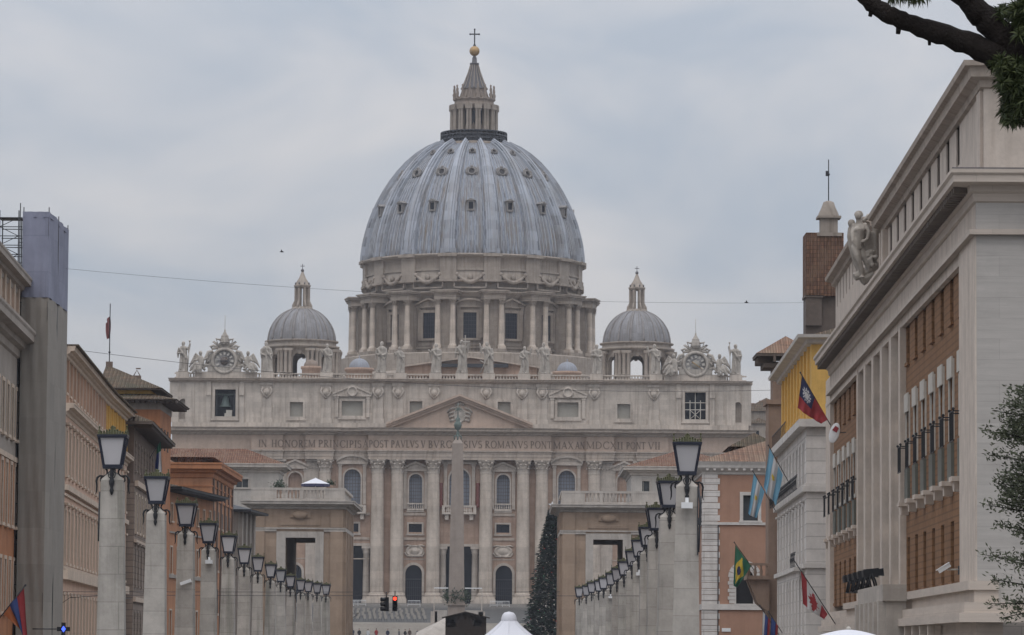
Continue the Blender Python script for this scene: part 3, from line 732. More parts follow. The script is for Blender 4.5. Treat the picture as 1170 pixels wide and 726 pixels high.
for x, w, z0, z1, kind, sg in aw:
    f = MB(); t = .45 if kind != 'bell' else .5
    f.box(x-w/2-t, x-w/2, .38, .62, z0-t, z1+t); f.box(x+w/2, x+w/2+t, .38, .62, z0-t, z1+t); f.box(x-w/2, x+w/2, .38, .62, z1, z1+t); f.box(x-w/2-.0, x+w/2+.0, .38, .62, z0-t, z0)
    f.box(x-w/2-t-.2, x+w/2+t+.2, .30, .598, z0-t-.3, z0-t)
    if kind == 'ped':
        aedicule(f, x, w+1.2, z0-.3, z1+.9, .6, 'tri', .6)
        f.T = Matrix.Translation((x,.3,z1+1.9)) @ Matrix.Rotation(PI/2, 4, 'X'); f.lathe([(1.05,-.1),(1.05,.5),(.8,.55),(.7,.3),(.01,.35)], 16); f.T = None
    if kind == 'bell':
        f.T = None
        for s in (-1, 1): f.box(x+s*(w/2+1.25)-.45, x+s*(w/2+1.25)+.45, .3, .6, z0-2, z1+1.9); f.box(x+s*(w/2+1.25)-.5, x+s*(w/2+1.25)+.5, .05, .6, z1-1.2, z1+.4)
    o = f.build('window', M['trav_attic'], BAS)
    p = MB()
    if kind == 'bell': p.box(x-w/2-.8, x+w/2+.8, 5.0, 5.4, z0-.5, z1+.5)
    else: window_pane(p, x, w, z0, z1, .6+AD*.55, 0)
    p.build('pane', M['glass'] if kind == 'bell' else (M['shade']), o)
    if kind == 'bell':
        if sg < 0:
            b = MB(); zc = z1-1.1
            b.lathe([(.25,0),(.55,-.25),(.72,-.9),(.85,-1.5),(1.15,-2.15),(1.2,-2.3)], 18, (x-.1, 2.4, zc)); b.box(x-w/2, x+w/2, 2.2, 2.6, zc, zc+.35)
            b.build('bell', M['bronze_bell'], o)
            b = MB(); b.box(x+.1, x+1.3, 1.6, 2.6, z0, z0+1.35); b.box(x-.2, x+.5, 1.5, 2.2, z0, z0+.7); b.build('housing', M['white_frame'], o)
            b = MB()
            for q in (-1, 1): b.box(x+q*(w/2-.35)-.1, x+q*(w/2-.35)+.1, 1.0, 1.2, z0, z1)
            b.build('frame_post', M['iron'], o)
        else:
            b = MB()
            for q in (-.25, .25, 0.0): b.box(x+q*w-.08, x+q*w+.08, 1.2, 1.35, z0, z1-1.6 if q else z1)
            for zz in (.36, .62): b.box(x-w/2, x+w/2, 1.21, 1.34, z0+(z1-z0)*zz-.08, z0+(z1-z0)*zz+.08)
            for s in (-1, 1): b.tube([(x+s*w*.24,1.25,z0+.1),(x-s*w*.24,1.25,z0+(z1-z0)*.34)], .07)
            b.build('lattice', M['white_frame'], o)
# attic strips with carved heads
hd = MB(); hh = Z_AT1-Z_AT0
hd.box(-1.25,1.25,-.35,0,0,1.9); hd.box(-1.0,1.0,-.3,0,1.9,hh); hd.box(-1.25,1.25,-.5,0,hh-.5,hh)
hd.ball((0,-.45,hh-1.9),.62,10,7,1,.8,1.2)
for s in (-1,1): hd.tube([(s*.75,-.35,hh-.9),(s*1.05,-.4,hh-1.6),(s*.6,-.42,hh-2.4),(0,-.45,hh-3.0)], .22)
hm = hd.mesh('attic_pilaster', M['trav_attic'])
for d in (29.9, 71, 94, 153.8, 221.7):
    for sg in (-1, 1): link('attic_pilaster', hm, BAS, (sg*X(d), .6, Z_AT0))
for sg in (-1,1):
    for d in (310, 328): mb = MB(); mb.box(sg*X(d)-.9, sg*X(d)+.9, .42, .6, Z_AT0+1.0, Z_AT1); mb.build('attic_pilaster', M['trav_attic'], BAS)
# attic cornice, balustrade with pedestals
mb = MB(); hcc = Z_AC-Z_AT1
prof = [(0,0),(.25,.1*hcc),(.4,.4*hcc),(.85,.5*hcc),(.95,.8*hcc),(1.1,hcc),(0,hcc)]
mb.T = Matrix.Translation((0,.6,0)); mb.extr([(o,Z_AT1+z) for o,z in prof], -HW, HW, 1, 1); mb.T = None
for d in (29.9, 71, 94, 153.8, 221.7):
    for sg in (-1, 1):
        mb.T = Matrix.Translation((sg*X(d), .2, 0)); mb.extr([(o,Z_AT1+z+.004) for o,z in prof], -1.3, 1.3, .5, .5); mb.T = None
mb.box(-HW,HW,.6,20,Z_AT1+.3,Z_AC)
mb.T = None
for s in (-1,1): mb.box(s*HW-(1.0 if s<0 else 0), s*HW+(1.0 if s>0 else 0), .6, 20, Z_AT1+.3*hcc, Z_AC-.01)
mb.build('attic_cornice', M['cornice_stone'], BAS)
mb = MB(); zb = Z_AC
mb.box(-HW+.2,HW-.2,.5,1.1,zb,zb+.25); mb.box(-HW+.2,HW-.2,.45,1.15,Z_BAL-.25,Z_BAL)
PEDX = [-318.7,-221.5,-153.5,-91.5,-69,-28.5,1.5,32.5,73,96.5,156,224,315.5]
for d in PEDX: mb.box(X(d)-1.25, X(d)+1.25, .1, 1.9, zb, Z_BAL+.15)
for sg in (-1,1):
    mb.box(sg*X(269)-6.2, sg*X(269)+6.2, .3, 1.6, zb, Z_BAL+.2)
n = 190
for i in range(n):
    x = -HW+1+(2*HW-2)*i/(n-1)
    if any(abs(x-X(d)) < 1.35 for d in PEDX) or abs(abs(x)-X(269)) < 6.3: continue
    mb.cbox(x,.8,zb+.25,Z_BAL-.25,.34,.34,.2,.2)
mb.build('balustrade', M['trav_attic'], BAS)
# clocks
def clock(px, py, hand):
    x, z = FB.hit(px, py, .6); r = 2.45
    f = MB(); f.T = Matrix.Translation((x,.6,z)) @ Matrix.Rotation(PI/2,4,'X')
    f.lathe([(r*.82,.0),(r*.84,.45),(r*.95,.6),(r*1.06,.5),(r*1.12,.0),(r*1.12,-.7),(r*.82,-.7)], 36)
    f.T = None
    # scrolled shoulders and base
    zb = Z_BAL+.2
    f.box(x-3.3, x+3.3, .2, 1.7, zb, zb+1.0); f.box(x-2.9,x+2.9,.4,1.6,zb+1.0,z-1.4)
    for s in (-1,1):
        f.prism([(x+s*2.2,z+1.9),(x+s*3.4,z+1.0),(x+s*3.9,z-.6),(x+s*3.4,zb+.8),(x+s*1.6,zb+.8),(x+s*2.3,z)], .5, 1.5)
        f.tube([(x+s*2.3,.5,z+2.0),(x+s*3.2,.4,z+1.7),(x+s*3.7,.4,z+.6),(x+s*3.3,.4,z-.2),(x+s*2.9,.4,z+.4)], [.3,.4,.4,.35,.25])
        f.tube([(x+s*2.7,.5,zb+1.0),(x+s*3.7,.4,zb+1.3),(x+s*4.3,.4,zb+.7),(x+s*3.8,.4,zb+.3)], [.3,.4,.4,.3])
        f.tube([(x+s*1.2,.7,z+2.6),(x+s*2.2,.6,z+3.1),(x+s*2.9,.6,z+2.8),(x+s*2.5,.6,z+2.45),(x+s*1.4,.7,z+2.6)], .26)
        f.tube([(x+s*.7,.7,z+4.2),(x+s*1.7,.6,z+4.4),(x+s*1.4,.6,z+3.5),(x+s*2.3,.6,z+3.9),(x+s*1.1,.6,z+3.0)], .24)
    f.box(x-1.2,x+1.2,.7,1.3,z+2.3,z+3.6)
    f.lathe([(.8,0),(.95,.5),(.9,1.1),(.62,1.8),(.3,2.4),(.14,2.7),(.2,2.9),(.02,3.1)], 14, (x,.9,z+3.3))
    for k in range(3): f.lathe([(.96-.12*k,.35+.6*k),(1.06-.14*k,.5+.6*k),(.94-.14*k,.65+.6*k)], 14, (x,.9,z+3.3))
    f.tube([(x,.9,z+6.2),(x,.9,z+9.2)], .05)
    o = f.build('clock', M['statue'], BAS)
    c = MB(); c.T = Matrix.Translation((x,.55,z)) @ Matrix.Rotation(PI/2,4,'X')
    c.lathe([(.01,.05),(r*.83,.05)], 36); c.T = None
    FA = c.build('clock_face', M['clock_face'], o)
    c = MB()
    for k in range(12):
        a = PI*k/6
        for q in ((-.07,0,.07) if k % 3 else (-.1,-.03,.04,.11)):
            u = Vector((math.sin(a), math.cos(a))); n_ = Vector((u.y,-u.x))*.06
            p0 = u*r*.50+Vector((u.y,-u.x))*q*1.4; p1 = u*r*.76+Vector((u.y,-u.x))*q*2.0
            c.prism([(x+v.x,z+v.y) for v in (p0+n_,p0-n_,p1-n_,p1+n_)], .40, .46)
    o2 = c.build('hour_marks', M['white_frame'], o)
    c = MB(); c.T = Matrix.Translation((x,.47,z)) @ Matrix.Rotation(PI/2,4,'X'); c.lathe([(r*.34,0),(r*.34,.05),(.01,.08)], 24); c.T = None
    c.build('clock_centre', M['net'] if hand < 0 else M['shade'], o)
    c = MB(); a = R(hand if hand > 0 else 270); u = Vector((math.sin(a), math.cos(a))); n_ = Vector((u.y,-u.x))*.1
    L = 1.7
    c.prism([(x+v.x,z+v.y) for v in (-u*.9+n_,-u*.9-n_,u*L-n_*.4,u*L+n_*.4)], .3, .37)
    c.build('clock_hand', M['gold'] if hand > 0 else M['iron'], o)
M['net'] = plain('dull_bronze_disc', (0.14,0.115,0.10), rough=.7)
M['clock_face'] = plain('clock_face_stone', (0.40,0.375,0.36), rough=0.7, scale=1.0)
clock(256.4, 412.7, -1)
clock(794.8, 416.7, 125)
# low pent roof and gable of the nave behind the statues, small lead cupolas
mb = MB()
mb.m = 0; mb.prism([(-13,zf(430,524,40)),(15,zf(430,524,40)),(15,zf(420,524,40)),(1,zf(409,524,40)),(-13,zf(420,524,40))], 40, 100)
mb.m = 1
for s, a, b in ((-1,-13,1),(1,15,1)): mb.prism([(a+s*.8,zf(420.8,524,40)),(b,zf(409.2,524,40)),(b,zf(407.5,524,40)),(a+s*.8,zf(419,524,40))], 39, 100.5)
mb.m = 2; mb.box(-7,9,38.5,39.9,zf(420,524,40),zf(416.2,524,40))  # dark strip painting the shadow across the gable front, no iron part
mb.build('nave_roof', [M['ochre_stone'], M['cornice_stone'], M['iron']], BAS)
for px, py, r in ((410.5, 421, 12), (648, 425, 12), (355.5, 419, 8.5)):
    x, z = FB.hit(px, py, 40); r *= .183
    b = MB(); b.lathe([(r*1.25,-2.2),(r*1.25,-.7),(r*1.4,-.5),(r*1.4,0),(r*1.1,.02)], 16); 
    o = b.build('cupola', M['ochre_stone'], BAS, (x,40,z))
    b = MB(); b.lathe([(r*math.cos(t),r*.95*math.sin(t)) for t in [PI/2*i/8 for i in range(8)]]+[(.12,r*.96),(.12,r*.96+.5),(.01,r*.96+.6)], 20); b.build('cupola_roof', M['lead'] if px > 400 else M['brown_lead'], o)
# minor domes
def minor_dome(px):
    q = lambda py: FB.z(px, py, 85); x = FB.s(px, 370, 85); r = 7.3; roll = (px-524.5)*.007
    q = lambda py, f=q: f(py+roll)
    z0, z1 = q(391.5), q(353)
    b = MB()
    b.lathe([(7.4,q(404)),(7.5,q(401)),(8.3,q(400.3)),(8.45,q(398)),(7.7,q(397.5)),(7.6,q(394)),(8.1,q(393.2)),(8.2,q(391.8)),(7.4,q(391.3))], 40)
    o = b.build('minor_dome_drum', M['trav_drum'], BAS, (x,85,0))
    for k in range(8):
        a = PI/4*k; w = MB(); Rr = 7.3; hw = Rr*math.tan(PI/8)
        ca, sa = math.cos(a), math.sin(a)
        w.wall((sa*Rr,-ca*Rr,0),(ca,sa,0),(-sa,ca,0),-hw,hw,q(440),q(403),[(-1.45,1.45,q(434),q(407),1)],1.0)
        w.T = Matrix.Rotation(a,4,'Z')
        for s in (-1,1):
            w.box(s*2.45-.55,s*2.45+.55,-Rr-.55,-Rr+.0,q(440),q(402.6)); w.box(s*2.45-.7,s*2.45+.7,-Rr-.7,-Rr,q(405),q(402.6))
        w.box(-.35,.35,-Rr-.25,-Rr,q(408.5),q(404)); w.box(-1.9,-1.45,-Rr-.22,-Rr,q(434),q(413)); w.box(1.45,1.9,-Rr-.22,-Rr,q(434),q(413)); w.box(-2.0,-1.4,-Rr-.32,-Rr,q(413.5),q(412)); w.box(1.4,2.0,-Rr-.32,-Rr,q(413.5),q(412))
        for s in (-1,1): w.lathe([(.5,q(430)),(.42,q(428)),(.37,q(408)),(.55,q(405.2))], 8, (s*2.9,-Rr-1.0,0)); w.lathe([(.5,q(430)),(.42,q(428)),(.37,q(408)),(.55,q(405.2))], 8, (s*1.95,-Rr-1.0,0)); w.box(s*2.42-1.05,s*2.42+1.05,-Rr-1.55,-Rr-.1,q(405.2),q(402.2))
        w.T = None
        w.build('arch', M['trav_drum'], o)
    b = MB(); zz = z1-z0
    pr = [(7.35*math.cos(t),zz*math.sin(t)) for t in [R(80)*i/14 for i in range(15)]]
    b.lathe(pr+[(.01,zz)], 48)
    d = b.build('minor_dome', M['lead_small'], BAS, (x,85,z0))
    for k in range(16):
        b = MB(); a = 2*PI*k/16+PI/16; rr = MB()
        pts = [(math.sin(a)*(p+.05),-math.cos(a)*(p+.05),zq) for p,zq in pr]
        b.tube(pts, [.30-.013*i for i in range(len(pts))], 5); b.build('rib', M['lead_rib_brown'], d)
    b = MB(); L = z1-.35
    b.lathe([(2.4,L-.1),(2.35,L+.3),(1.9,L+.5),(.01,L+.56)],16)
    l0 = b.build('lantern_base', M['trav_drum'], BAS, (x,85,0)); b = MB()
    b.lathe([(.01,q(331)),(1.7,q(330.5)),(1.85,q(328.5)),(1.9,q(327.5)),(1.55,q(327)),(1.35,q(324)),(.75,q(319)),(.32,q(313.5)),(.2,q(311.8))], 16)
    l = b.build('minor_lantern', M['trav_drum'], BAS, (x,85,0))
    c = MB()
    for k in range(8):
        a = PI/4*k+PI/8; ca, sa = math.cos(a), math.sin(a)
        c.T = Matrix.Rotation(a,4,'Z')
        c.box(-.27,.27,-1.75,-1.15,L+.5,q(330.6)); c.prism([(-2.4,L+.4),(-1.7,L+.4),(-1.7,L+2.0)],-.2,.2) if False else None
        c.T = Matrix.Rotation(a,4,'Z') @ Matrix.Rotation(-PI/2,4,'Z')
        c.prism([(1.6,L+.5),(2.35,L+.4),(2.3,L+.9),(1.72,L+2.0)],-.18,.18)
        c.T = None
    c.build('lantern_pier', M['trav_drum'], l)
    c = MB()
    for k in range(8): a = PI/4*k+PI/8; c.tube([(math.sin(a)*1.6,-math.cos(a)*1.6,q(327)),(math.sin(a)*1.6,-math.cos(a)*1.6,q(324.5))], .14, 5)
    c.ball((0,0,q(310.6)), .38); c.tube([(0,0,q(310)),(0,0,q(303))], .08); c.tube([(-.5,0,q(305.5)),(.5,0,q(305.5))], .08)
    c.build('finial', M['lead_dark'], l)
minor_dome(345.0)
minor_dome(727.5)
# ------------------------------------------------------------------ main dome
DX = FB.s(540.3, 300, 137); DY = 137.0; KD = (780+DY)/FPX*1.001
dz = lambda py: FB.z(540.3, py, DY)
dzf = lambda py: FB.z(540.3, py, DY-27)        # for what stands on the near side of the drum
dr = lambda p: p*KD
RB = PI/16
mb = MB()                                       # base and drum wall
mb.lathe([(dr(170),ZB),(dr(170),dzf(428)),(dr(155),dzf(424)),(dr(155),dzf(405)),(dr(150),dzf(403.5)),(dr(118),dzf(403.4)),(dr(118),dz(331)),], 64, smooth=False)
mb.lathe([(dr(118),dz(334)),(dr(126),dz(333)),(dr(127),dz(331.2)),(dr(123.5),dz(330.8)),(dr(123.5),dz(306.5)),(dr(127),dz(305.6)),(dr(129.5),dz(303.8)),(dr(129.5),dz(302.6)),(dr(126),dz(301.6)),(dr(120),dz(301.5))], 96)
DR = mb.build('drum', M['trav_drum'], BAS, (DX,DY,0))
for k in range(16):                             # attic of the drum: piers and garlands
    a = 2*PI*k/16; b = MB(); b.T = Matrix.Rotation(a+RB,4,'Z')
    b.box(-1.9,1.9,-dr(126.2),-dr(120),dz(330.7),dz(305.5)); b.box(-2.2,2.2,-dr(130.6),-dr(124),dz(305.4),dz(301.9)); b.box(-2.1,2.1,-dr(128),-dr(120),dz(333.2),dz(330.6))
    b.build('drum_pier', M['trav_drum'], DR)
    if math.cos(a) < -.2: continue
    b = MB(); b.T = Matrix.Rotation(a,4,'Z'); rr = -dr(124)
    zt = dzf(313); pts = [(-2.9+5.8*i/10, rr-.2, zt-1.7*math.sin(PI*i/10)) for i in range(11)]
    b.tube(pts, [.22+.35*math.sin(PI*i/10) for i in range(11)], 7)
    for s in (-1,1): b.ball((s*3.0,rr-.1,zt+.1),.5,8,6); b.tube([(s*3.0,rr-.1,zt),(s*3.2,rr-.15,zt-1.6)],[.3,.15],6)
    b.ball((0,rr-.3,zt-.5),.7,8,6,1,.6,1)
    for z, h in ((dzf(328.5),.3),(dzf(308),.3)): b.box(-3.8,3.8,rr-.1,rr+.6,z,z+h)
    for s in (-1,1): b.box(s*3.65-.15,s*3.65+.15,rr-.1,rr+.6,dzf(328.5),dzf(308)+.3)
    b.build('garland', M['trav_drum'], DR)
# windows of the drum
for k in range(16):
    a = 2*PI*k/16
    if math.cos(a) < -.25: continue
    f = MB(); f.T = Matrix.Rotation(a,4,'Z'); rr = -dr(118)
    z0, z1 = dzf(384), dzf(356)
    f.box(-2.1,-1.5,rr-.5,rr+.9,z0-.3,z1+.6); f.box(1.5,2.1,rr-.5,rr+.9,z0-.3,z1+.6); f.box(-1.5,1.5,rr-.5,rr+.9,z1,z1+.6); f.box(-2.5,2.5,rr-.7,rr+.9,z0-.8,z0-.3)
    f.box(-2.9,-2.1,rr-.3,rr+.6,z0-.3,z1+.9); f.box(2.1,2.9,rr-.3,rr+.6,z0-.3,z1+.9)
    T0 = f.T; f.T = T0 @ Matrix.Translation((0,rr,0))
    aedicule(f, 0, 4.6, z1-.2, z1+1.2, 0, 'tri' if k % 2 else 'seg', 1.1)
    f.T = T0; f.box(-3.6,3.6,rr-.25,rr+.5,dzf(397),dzf(395))
    f.box(-2.6,2.6,rr-.15,rr+.5,dzf(394),z0-.8)
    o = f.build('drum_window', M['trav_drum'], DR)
    p = MB(); p.T = Matrix.Rotation(a,4,'Z'); p.box(-1.5,1.5,rr-.1,rr+.3,z0-.3,z1)
    p.m = 1
    for i in range(1,5): p.box(-1.5+.6*i-.04,-1.5+.6*i+.04,rr-.16,rr-.1,z0-.3,z1)
    for j in range(1,6): p.box(-1.5,1.5,rr-.15,rr-.102,z0+(z1-z0)*j/6-.04,z0+(z1-z0)*j/6+.04)
    p.build('pane', [M['glass'], M['iron']], o)
# sixteen buttresses, each with a pair of columns
zc0, zc1, ze0, ze1 = dzf(397), dzf(349), dzf(342.5), dzf(332)
b = MB()
R0, R1, RC = dr(112), dr(133), dr(138.5)
b.box(-1.55,1.55,-R1,-R0,zc0-1.2,ze0); b.box(-2.7,2.7,-RC-1.3,-R0,zc0-2.0,zc0-.4)
b.box(-2.55,2.55,-RC-.75,-R0,ze0,ze0+(ze1-ze0)*.5); b.box(-2.7,2.7,-RC-.95,-R0,ze0+(ze1-ze0)*.5,ze0+(ze1-ze0)*.6); b.box(-3.1,3.1,-RC-1.35,-R0,ze0+(ze1-ze0)*.68,ze1-.3); b.box(-3.3,3.3,-RC-1.55,-R0,ze1-.3,ze1)
b.box(-2.7,2.7,-RC-.9,-R0,ze0+(ze1-ze0)*.6,ze0+(ze1-ze0)*.68)
bm_ = b.mesh('buttress', M['trav_drum'])
b = MB(); h = zc1-zc0
b.cbox(0,0,-.4,.25,1.8,1.8); b.lathe([(.86,.25),(.88,.5),(.74,.65),(.68,.8),(.66,h*.4),(.57,h)], 14)
col_m = b.mesh('buttress_column', M['trav_col'])
b = capital_mesh(.66, h, h+ze0-zc1); cap_m = b.mesh('capital', M['trav_drum'])
for k in range(16):
    a = 2*PI*k/16+RB
    o = link('buttress', bm_, BAS, (DX,DY,0), a)
    for s in (-1,1):
        b = MB(); c = link('buttress_column', col_m, o, (s*1.75,-RC,zc0)); 
        b2 = link('capital', cap_m, o, (s*1.75,-RC,zc0))
mb = MB(); mb.lathe([(dr(118),ze0-.2),(dr(120),ze0),(dr(120.5),ze0+.9),(dr(124.5),ze1-.6),(dr(126.5),ze1-.2),(dr(126.5),ze1),(dr(118),ze1)], 96)
mb.build('drum_cornice', M['trav_drum'], DR)
# shell
PROF = [(125.5,301.5),(125.0,294),(123.6,284),(121.2,273),(117.6,260),(113.2,248),(107.6,236),(100.6,223),(93.5,212),(85,201),(75.5,190.5),(64.5,181),(53,173.5),(40,167.5)]
pm_ = [(dr(p), dz(y)) for p, y in PROF]
mb = MB(); mb.lathe([(r-.55, z) for r, z in pm_], 128)
mb.m = 1
for k in range(16):                             # standing lead rolls between the ribs
    for t in (-.27,-.16,-.054,.054,.16,.27):
        a = 2*PI*(k+t)/16; mb.tube([((r-.5)*math.sin(a),-(r-.5)*math.cos(a),z) for r, z in pm_], [.17*(r/pm_[0][0])+.03 for r, z in pm_], 4)
mb.m = 0
DM = mb.build('dome', [M['lead'], M['lead_roll']], BAS, (DX,DY,0))
for k in range(16):                             # ribs, broad below and narrow above, in three steps
    a = 2*PI*k/16+RB; b = MB(); n = len(pm_)
    L = []
    for j, (r, z) in enumerate(pm_):
        w = (1.32*(r/pm_[0][0])**.8)+.14
        j0, j1 = max(j-1,0), min(j+1,n-1)
        t = Vector((pm_[j1][0]-pm_[j0][0], pm_[j1][1]-pm_[j0][1])).normalized(); nr = Vector((t.y,-t.x))
        row = []
        for x, o in ((-w,-.7),(-w,.25),(-w*.66,.28),(-w*.62,.70),(-w*.30,.72),(-w*.26,1.05),(w*.26,1.05),(w*.30,.72),(w*.62,.70),(w*.66,.28),(w,.25),(w,-.7)):
            rr, zz = r+nr.x*o, z+nr.y*o
            row.append((x*math.cos(a)+rr*math.sin(a), x*math.sin(a)-rr*math.cos(a), zz))
        L.append(row)
    m_ = 12; vs = [p for row in L for p in row]
    b.add(vs, [(j*m_+i, j*m_+i+1, (j+1)*m_+i+1, (j+1)*m_+i) for j in range(n-1) for i in range(m_-1)])
    b.T = Matrix.Rotation(a,4,'Z'); b.box(-1.8,1.8,-pm_[0][0]-.5,-pm_[0][0]+.6,pm_[0][1]-.4,pm_[0][1]+1.1)
    b.build('rib', M['lead_rib'], DM)
def on_dome(py):
    for (p, y), (p2, y2) in zip(PROF, PROF[1:]):
        if y >= py >= y2:
            t = (y-py)/(y-y2); return dr(p+(p2-p)*t)-.55, dz(py), math.atan2(dz(y2)-dz(y), dr(p)-dr(p2))
    return dr(40), dz(167), .5
for k in range(-5, 6):
    a = 2*PI*k/16
    for row, (py, w, h) in enumerate(((247.5,1.3,1.5),(207,1.9,1.9),(181.5,1.1,1.1))):
        py = py+ (3.0 if row == 0 else 4.0)*(1-math.cos(a))*(-1)*0
        r, z, sl = on_dome(py); f = MB(); f.T = Matrix.Rotation(a,4,'Z') @ Matrix.Translation((0,-r,z))
        if row == 0:
            f.box(-w*.62,-w*.4,-.9,1.2,-.8,h*.55); f.box(w*.4,w*.62,-.9,1.2,-.8,h*.55); f.box(-w*.62,w*.62,-.9,1.6,h*.55,h*.75)
            f.prism([(-w*.85,h*.75),(w*.85,h*.75),(0,h*1.15)],-1.15,2.0); f.box(-w*.62,w*.62,-.9,1.0,-1.2,-.8)
        else:
            f.T = f.T @ Matrix.Rotation(PI/2+(sl-PI/2)*.6,4,'X')
            f.lathe([(w*.34,-.8),(w*.34,.55),(w*.46,.75),(w*.56,.5),(w*.6,-.9)], 18)
            for s in (-1,1): f.tube([(s*w*.35,w*.55,.4),(s*w*.62,w*.3,.5),(s*w*.66,-.2,.4),(s*w*.5,-w*.5,.3)], w*.13, 6)
            f.ball((0,w*.62,.5),w*.2,8,5)
        o = f.build('dormer', M['dormer'], DM)
        p = MB(); p.T = Matrix.Rotation(a,4,'Z') @ Matrix.Translation((0,-r,z))
        if row == 0: p.box(-w*.4,w*.4,-.55,-.3,-.8,h*.55)
        else: p.T = p.T @ Matrix.Rotation(PI/2+(sl-PI/2)*.6,4,'X'); p.lathe([(.01,.3),(w*.35,.3)], 14)
        p.build('dormer_opening', M['glass'] if row == 0 else M['lead_dark'], DM)
# lantern
mb = MB(); z_ = dz
mb.lathe([(dr(40),z_(169)),(dr(39),z_(167)),(dr(38.5),z_(165.5)),(dr(30),z_(165)),(dr(29),z_(153)),(dr(21),z_(152)),(dr(20),z_(126)),(dr(27),z_(125.5)),(dr(28),z_(123)),(dr(28.8),z_(121.5)),(dr(23),z_(121)),(dr(22.4),z_(116.5)),(dr(24),z_(115.6)),(dr(24),z_(114.6)),(dr(15),z_(114.2)),(dr(14.4),z_(103.2)),(dr(15.2),z_(102.4))], 32)
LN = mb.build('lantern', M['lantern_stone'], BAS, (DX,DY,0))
g = MB()
for k in range(48):
    a = 2*PI*k/48; g.tube([(math.sin(a)*dr(38),-math.cos(a)*dr(38),z_(166)),(math.sin(a)*dr(38),-math.cos(a)*dr(38),z_(153))], .10, 4)
for yy in (153, 157, 161.5): g.lathe([(dr(38.3),z_(yy)-.12),(dr(38.3),z_(yy)+.12),(dr(37.6),z_(yy)+.12),(dr(37.6),z_(yy)-.12),(dr(38.3),z_(yy)-.12)], 48)
g.lathe([(dr(37.2),z_(166)),(dr(37.2),z_(158.5))], 48)
g.build('gallery_railing', M['iron'], LN)
for k in range(16):
    a = 2*PI*k/16+RB; c = MB(); c.T = Matrix.Rotation(a,4,'Z')
    c.box(-.45,.45,-dr(25),-dr(19),z_(153),z_(126)); hz = z_(127.5)-z_(152.5)
    for s in (-1,1):
        c.T = Matrix.Rotation(a,4,'Z') @ Matrix.Translation((s*.33,-dr(26.2),z_(152.5)))
        c.lathe([(.40,0),(.34,.4),(.30,hz-.5),(.40,hz)], 10)
    c.T = Matrix.Rotation(a,4,'Z')
    c.box(-.85,.85,-dr(28.6),-dr(20),z_(127.5),z_(121.8))
    c.build('lantern_column', M['trav_drum'], LN)
    w = MB(); w.T = Matrix.Rotation(a-RB,4,'Z'); w.box(-.72,.72,-dr(20.6),-dr(19),z_(151),z_(129)); w.build('lantern_window', M['glass'], LN)
    d = MB(); d.T = Matrix.Rotation(a,4,'Z') @ Matrix.Translation((0,-dr(23.2),z_(114.6)))
    hz = z_(98.5)-z_(114.6); d.lathe([(.42,0),(.25,.3),(.45,hz*.3),(.2,hz*.45),(.32,hz*.6),(.16,hz*.8),(.26,hz*.92),(.02,hz)], 8)
    d.T = Matrix.Rotation(a,4,'Z') @ Matrix.Rotation(-PI/2,4,'Z'); d.prism([(dr(14),z_(114.4)),(dr(19),z_(114.4)),(dr(16.5),z_(110)),(dr(14.5),z_(104))],-.2,.2)
    d.build('candelabrum', M['lantern_stone'], LN)
s = MB(); s.lathe([(dr(15.2),z_(102.6)),(dr(13),z_(99)),(dr(9.5),z_(90)),(dr(6.6),z_(82)),(dr(4.6),z_(74.5)),(dr(5.4),z_(73.8)),(dr(5.2),z_(72.4)),(dr(3.0),z_(72)),(dr(2.6),z_(66.5)),(dr(1.6),z_(64.5))], 32)
SP = s.build('spire', M['lead_dark'], LN)
s = MB()
for k in range(16):
    a = 2*PI*k/16; s.tube([(math.sin(a)*dr(p),-math.cos(a)*dr(p),z_(y)) for p, y in ((15.5,102.4),(13.3,99),(9.8,90),(6.9,82),(4.9,74.6))], [.13,.12,.10,.08,.07], 5)
s.build('spire_rib', M['trav_drum'], LN)
s = MB(); s.ball((0,0,z_(58.6)), dr(5.9), 24, 14); s.build('orb', M['gold'], LN)
s = MB(); s.lathe([(dr(2.0),z_(53.2)),(dr(1.2),z_(51)),(.05,z_(50.2))], 10); zt = z_(33.8)
s.box(-.14,.14,-.14,.14,z_(51),zt); zc = z_(39.3); s.box(-dr(5.2),dr(5.2),-.139,.139,zc-.14,zc+.14)
for p in ((0,zt),(-dr(5.2),zc),(dr(5.2),zc)): s.ball((p[0],0,p[1]),.24,6,5)
s.build('cross', M['iron'], LN)
# ------------------------------------------------------------------ obelisk street lamps
M['lampglass'] = plain('frosted_lamp_glass', (0.55,0.53,0.54), rough=0.35, var=0.03, scale=1.5)
_t = M['lampglass'].node_tree; _b = _t.nodes['Principled BSDF']; _l = _b.inputs['Base Color'].links[0].from_socket
_oi = N(_t, 'ShaderNodeObjectInfo'); _mr = N(_t, 'ShaderNodeMapRange', {0: _oi.outputs['Random'], 3: .74, 4: 1.04}); _cc = N(_t, 'ShaderNodeCombineXYZ', {0: _mr.outputs[0], 1: _mr.outputs[0], 2: _mr.outputs[0]})
_t.links.new(mixc(_t, 1.0, _l, _cc.outputs[0], 'MULTIPLY'), _b.inputs['Base Color'])
M['moss'] = plain('rusty_green_cresting', (0.075,0.075,0.035), rough=0.8, var=0.35, scale=6)
M['lampstone'] = stone('lamp_travertine', (0.44,0.405,0.365), course=(9,.95,0.014), streak=0.8, scale=0.9, var=0.25, stain=(0.40,0.42,0.38), mortar=.55, rand=True)
M['lamp_blue'] = plain('blue_black_iron', (0.014,0.017,0.032), rough=0.4)
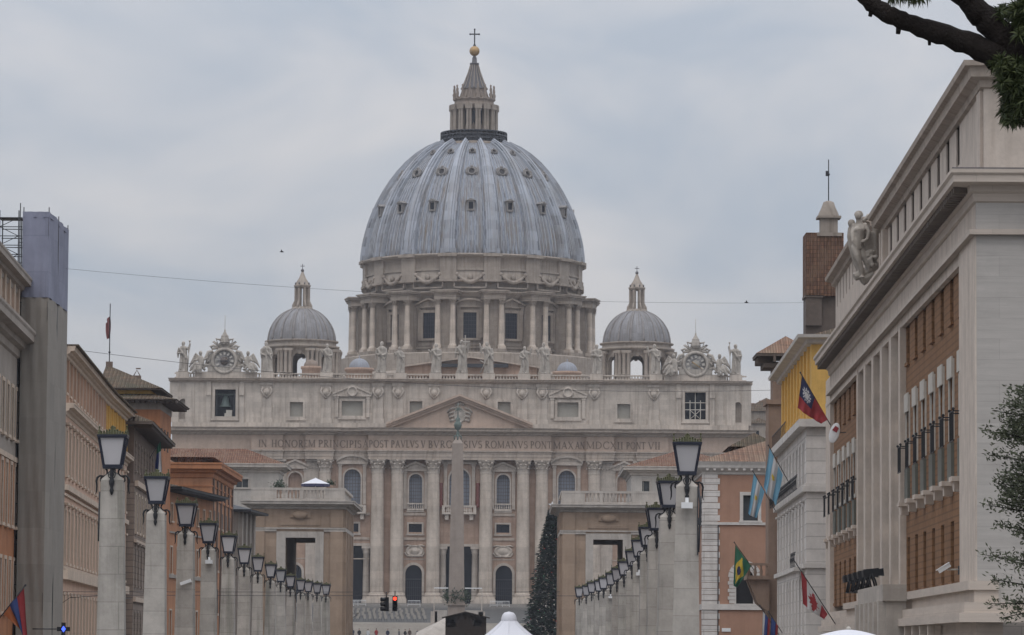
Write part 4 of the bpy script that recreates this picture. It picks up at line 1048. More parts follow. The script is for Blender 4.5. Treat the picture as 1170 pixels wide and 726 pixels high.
def frustum_frame(a, z0, z1, b0, b1, t):
    """edges of an upside-down square lantern"""
    for sx in (-1,1):
        for sy in (-1,1): a.tube([(sx*b0,sy*b0,z0),(sx*b1,sy*b1,z1)], t, 4, False)
    for z, b in ((z0,b0),(z1,b1)):
        for s in (-1,1): a.box(-b-t,b+t,s*b-t,s*b+t,z-t*1.2,z+t*1.2); a.box(s*b-t,s*b+t,-b+t,b-t,z-t*1.2,z+t*1.2)
def make_lamp():
    r = empty('obelisk_lamp', (0,0,0))
    a = MB(); a.cbox(0,0,-1.5,.5,1.5,1.5); a.cbox(0,0,.5,.75,1.3,1.3,1.1,1.1); a.cbox(0,0,.75,7.5,.98,.98,.76,.76); a.cbox(0,0,7.5,7.85,.76,.76,.1,.1)
    a.build('obelisk_shaft', M['lampstone'], r)
    a = MB(); frustum_frame(a, 7.98, 9.0, .29, .46, .045); a.box(-.52,.52,-.52,.52,9.0,9.06); a.cbox(0,0,9.06,9.12,.94,.94,.6,.6); a.box(-.33,.33,-.33,.33,7.9,7.95)
    L = a.build('lantern', M['lamp_blue'], r)
    a = MB(); a.cbox(0,0,7.99,8.99,.54,.54,.88,.88); a.build('lantern_glass', M['lampglass'], L)
    a = MB(); q = random.Random(3)
    for k in range(4):
        a.T = Matrix.Rotation(k*PI/2,4,'Z')
        for i in range(11):
            x = -.46+.092*i; h = .09+.05*math.cos((i-5)*.55)+q.uniform(0,.04)+(.13 if i == 5 else 0)
            a.cbox(x,-.47,9.06,9.06+h,.09,.05,.05,.03); a.ball((x,-.47,9.06+h),.04,5,4)
    a.T = None; a.lathe([(.3,9.1),(.22,9.2),(.08,9.26),(.1,9.33),(.01,9.38)], 8)
    a.build('cresting', M['moss'], L)
    for k in (0, 2):
        a = MB(); a.T = Matrix.Rotation(k*PI/2,4,'Z')
        f = lambda pts, w: a.tube([(x,-.02,z) for x,z in pts], w, 6)
        f([(.27,7.93),(.20,7.84),(.19,7.74),(.25,7.66),(.34,7.64),(.41,7.58),(.42,7.49),(.36,7.43),(.29,7.46),(.28,7.52),(.32,7.55)], [.035,.035,.035,.035,.035,.035,.032,.03,.028,.025,.022])
        f([(.34,7.645),(.45,7.66),(.53,7.60),(.565,7.48),(.545,7.32),(.55,7.15),(.58,7.03)], [.035,.04,.042,.04,.032,.028,.012])
        a.build('bracket', M['black'], r)
    for k in (0, 2):
        a = MB(); a.T = Matrix.Rotation(k*PI/2,4,'Z')
        a.lathe([(.02,6.98),(.05,7.04),(.075,7.14),(.045,7.22),(.085,7.34),(.10,7.45),(.05,7.58),(.085,7.68),(.05,7.78),(.075,7.9)], 8, (0,-.45,0))
        for sx in (-1,1): a.tube([(sx*.02,-.45,7.85),(sx*.13,-.46,7.72),(sx*.10,-.46,7.6),(sx*.04,-.45,7.55)],.02,5)
        a.build('pendant', M['black'], r)
    return r
LZ = [135,166,197,227,255,284,312,340,366,392,415,433,446,457]
LL = [(131,497),(179.3,544.4),(213.2,575),(240,597.6),(261,611.5),(279,625.8),(295,636),(309,644.4),(321.7,650.5),(332.5,657.3),(344,662),(353,664),(362.7,666),(372.9,667.5)]
RL = [(784.3,505.4),(764,549.4),(750,580),(739.6,602),(730,616.5),(721.6,629),(713,641),(704.7,649),(697,654.5),(690,659.5),(683.3,663),(676,665),(670,668.7),(662.3,670.7)]
ORD = ['nearest','second nearest','third nearest','fourth nearest','fifth nearest','sixth nearest','seventh nearest','seventh farthest','sixth farthest','fifth farthest','fourth farthest','third farthest','second farthest','farthest']
proto = make_lamp()
LAMPS = {}
for side, P, dzz in (('left', LL, 0), ('right', RL, 3)):
    for i, (px, py) in enumerate(P):
        z = LZ[i]+dzz; p = W(px, py+1, z)
        lab = f'stone obelisk lamp with white lantern, {ORD[i]} in the {side} row'
        base = p.z-9.04
        o = proto if (side == 'left' and i == 0) else dup(proto)
        o.location = (p.x, z, base); o.rotation_euler = (R(rnd.uniform(-.35,.35)), R(rnd.uniform(-.45,.45)), R(rnd.uniform(-4,4)))
        tag(o, lab, 'street lamp', 'obelisk lamps along the street'); LAMPS[side, i] = o
for (side, i, hx) in (('right',0,0.0),('left',3,0.1),('right',8,0.0),('right',4,.05)):   # small boxes strapped under some lanterns
    a = MB(); a.box(hx-.2,hx+.2,-.78,-.52,6.72,6.93); a.box(hx-.06,hx+.06,-.56,-.4,6.9,7.1); a.build('loudspeaker', M['white'], LAMPS[side, i])
a = MB(); a.box(.36,.40,-.5,-.3,5.1,7.5); a.tube([(.40,-.45,7.45),(.46,-.5,6.9),(.44,-.5,5.8),(.42,-.45,5.2)], .035, 5); a.box(.38,.50,-.56,-.4,6.15,6.4); a.build('conduit', M['iron'], LAMPS['right',0])
a = MB(); a.tube([(-.42,-.3,7.1),(-.44,-.32,5.9),(-.44,-.32,5.4)], .03, 5); a.build('conduit', M['iron'], LAMPS['left',0])
a = MB(); a.T = Matrix.Translation((.1,-.62,5.1)) @ Matrix.Rotation(R(-20),4,'Y'); a.box(-.28,.28,-.09,.09,-.07,.09); a.tube([(.2,0,0),(.25,.2,-.1)],.03); a.build('security_camera', M['white'], LAMPS['left',2])

# ------------------------------------------------------------------ buildings along the street
def building(name, label, cat, fr, z=0.0):
    return empty(name, (fr.P.x, fr.P.y, z), fr.rz, label, cat)
WC = {}
def window(root, s, z, w, h, pane, frame, y=0.0, d=.30, trim=.14, sill=True, proud=.06, hood=0.0, mull=1, bars=0, N=(0,1,0), U=(1,0,0), O=(0,0,0), arch=False, leaf=None):
    """a framed window set into an opening: surround + casement, and its pane as a sub-part"""
    key = (round(w,2), round(h,2), pane, frame, d, trim, sill, proud, hood, mull, bars, arch)
    if key not in WC:
        f = MB()
        zt = h-w/2 if arch else h
        if trim:
            f.box(-w/2-trim,-w/2,-proud,.02,-trim if not sill else 0,h+trim if not arch else zt); f.box(w/2,w/2+trim,-proud,.02,-trim if not sill else 0,h+trim if not arch else zt)
            if not arch: f.box(-w/2,w/2,-proud,.02,h,h+trim)
            else:
                for k in range(10):
                    a0, a1 = PI*k/10, PI*(k+1)/10; r = w/2; t = trim
                    f.prism([(r*math.cos(a0),zt+r*math.sin(a0)),(r*math.cos(a1),zt+r*math.sin(a1)),((r+t)*math.cos(a1),zt+(r+t)*math.sin(a1)),((r+t)*math.cos(a0),zt+(r+t)*math.sin(a0))], -proud, .02)
        if sill: f.box(-w/2-trim-.08,w/2+trim+.08,-proud-.12,.02,-.16,0)
        else: f.box(-w/2,w/2,-proud,.02,-trim,0) if trim else None
        if hood: f.box(-w/2-trim-.1,w/2+trim+.1,-proud-.2,.02,h+trim+.12,h+trim+.12+hood)
        f.m = 1; t = .05
        f.box(-w/2,-w/2+t,d-.08,d-.02,0,zt); f.box(w/2-t,w/2,d-.08,d-.02,0,zt); f.box(-w/2+t,w/2-t,d-.08,d-.02,0,t)
        if not arch: f.box(-w/2+t,w/2-t,d-.08,d-.02,h-t,h)
        for i in range(mull): x = -w/2+w*(i+1)/(mull+1); f.box(x-.03,x+.03,d-.08,d-.021,t,zt-t)
        for i in range(bars): zz = h*(i+1)/(bars+1); f.box(-w/2+t,w/2-t,d-.075,d-.022,zz-.025,zz+.025)
        p = MB(); window_pane(p, 0, w-.01, .005, h-.005, d-.015, arch)
        WC[key] = (f.mesh('window', [M[frame], M[leaf or 'white_frame']]), p.mesh('pane', M[pane]))
    fm, pm2 = WC[key]
    o = link('window', fm, root); 
    Uv, Nv = Vector(U), Vector(N)
    mt = Matrix(((Uv.x,Nv.x,0,0),(Uv.y,Nv.y,0,0),(0,0,1,0),(0,0,0,1)))
    pos = Vector(O)+Uv*s+Nv*y; mt.translation = (pos.x, pos.y, z)
    o.matrix_local = mt
    link('pane', pm2, o)
    return o
def profile_cornice(h, p):
    return [(0,0),(p*.12,h*.06),(p*.15,h*.3),(p*.42,h*.38),(p*.48,h*.55),(p*.92,h*.6),(p*.93,h*.82),(p,h*.9),(p,h),(0,h)]
M['glass_grey'] = glass('grey_reflecting_glass', (0.05,0.055,0.06), 0.2)
M['shutter_grey'] = plain('faded_grey_shutters', (0.235,0.205,0.185), rough=0.8, var=.08, scale=1.2)
M['shutter_brown'] = plain('brown_wood_shutters', (0.11,0.085,0.07), rough=0.8, var=.15)
M['shutter_pale'] = plain('pale_closed_shutters', (0.36,0.33,0.30), rough=0.8, var=.08, scale=1.2)
M['dark_room'] = glass('dark_opening', (0.012,0.012,0.014), 0.6)

# ---- right: the long travertine and brick palace
RF_near = W(1116, 450, 150); 
FR = Frame((RF_near.x+.0234*(247-150), 247), (RF_near.x, RF_near.y))     # local x runs from the far end to the near corner
LR = FR.L
M['trav_r'] = stone('palace_travertine', (0.45,0.405,0.36), course=(1.8,.75,.008), streak=0.22, scale=0.7, mortar=0.86)
M['trav_r2'] = stone('smooth_travertine_bands', (0.545,0.47,0.405), streak=0.45, scale=0.8)
M['brick_r'] = stone('brown_brick', (0.25,0.13,0.062), course=(.36,.30,.035), streak=0.25, scale=0.35, mortar=0.5, var=.16)
def darkbricks(): pass
M['dark_brown_shutter'] = plain('dark_brown_shutters', (0.05,0.035,0.028), rough=.7)
M['soffit_shade'] = stone('soffit_shade_stone', (0.15,0.125,0.105), streak=.4, scale=1.0)  # shade under the palace cornice, painted as a darker stone colour
PALACE = building('palace', 'long pale travertine palace with brown brick panels and deep cornice on the right', 'building', FR)
fz = lambda px, py: FR.z(px, py)
z_led0, z_led1 = fz(1104, 712), fz(1104, 690)
z_led2 = fz(1104, 666)
z_cor0, z_cor1 = fz(1116, 231), W(1094, 193, 149).z
z_top = fz(1116, 69)
s_bp0, s_bp1 = FR.s(1029, 500), FR.s(1096, 500)       # near brick panel
s_p0 = FR.s(980, 500); s_f0 = FR.s(943.5, 560)        # fin zone / far brick panel
z_br1 = fz(1096, 283); z_br1 = max(z_br1, fz(1096,285))
rows = [(fz(1092.6,357), fz(1092.6,286)), (fz(1092.7,490), fz(1092.7,408)), (fz(1092,662), fz(1092,592))]
sc_near = [FR.s(x, 500) for x in (1032,1040.8,1050,1059.8,1070,1081,1092.6)]
step_ = (sc_near[-1]-sc_near[0])/6
sc_near = [sc_near[0]+step_*i for i in range(7)]
off = s_bp0-s_f0-(s_bp1-s_bp0)*0
sc_far = [s for s in [s_p0-1.6-step_*i for i in range(9)] if s > s_f0+.6]
ww = [.34*step_, .40*step_, .34*step_]
holes = []
for s in sc_near+sc_far:
    for (a, b), w in zip(rows, ww): holes.append((s-w/2, s+w/2, a, b, 0))
def in_brick(s): return s_bp0 < s < s_bp1 or s_f0 < s < s_p0
for (sa, sb), mat_ in (((s_bp0,s_bp1),'brick_r'), ((s_f0,s_p0),'brick_r')):
    mb = MB(); mb.wall((0,.25,0),(1,0,0),(0,1,0), sa, sb, z_led2, z_cor0-1.7, [h for h in holes if sa < h[0] < sb], .5)
    mb.build('brick_panel', M[mat_], PALACE)
mb = MB()                                        # piers and bands of travertine
mb.box(s_bp1, LR-.221, 0, 1.0, z_led2, z_cor0); mb.box(s_bp1+.9, LR+.0, -.06, -.001, z_led2, z_cor0-1.2); mb.box(0, s_f0, 0, 1.0, 0, z_cor0)
mb.box(s_f0, LR-.221, .02, 1.0, z_cor0-1.7, z_cor0); mb.box(s_f0-.02, s_p0, -.03, .019, z_cor0-1.7, z_cor0-1.45)
n = 5; fw = (s_bp0-s_p0)
for i in range(n+1):
    x = s_p0+fw*i/n; mb.box(x-.75 if 0 < i else x-.3, x+.75 if i < n else x+.3, -.05, 1.0, z_led2-.5, z_cor0-1.69)
mb.box(s_p0, s_bp0, .5, 1.1, z_led2-.5, z_cor0-1.7) 
mb.box(0, LR-.3, 1.0, 24, z_led1, z_cor0); mb.box(0,LR-.3,.75,1.0,z_led2,z_cor0)
mb.build('stone_wall', M['trav_r2'], PALACE)
for i in range(n):
    x = s_p0+fw*(i+.5)/n; w = fw/n-1.5
    p = MB(); p.box(x-w/2,x+w/2,.44,.5,z_led2+.8,z_cor0-2.3)
    for k in range(1,9): 
        zz = z_led2+.8+(z_cor0-2.3-z_led2-.8)*k/9; p.m = 1; p.box(x-w/2,x+w/2,.40,.439,zz-.35,zz+.35) if k % 2 == 0 else p.box(x-w/2,x+w/2,.42,.439,zz-.04,zz+.04)
    p.build('stair_window', [M['glass_grey'], M['trav_r2']], PALACE)
for s in sc_near+sc_far:
    for r_, ((a, b), w) in enumerate(zip(rows, ww)):
        if r_ == 1:
            o = window(PALACE, s, a, w, b-a, 'shutter_pale', 'white_frame', y=.25, d=.16, trim=.22, proud=.06, sill=False, mull=1)
            f = MB(); f.box(-w/2-.2,w/2+.2,-.13,-.062,b-a-.55,b-a+.32); f.build('lintel', M['white_plain'] if 'white_plain' in M else M['white_frame'], o)
            g = MB(); zr0, zr1 = a-.55, a+.7
            g.box(s-.85,s+.85,-.22,-.17,zr1-.05,zr1); g.box(s-.85,s+.85,-.22,-.17,zr0,zr0+.05)
            for i in range(7): g.box(s-.85+.283*i-.015,s-.85+.283*i+.015,-.21,-.18,zr0+.05,zr1-.05)
            for q in (-1,1): g.box(s+q*.84-.03,s+q*.84+.03,-.2,.25,zr1-.05,zr1+.0); g.ball((s+q*.84,-.2,zr1+.06),.07,6,4)
            g.build('railing', M['black'], PALACE)
            g = MB(); g.box(s-w/2,s+w/2,.12,.3,a-1.95,a-.35); g.build('spandrel_panel', M['panel_green'] if 'panel_green' in M else M.setdefault('panel_green', plain('grey_green_panels', (0.12,0.125,0.105), rough=0.6, var=.08)), PALACE)
            g = MB(); g.box(s-.72,s+.72,-.25,.25,a-2.15,a-1.95); g.prism([(s-.5,a-2.15),(s+.5,a-2.15),(s+.3,a-2.55),(s-.3,a-2.55)],-.12,.24); g.build('balcony_slab', M['trav_r2'], PALACE)
        else:
            window(PALACE, s, a, w, b-a, 'dark_brown_shutter', 'brick_r', y=.25, d=.22, trim=0, sill=True, proud=.0, mull=1, leaf='shutter_brown')
# base, ledges
mb = MB(); mb.box(0,LR+.35,-.35,24.3,0,z_led0-.6); mb.box(0,LR-.23,-.02,1.0,z_led0-.6,z_led1)
mb.T = None
mb.box(0, LR+.75, -.75, -.021, z_led0, z_led0+.35); mb.box(0, LR+.55, -.55, -.021, z_led0+.35, z_led1)
mb.box(LR, LR+.75, -.021, 24, z_led0, z_led0+.35); mb.box(LR, LR+.55, -.021, 24, z_led0+.35, z_led1)
mb.box(0, LR+.05, -.12, .8, z_led1, z_led2-.35); mb.box(s_p0-8, LR+.16, -.35, .8, z_led2-.35, z_led2)
for s in (s_bp0+5.2, s_bp0+7.4): mb.box(s-.55, s+.55, -.45, -.02, z_led0, z_led2+.02)
for s in [s_bp0+2+4.2*i for i in range(6)]: mb.box(s-.3, s+.3, -.62, -.34, z_led0-2.6, z_led0-.002)
mb.build('base', M['veined_warm'], PALACE)
for i in range(6):
    s = s_bp0+4.1+4.2*i; b = MB(); b.box(s-1.4,s+1.4,-.42,-.352,.4,z_led0-.9); b.build('doorway', M['dark_room'], PALACE)
# near end wall, facing the viewer, with a shallow recessed panel
mb = MB(); OE = (LR,0,0)
mb.wall(OE,(0,1,0),(-1,0,0), 0, 24, z_led1, z_cor0, [(3.1,20,z_led1+2,z_cor0-3.0,0)], .22)
mb.quad((LR-.2,3,z_led1),(LR-.2,20.2,z_led1),(LR-.2,20.2,z_cor0),(LR-.2,3,z_cor0))
mb.build('end_wall', M['veined'], PALACE)
# main cornice with dentils wrapping the corner
mb = MB(); cp = 1.05; hcor = z_cor1-z_cor0
pr = [(0,z_cor0),(.10,z_cor0+.05),(.14,z_cor0+.35),(.26,z_cor0+.42),(.28,z_cor0+.66),(cp-.10,z_cor0+.70),(cp-.1,z_cor0+hcor*.8),(cp,z_cor0+hcor*.88),(cp,z_cor1),(0,z_cor1)]
mb.extr(pr, 0, LR, 0, 1)
mb.T = Matrix.Translation((LR,0,0)) @ Matrix.Rotation(PI/2,4,'Z'); mb.extr(pr, 0, 24, 1, 0); mb.T = None
mb.box(0, LR-.02, 0.02, 24, z_cor0+.003, z_cor1-.01)
mb.m = 1  # dentils coloured dark to deepen the shade of the shallow overhang
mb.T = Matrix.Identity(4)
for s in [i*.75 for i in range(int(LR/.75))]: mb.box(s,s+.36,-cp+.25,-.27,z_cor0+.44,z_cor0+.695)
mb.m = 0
mb.box(0,LR+.02,-.28,-.0,z_cor0-1.25,z_cor0-1.05); mb.box(LR,LR+.28,-.28,24,z_cor0-1.25,z_cor0-1.05)
mb.build('cornice', [M['veined_warm'], M['soffit_shade']], PALACE)
mb = MB(); mb.box(0,LR+cp-.05,-cp+.05,.2,z_cor1,z_cor1+.06); mb.box(LR-.2,LR+cp-.05,.2,24,z_cor1,z_cor1+.06); mb.build('gutter', M['lead_dark'], PALACE)
# attic storey set a little back: high part near, lower part beyond the sculpture
ah0 = z_cor1; s_a = FR.s(1003, 260)
yo = .35
aslots = [FR.s(x, 160, yo) for x in (1034,1042,1051,1061,1071.5,1082.5,1094.5)]
st = (aslots[-1]-aslots[0])/6; aslots = [aslots[-1]-st*i for i in range(12) if aslots[-1]-st*i > s_a+1.5]
za0, za1 = FR.z(1094.5,190,yo), FR.z(1094.5,129,yo)
zat = z_top
mb = MB(); mb.wall((0,yo,0),(1,0,0),(0,1,0), s_a, LR-.35, ah0-.02, zat-1.0, [(s-.16*st,s+.16*st,za0,za1,0) for s in aslots], .6)
mb.box(s_a, LR-.35, yo+.6, 23, ah0-.02, zat-1.0)
mb.box(LR-2.3, LR-.8, yo-.12, yo-.001, ah0, zat-1.0)
for s in (s_a+.4, s_a+2.1): mb.box(s-.4, s+.4, yo-.3, yo-.001, ah0, zat-1.0)
mb.build('attic', M['trav_r2'], PALACE)
for s in aslots: window(PALACE, s, za0, .32*st, za1-za0, 'dark_room', 'trav_r2', y=yo, d=.14, trim=0, sill=False, proud=0, mull=0, leaf='shutter_brown')
mb = MB(); pr = [(0,zat-1.0),(.15,zat-.95),(.2,zat-.7),(.55,zat-.6),(.6,zat-.25),(.8,zat-.2),(.85,zat),(0,zat)]
mb.T = Matrix.Translation((0,yo,0)); mb.extr(pr, s_a-.4, LR-.35, .5, 1)
mb.T = Matrix.Translation((LR-.35,yo,0)) @ Matrix.Rotation(PI/2,4,'Z'); mb.extr(pr, 0, 22.6, 1, 0); mb.T = None
mb.box(s_a-.4, LR-.35, yo, 23, zat-1.0, zat-.01); mb.box(s_a-.2, LR-.7, yo+.4, 22, zat, zat+.5)
mb.build('attic_cornice', M['cornice_stone'], PALACE)
# lower far attic
s_b1 = FR.s(996, 290, yo); zl = FR.z(974, 287, yo)
zw0, zw1 = FR.z(958,349,yo), FR.z(958,322,yo)
sl = [1.0+3.0*i for i in range(int((s_b1-2)/3.0))]
mb = MB(); mb.wall((0,yo,0),(1,0,0),(0,1,0), 0, s_b1, ah0-.02, zl-.6, [(s-.3+1,s+.3+1,zw0,zw1,0) for s in sl], .5); mb.box(0,s_a,yo+.5,20,ah0-.02,zl-.6)
mb.build('attic', M['trav_r2'], PALACE)
for s in sl: window(PALACE, s+1, zw0, .6, zw1-zw0, 'dark_room', 'trav_r2', y=yo, d=.12, trim=0, sill=False, proud=0, mull=0, leaf='shutter_brown')
mb = MB(); pr = [(0,zl-.6),(.2,zl-.5),(.25,zl-.3),(.6,zl-.2),(.65,zl),(0,zl)]; mb.T = Matrix.Translation((0,yo,0)); mb.extr(pr,-.5,s_b1+2,.5,0); mb.T = None; mb.box(-.5,s_a,yo,20,zl-.6,zl-.01)
mb.build('attic_cornice', M['cornice_stone'], PALACE)
# ledge block that carries the floodlights
FLs = FR.s(1014, 674, -1.2); FLz = FR.z(1006, 671, -1.0); FLx = FR.s(996, 660, -1.0)
mb = MB(); mb.box(FLs-17, FLs+.3, -1.3, -.36, 0, FLz-.75); mb.box(FLs-17.2, FLs+.5, -1.45, -.36, FLz-.75, FLz)
for i in range(6): mb.box(FLs-16.4+3.2*i-.5, FLs-16.4+3.2*i+.5, -1.62, -1.29, 0.5, FLz-.76)
mb.build('porch', M['trav_r'], PALACE)

# ---- right: white rusticated building with a yellow attic, beyond the palace
M['white_rust'] = stone('white_rusticated_plaster', (0.64,0.60,0.565), course=(3.6,.82,.035), streak=0.25, scale=0.6, mortar=0.55)
M['white_plain'] = stone('white_plaster', (0.57,0.535,0.50), streak=0.3, scale=0.7)
M['yellow'] = stone('ochre_yellow_plaster', (0.66,0.41,0.12), streak=0.2, scale=0.5)
gx = W(922, 600, 256); gf = W(888, 600, 296)
FG = Frame((gf.x, gf.y), (gx.x, gx.y)); LG = FG.L
GB = building('apartment_block', 'white rusticated apartment block with ochre yellow top storeys and iron balconies', 'building', FG)
gz1 = FG.z(922, 482); gzt = FG.z(922, 383)
wn_x = [LG*(i+.7)/9.6 for i in range(9)]
rw = [(FG.z(922,722),FG.z(922,660),1.0), (FG.z(922,646),FG.z(922,577),1.1), (FG.z(922,552),FG.z(922,504),1.1)]
hs = [(s-w/2,s+w/2,a,b,0) for s in wn_x for a,b,w in rw]
mb = MB(); mb.wall((0,0,0),(1,0,0),(0,1,0),0,LG,0,gz1,hs,.4); mb.box(0,LG,.4,16,0,gz1); mb.box(LG,LG+.06,-.06,16,0,gz1-.8)
mb.build('wall', M['white_rust'], GB)
for s in wn_x:
    for k, (a,b,w) in enumerate(rw): window(GB, s, a, w, b-a, 'shutter_pale' if k != 2 else 'glass_grey', 'white_plain', d=.3, trim=.16, hood=.12 if k == 1 else 0)
mb = MB()
for z0, h, p in ((gz1-.35,.5,.55),(FG.z(922,562),.35,.3),(FG.z(922,556),.2,.15),(FG.z(922,649),.3,.25)):
    mb.box(-.1,LG+p,-p,16+.0,z0,z0+h)
mb.build('string_course', M['white_plain'], GB)
for (za, s0, s1) in ((FG.z(922,560), 1.0, LG-1.0), (FG.z(922,648), LG-9, LG-3)):       # iron balcony railings
    g = MB(); g.box(s0,s1,-.62,-.57,za+1.0,za+1.06); n = int((s1-s0)/1.1); g.box(s0,s1,-.62,-.57,za+.1,za+.14)
    for i in range(n): x = s0+(s1-s0)*i/n; g.box(x-.02,x+.02,-.61,-.58,za+.1,za+1.0)
    for i in range(n): x = s0+(s1-s0)*(i+.5)/n; g.tube([(x-.3,-.6,za+.2),(x-.1,-.66,za+.6),(x+.3,-.6,za+.95)], .018, 4)
    g.build('railing', M['iron'], GB)
    if za < gz1-6: b = MB(); b.box(s0-.2,s1+.2,-.7,-.002,za-.2,za+.05); b.build('balcony_slab', M['white_plain'], GB)
yh = [(s-.5,s+.5,gz1+1.1,gzt-1.5,0) for s in wn_x]
mb = MB(); mb.wall((0,.3,0),(1,0,0),(0,1,0),0,LG-.3,gz1+.14,gzt-.6,yh,.35); mb.box(0,LG-.3,.65,15,gz1+.14,gzt-.6)
for s in wn_x: mb.box(s+.95,s+1.35,.15,.299,gz1+.15,gzt-.6)
mb.build('attic', M['yellow'], GB)
for s in wn_x: window(GB, s, gz1+1.1, 1.0, gzt-2.6-gz1, 'shutter_grey', 'yellow', y=.3, d=.25, trim=.1)
mb = MB(); pr = [(0,gzt-.6),(.3,gzt-.5),(.35,gzt-.3),(.9,gzt-.2),(.95,gzt),(0,gzt)]; mb.T = Matrix.Translation((0,.3,0)); mb.extr(pr,-.5,LG-.3,1,1)
mb.T = Matrix.Translation((LG-.3,.3,0)) @ Matrix.Rotation(PI/2,4,'Z'); mb.extr(pr,0,15,1,1); mb.T = None; mb.box(-.5,LG-.3,.3,15,gzt-.6,gzt-.01)
mb.build('cornice', M['white_plain'], GB)
def hip(mb, x0, x1, y0, y1, z, h, ov=0.0, fx=.5):
    x0 -= ov; x1 += ov; y0 -= ov; y1 += ov
    w, d = x1-x0, y1-y0
    if w >= d: a, b = (x0+d/2,(y0+y1)/2,z+h), (x1-d/2,(y0+y1)/2,z+h)
    else: a, b = ((x0+x1)/2,y0+w/2,z+h), ((x0+x1)/2,y1-w/2,z+h)
    c = [(x0,y0,z),(x1,y0,z),(x1,y1,z),(x0,y1,z)]
    if w >= d: mb.add(c+[a,b], [(0,1,5,4),(1,2,5),(2,3,4,5),(3,0,4),(3,2,1,0)])
    else: mb.add(c+[a,b], [(0,1,4),(1,2,5,4),(2,3,5),(3,0,4,5),(3,2,1,0)])
mb = MB(); hip(mb,-.3,LG-.6,.7,14.5,gzt+.02,2.6,.4); mb.build('roof', M['roof_brown'], GB)
g = MB(); n = 9
for i in range(2*n): x = .2+(LG*.5)*i/(2*n); g.box(x-.02,x+.02,-.40,-.37,gz1+.15,gz1+1.1)
g.box(.2,LG*.5,-.41,-.36,gz1+1.1,gz1+1.16); g.build('railing', M['iron'], GB)

# ---- right: brown palace corner with a broad tiled eave, beyond
J0 = W(878, 600, 300); J1 = W(905, 600, 300)
FJ = Frame((J0.x, J0.y), (J1.x, J1.y)); M['brown_plaster'] = stone('brown_plaster', (0.27,0.19,0.145), streak=0.4, scale=0.6)
JB = building('corner_palace', 'narrow brown palace corner with broad tiled eave and carved balcony beside white block', 'building', FJ)
jt = FJ.z(880, 404)
mb = MB(); mb.box(0,FJ.L,0,3.4,0,jt-3.6); mb.box(.35,FJ.L,.4,3.2,jt-3.6,jt-.6); mb.box(-.2,FJ.L,-.25,3.6,jt-3.9,jt-3.55); mb.box(-.15,.0,-.2,3.4,0,6.5); mb.build('wall', M['brown_plaster'], JB)
mb = MB(); mb.m = 1; mb.box(-.95,FJ.L,-.9,4.6,jt-.25,jt-.05)
for i in range(4): mb.box(-.85,.36,.2+1.0*i,.5+1.0*i,jt-.75,jt-.25)
for i in range(5): mb.box(.3+.9*i,.5+.9*i,-.9,.41,jt-.7,jt-.25)
mb.box(-.4,FJ.L,-.3,3.7,jt-1.1,jt-.75)
mb.m = 0; hip(mb,-1.0,FJ.L+2,-.95,4.7,jt-.045,1.5); JR = mb.build('roof', [M['roof_mix'], M['shutter_brown']], JB)
mb = MB(); mz = FJ.z(876,662); mb.box(-1.7,.0,-1.6,3,mz-.05,mz+.25); mb.prism([(-.9,mz-1.8),(-.002,mz-2.6),(-.002,mz-.06),(-1.6,mz-.06)],-1.2,-.6); mb.prism([(-.9,mz-1.8),(-.002,mz-2.6),(-.002,mz-.06),(-1.6,mz-.06)],1.6,2.2)
mb.box(-1.7,-1.45,-1.6,3,mz+1.0,mz+1.2); mb.box(-1.45,.0,-1.6,-1.4,mz+1.0,mz+1.2)
for i in range(10): mb.lathe([(.1,.25),(.15,.5),(.06,.85),(.1,1.0)],6,(-1.57,-1.4+.45*i,mz))
for i in range(3): mb.lathe([(.1,.25),(.15,.5),(.06,.85),(.1,1.0)],6,(-1.1+.45*i,-1.5,mz))
mb.build('balcony', M['brown_plaster'], JB)

# ---- right: roof turret of tile-hung brick with a stone lantern and a weather vane
t0 = W(921, 360, 330); t1 = W(964, 360, 330)
FT = Frame((t0.x, t0.y), (t1.x, t1.y)); LT = FT.L
TB = building('turret', 'square turret faced with old red tiles, stone cap and weather vane above yellow attic', 'tower', FT)
M['brick_tile'] = tiles('old_brown_tiles', (0.33,0.18,0.115), (0.19,0.11,0.075), (0.25,0.16,0.11), pitch=.30, row=.34)
tz = lambda y: FT.z(940, y)
mb = MB(); mb.box(0,LT,0,LT*1.2,tz(338),tz(266)); mb.build('wall', M['brick_tile'], TB)
mb = MB(); mb.box(.0,LT*.42,.1,LT,tz(372),tz(338)); mb.box(-.1,LT*.46,0,LT,tz(340),tz(337)); mb.box(0,LT,.5,LT,0,tz(372)); mb.box(LT*.42,LT,.5,LT,tz(372),tz(338)); mb.build('base', M['shutter_brown'], TB)
mb = MB(); cx = LT*.62; mb.cbox(cx,.9,tz(268),tz(247),1.45,1.45); mb.cbox(cx,.9,tz(249),tz(246.5),2.0,2.0); mb.lathe([(.9,tz(246.5)),(.85,tz(243)),(.6,tz(236)),(.45,tz(230)),(.2,tz(228.5))],12,(cx,.9,0)); mb.cbox(cx,.9,tz(270),tz(266),2.1,2.1)
mb.build('cap', M['trav_drum'], TB)
mb = MB(); mb.tube([(cx,.9,tz(230)),(cx,.9,tz(181))],.05); mb.box(cx-.25,cx+.05,.87,.93,tz(200),tz(194)); mb.ball((cx,.9,tz(198)),.12); mb.build('weather_vane', M['iron'], TB)

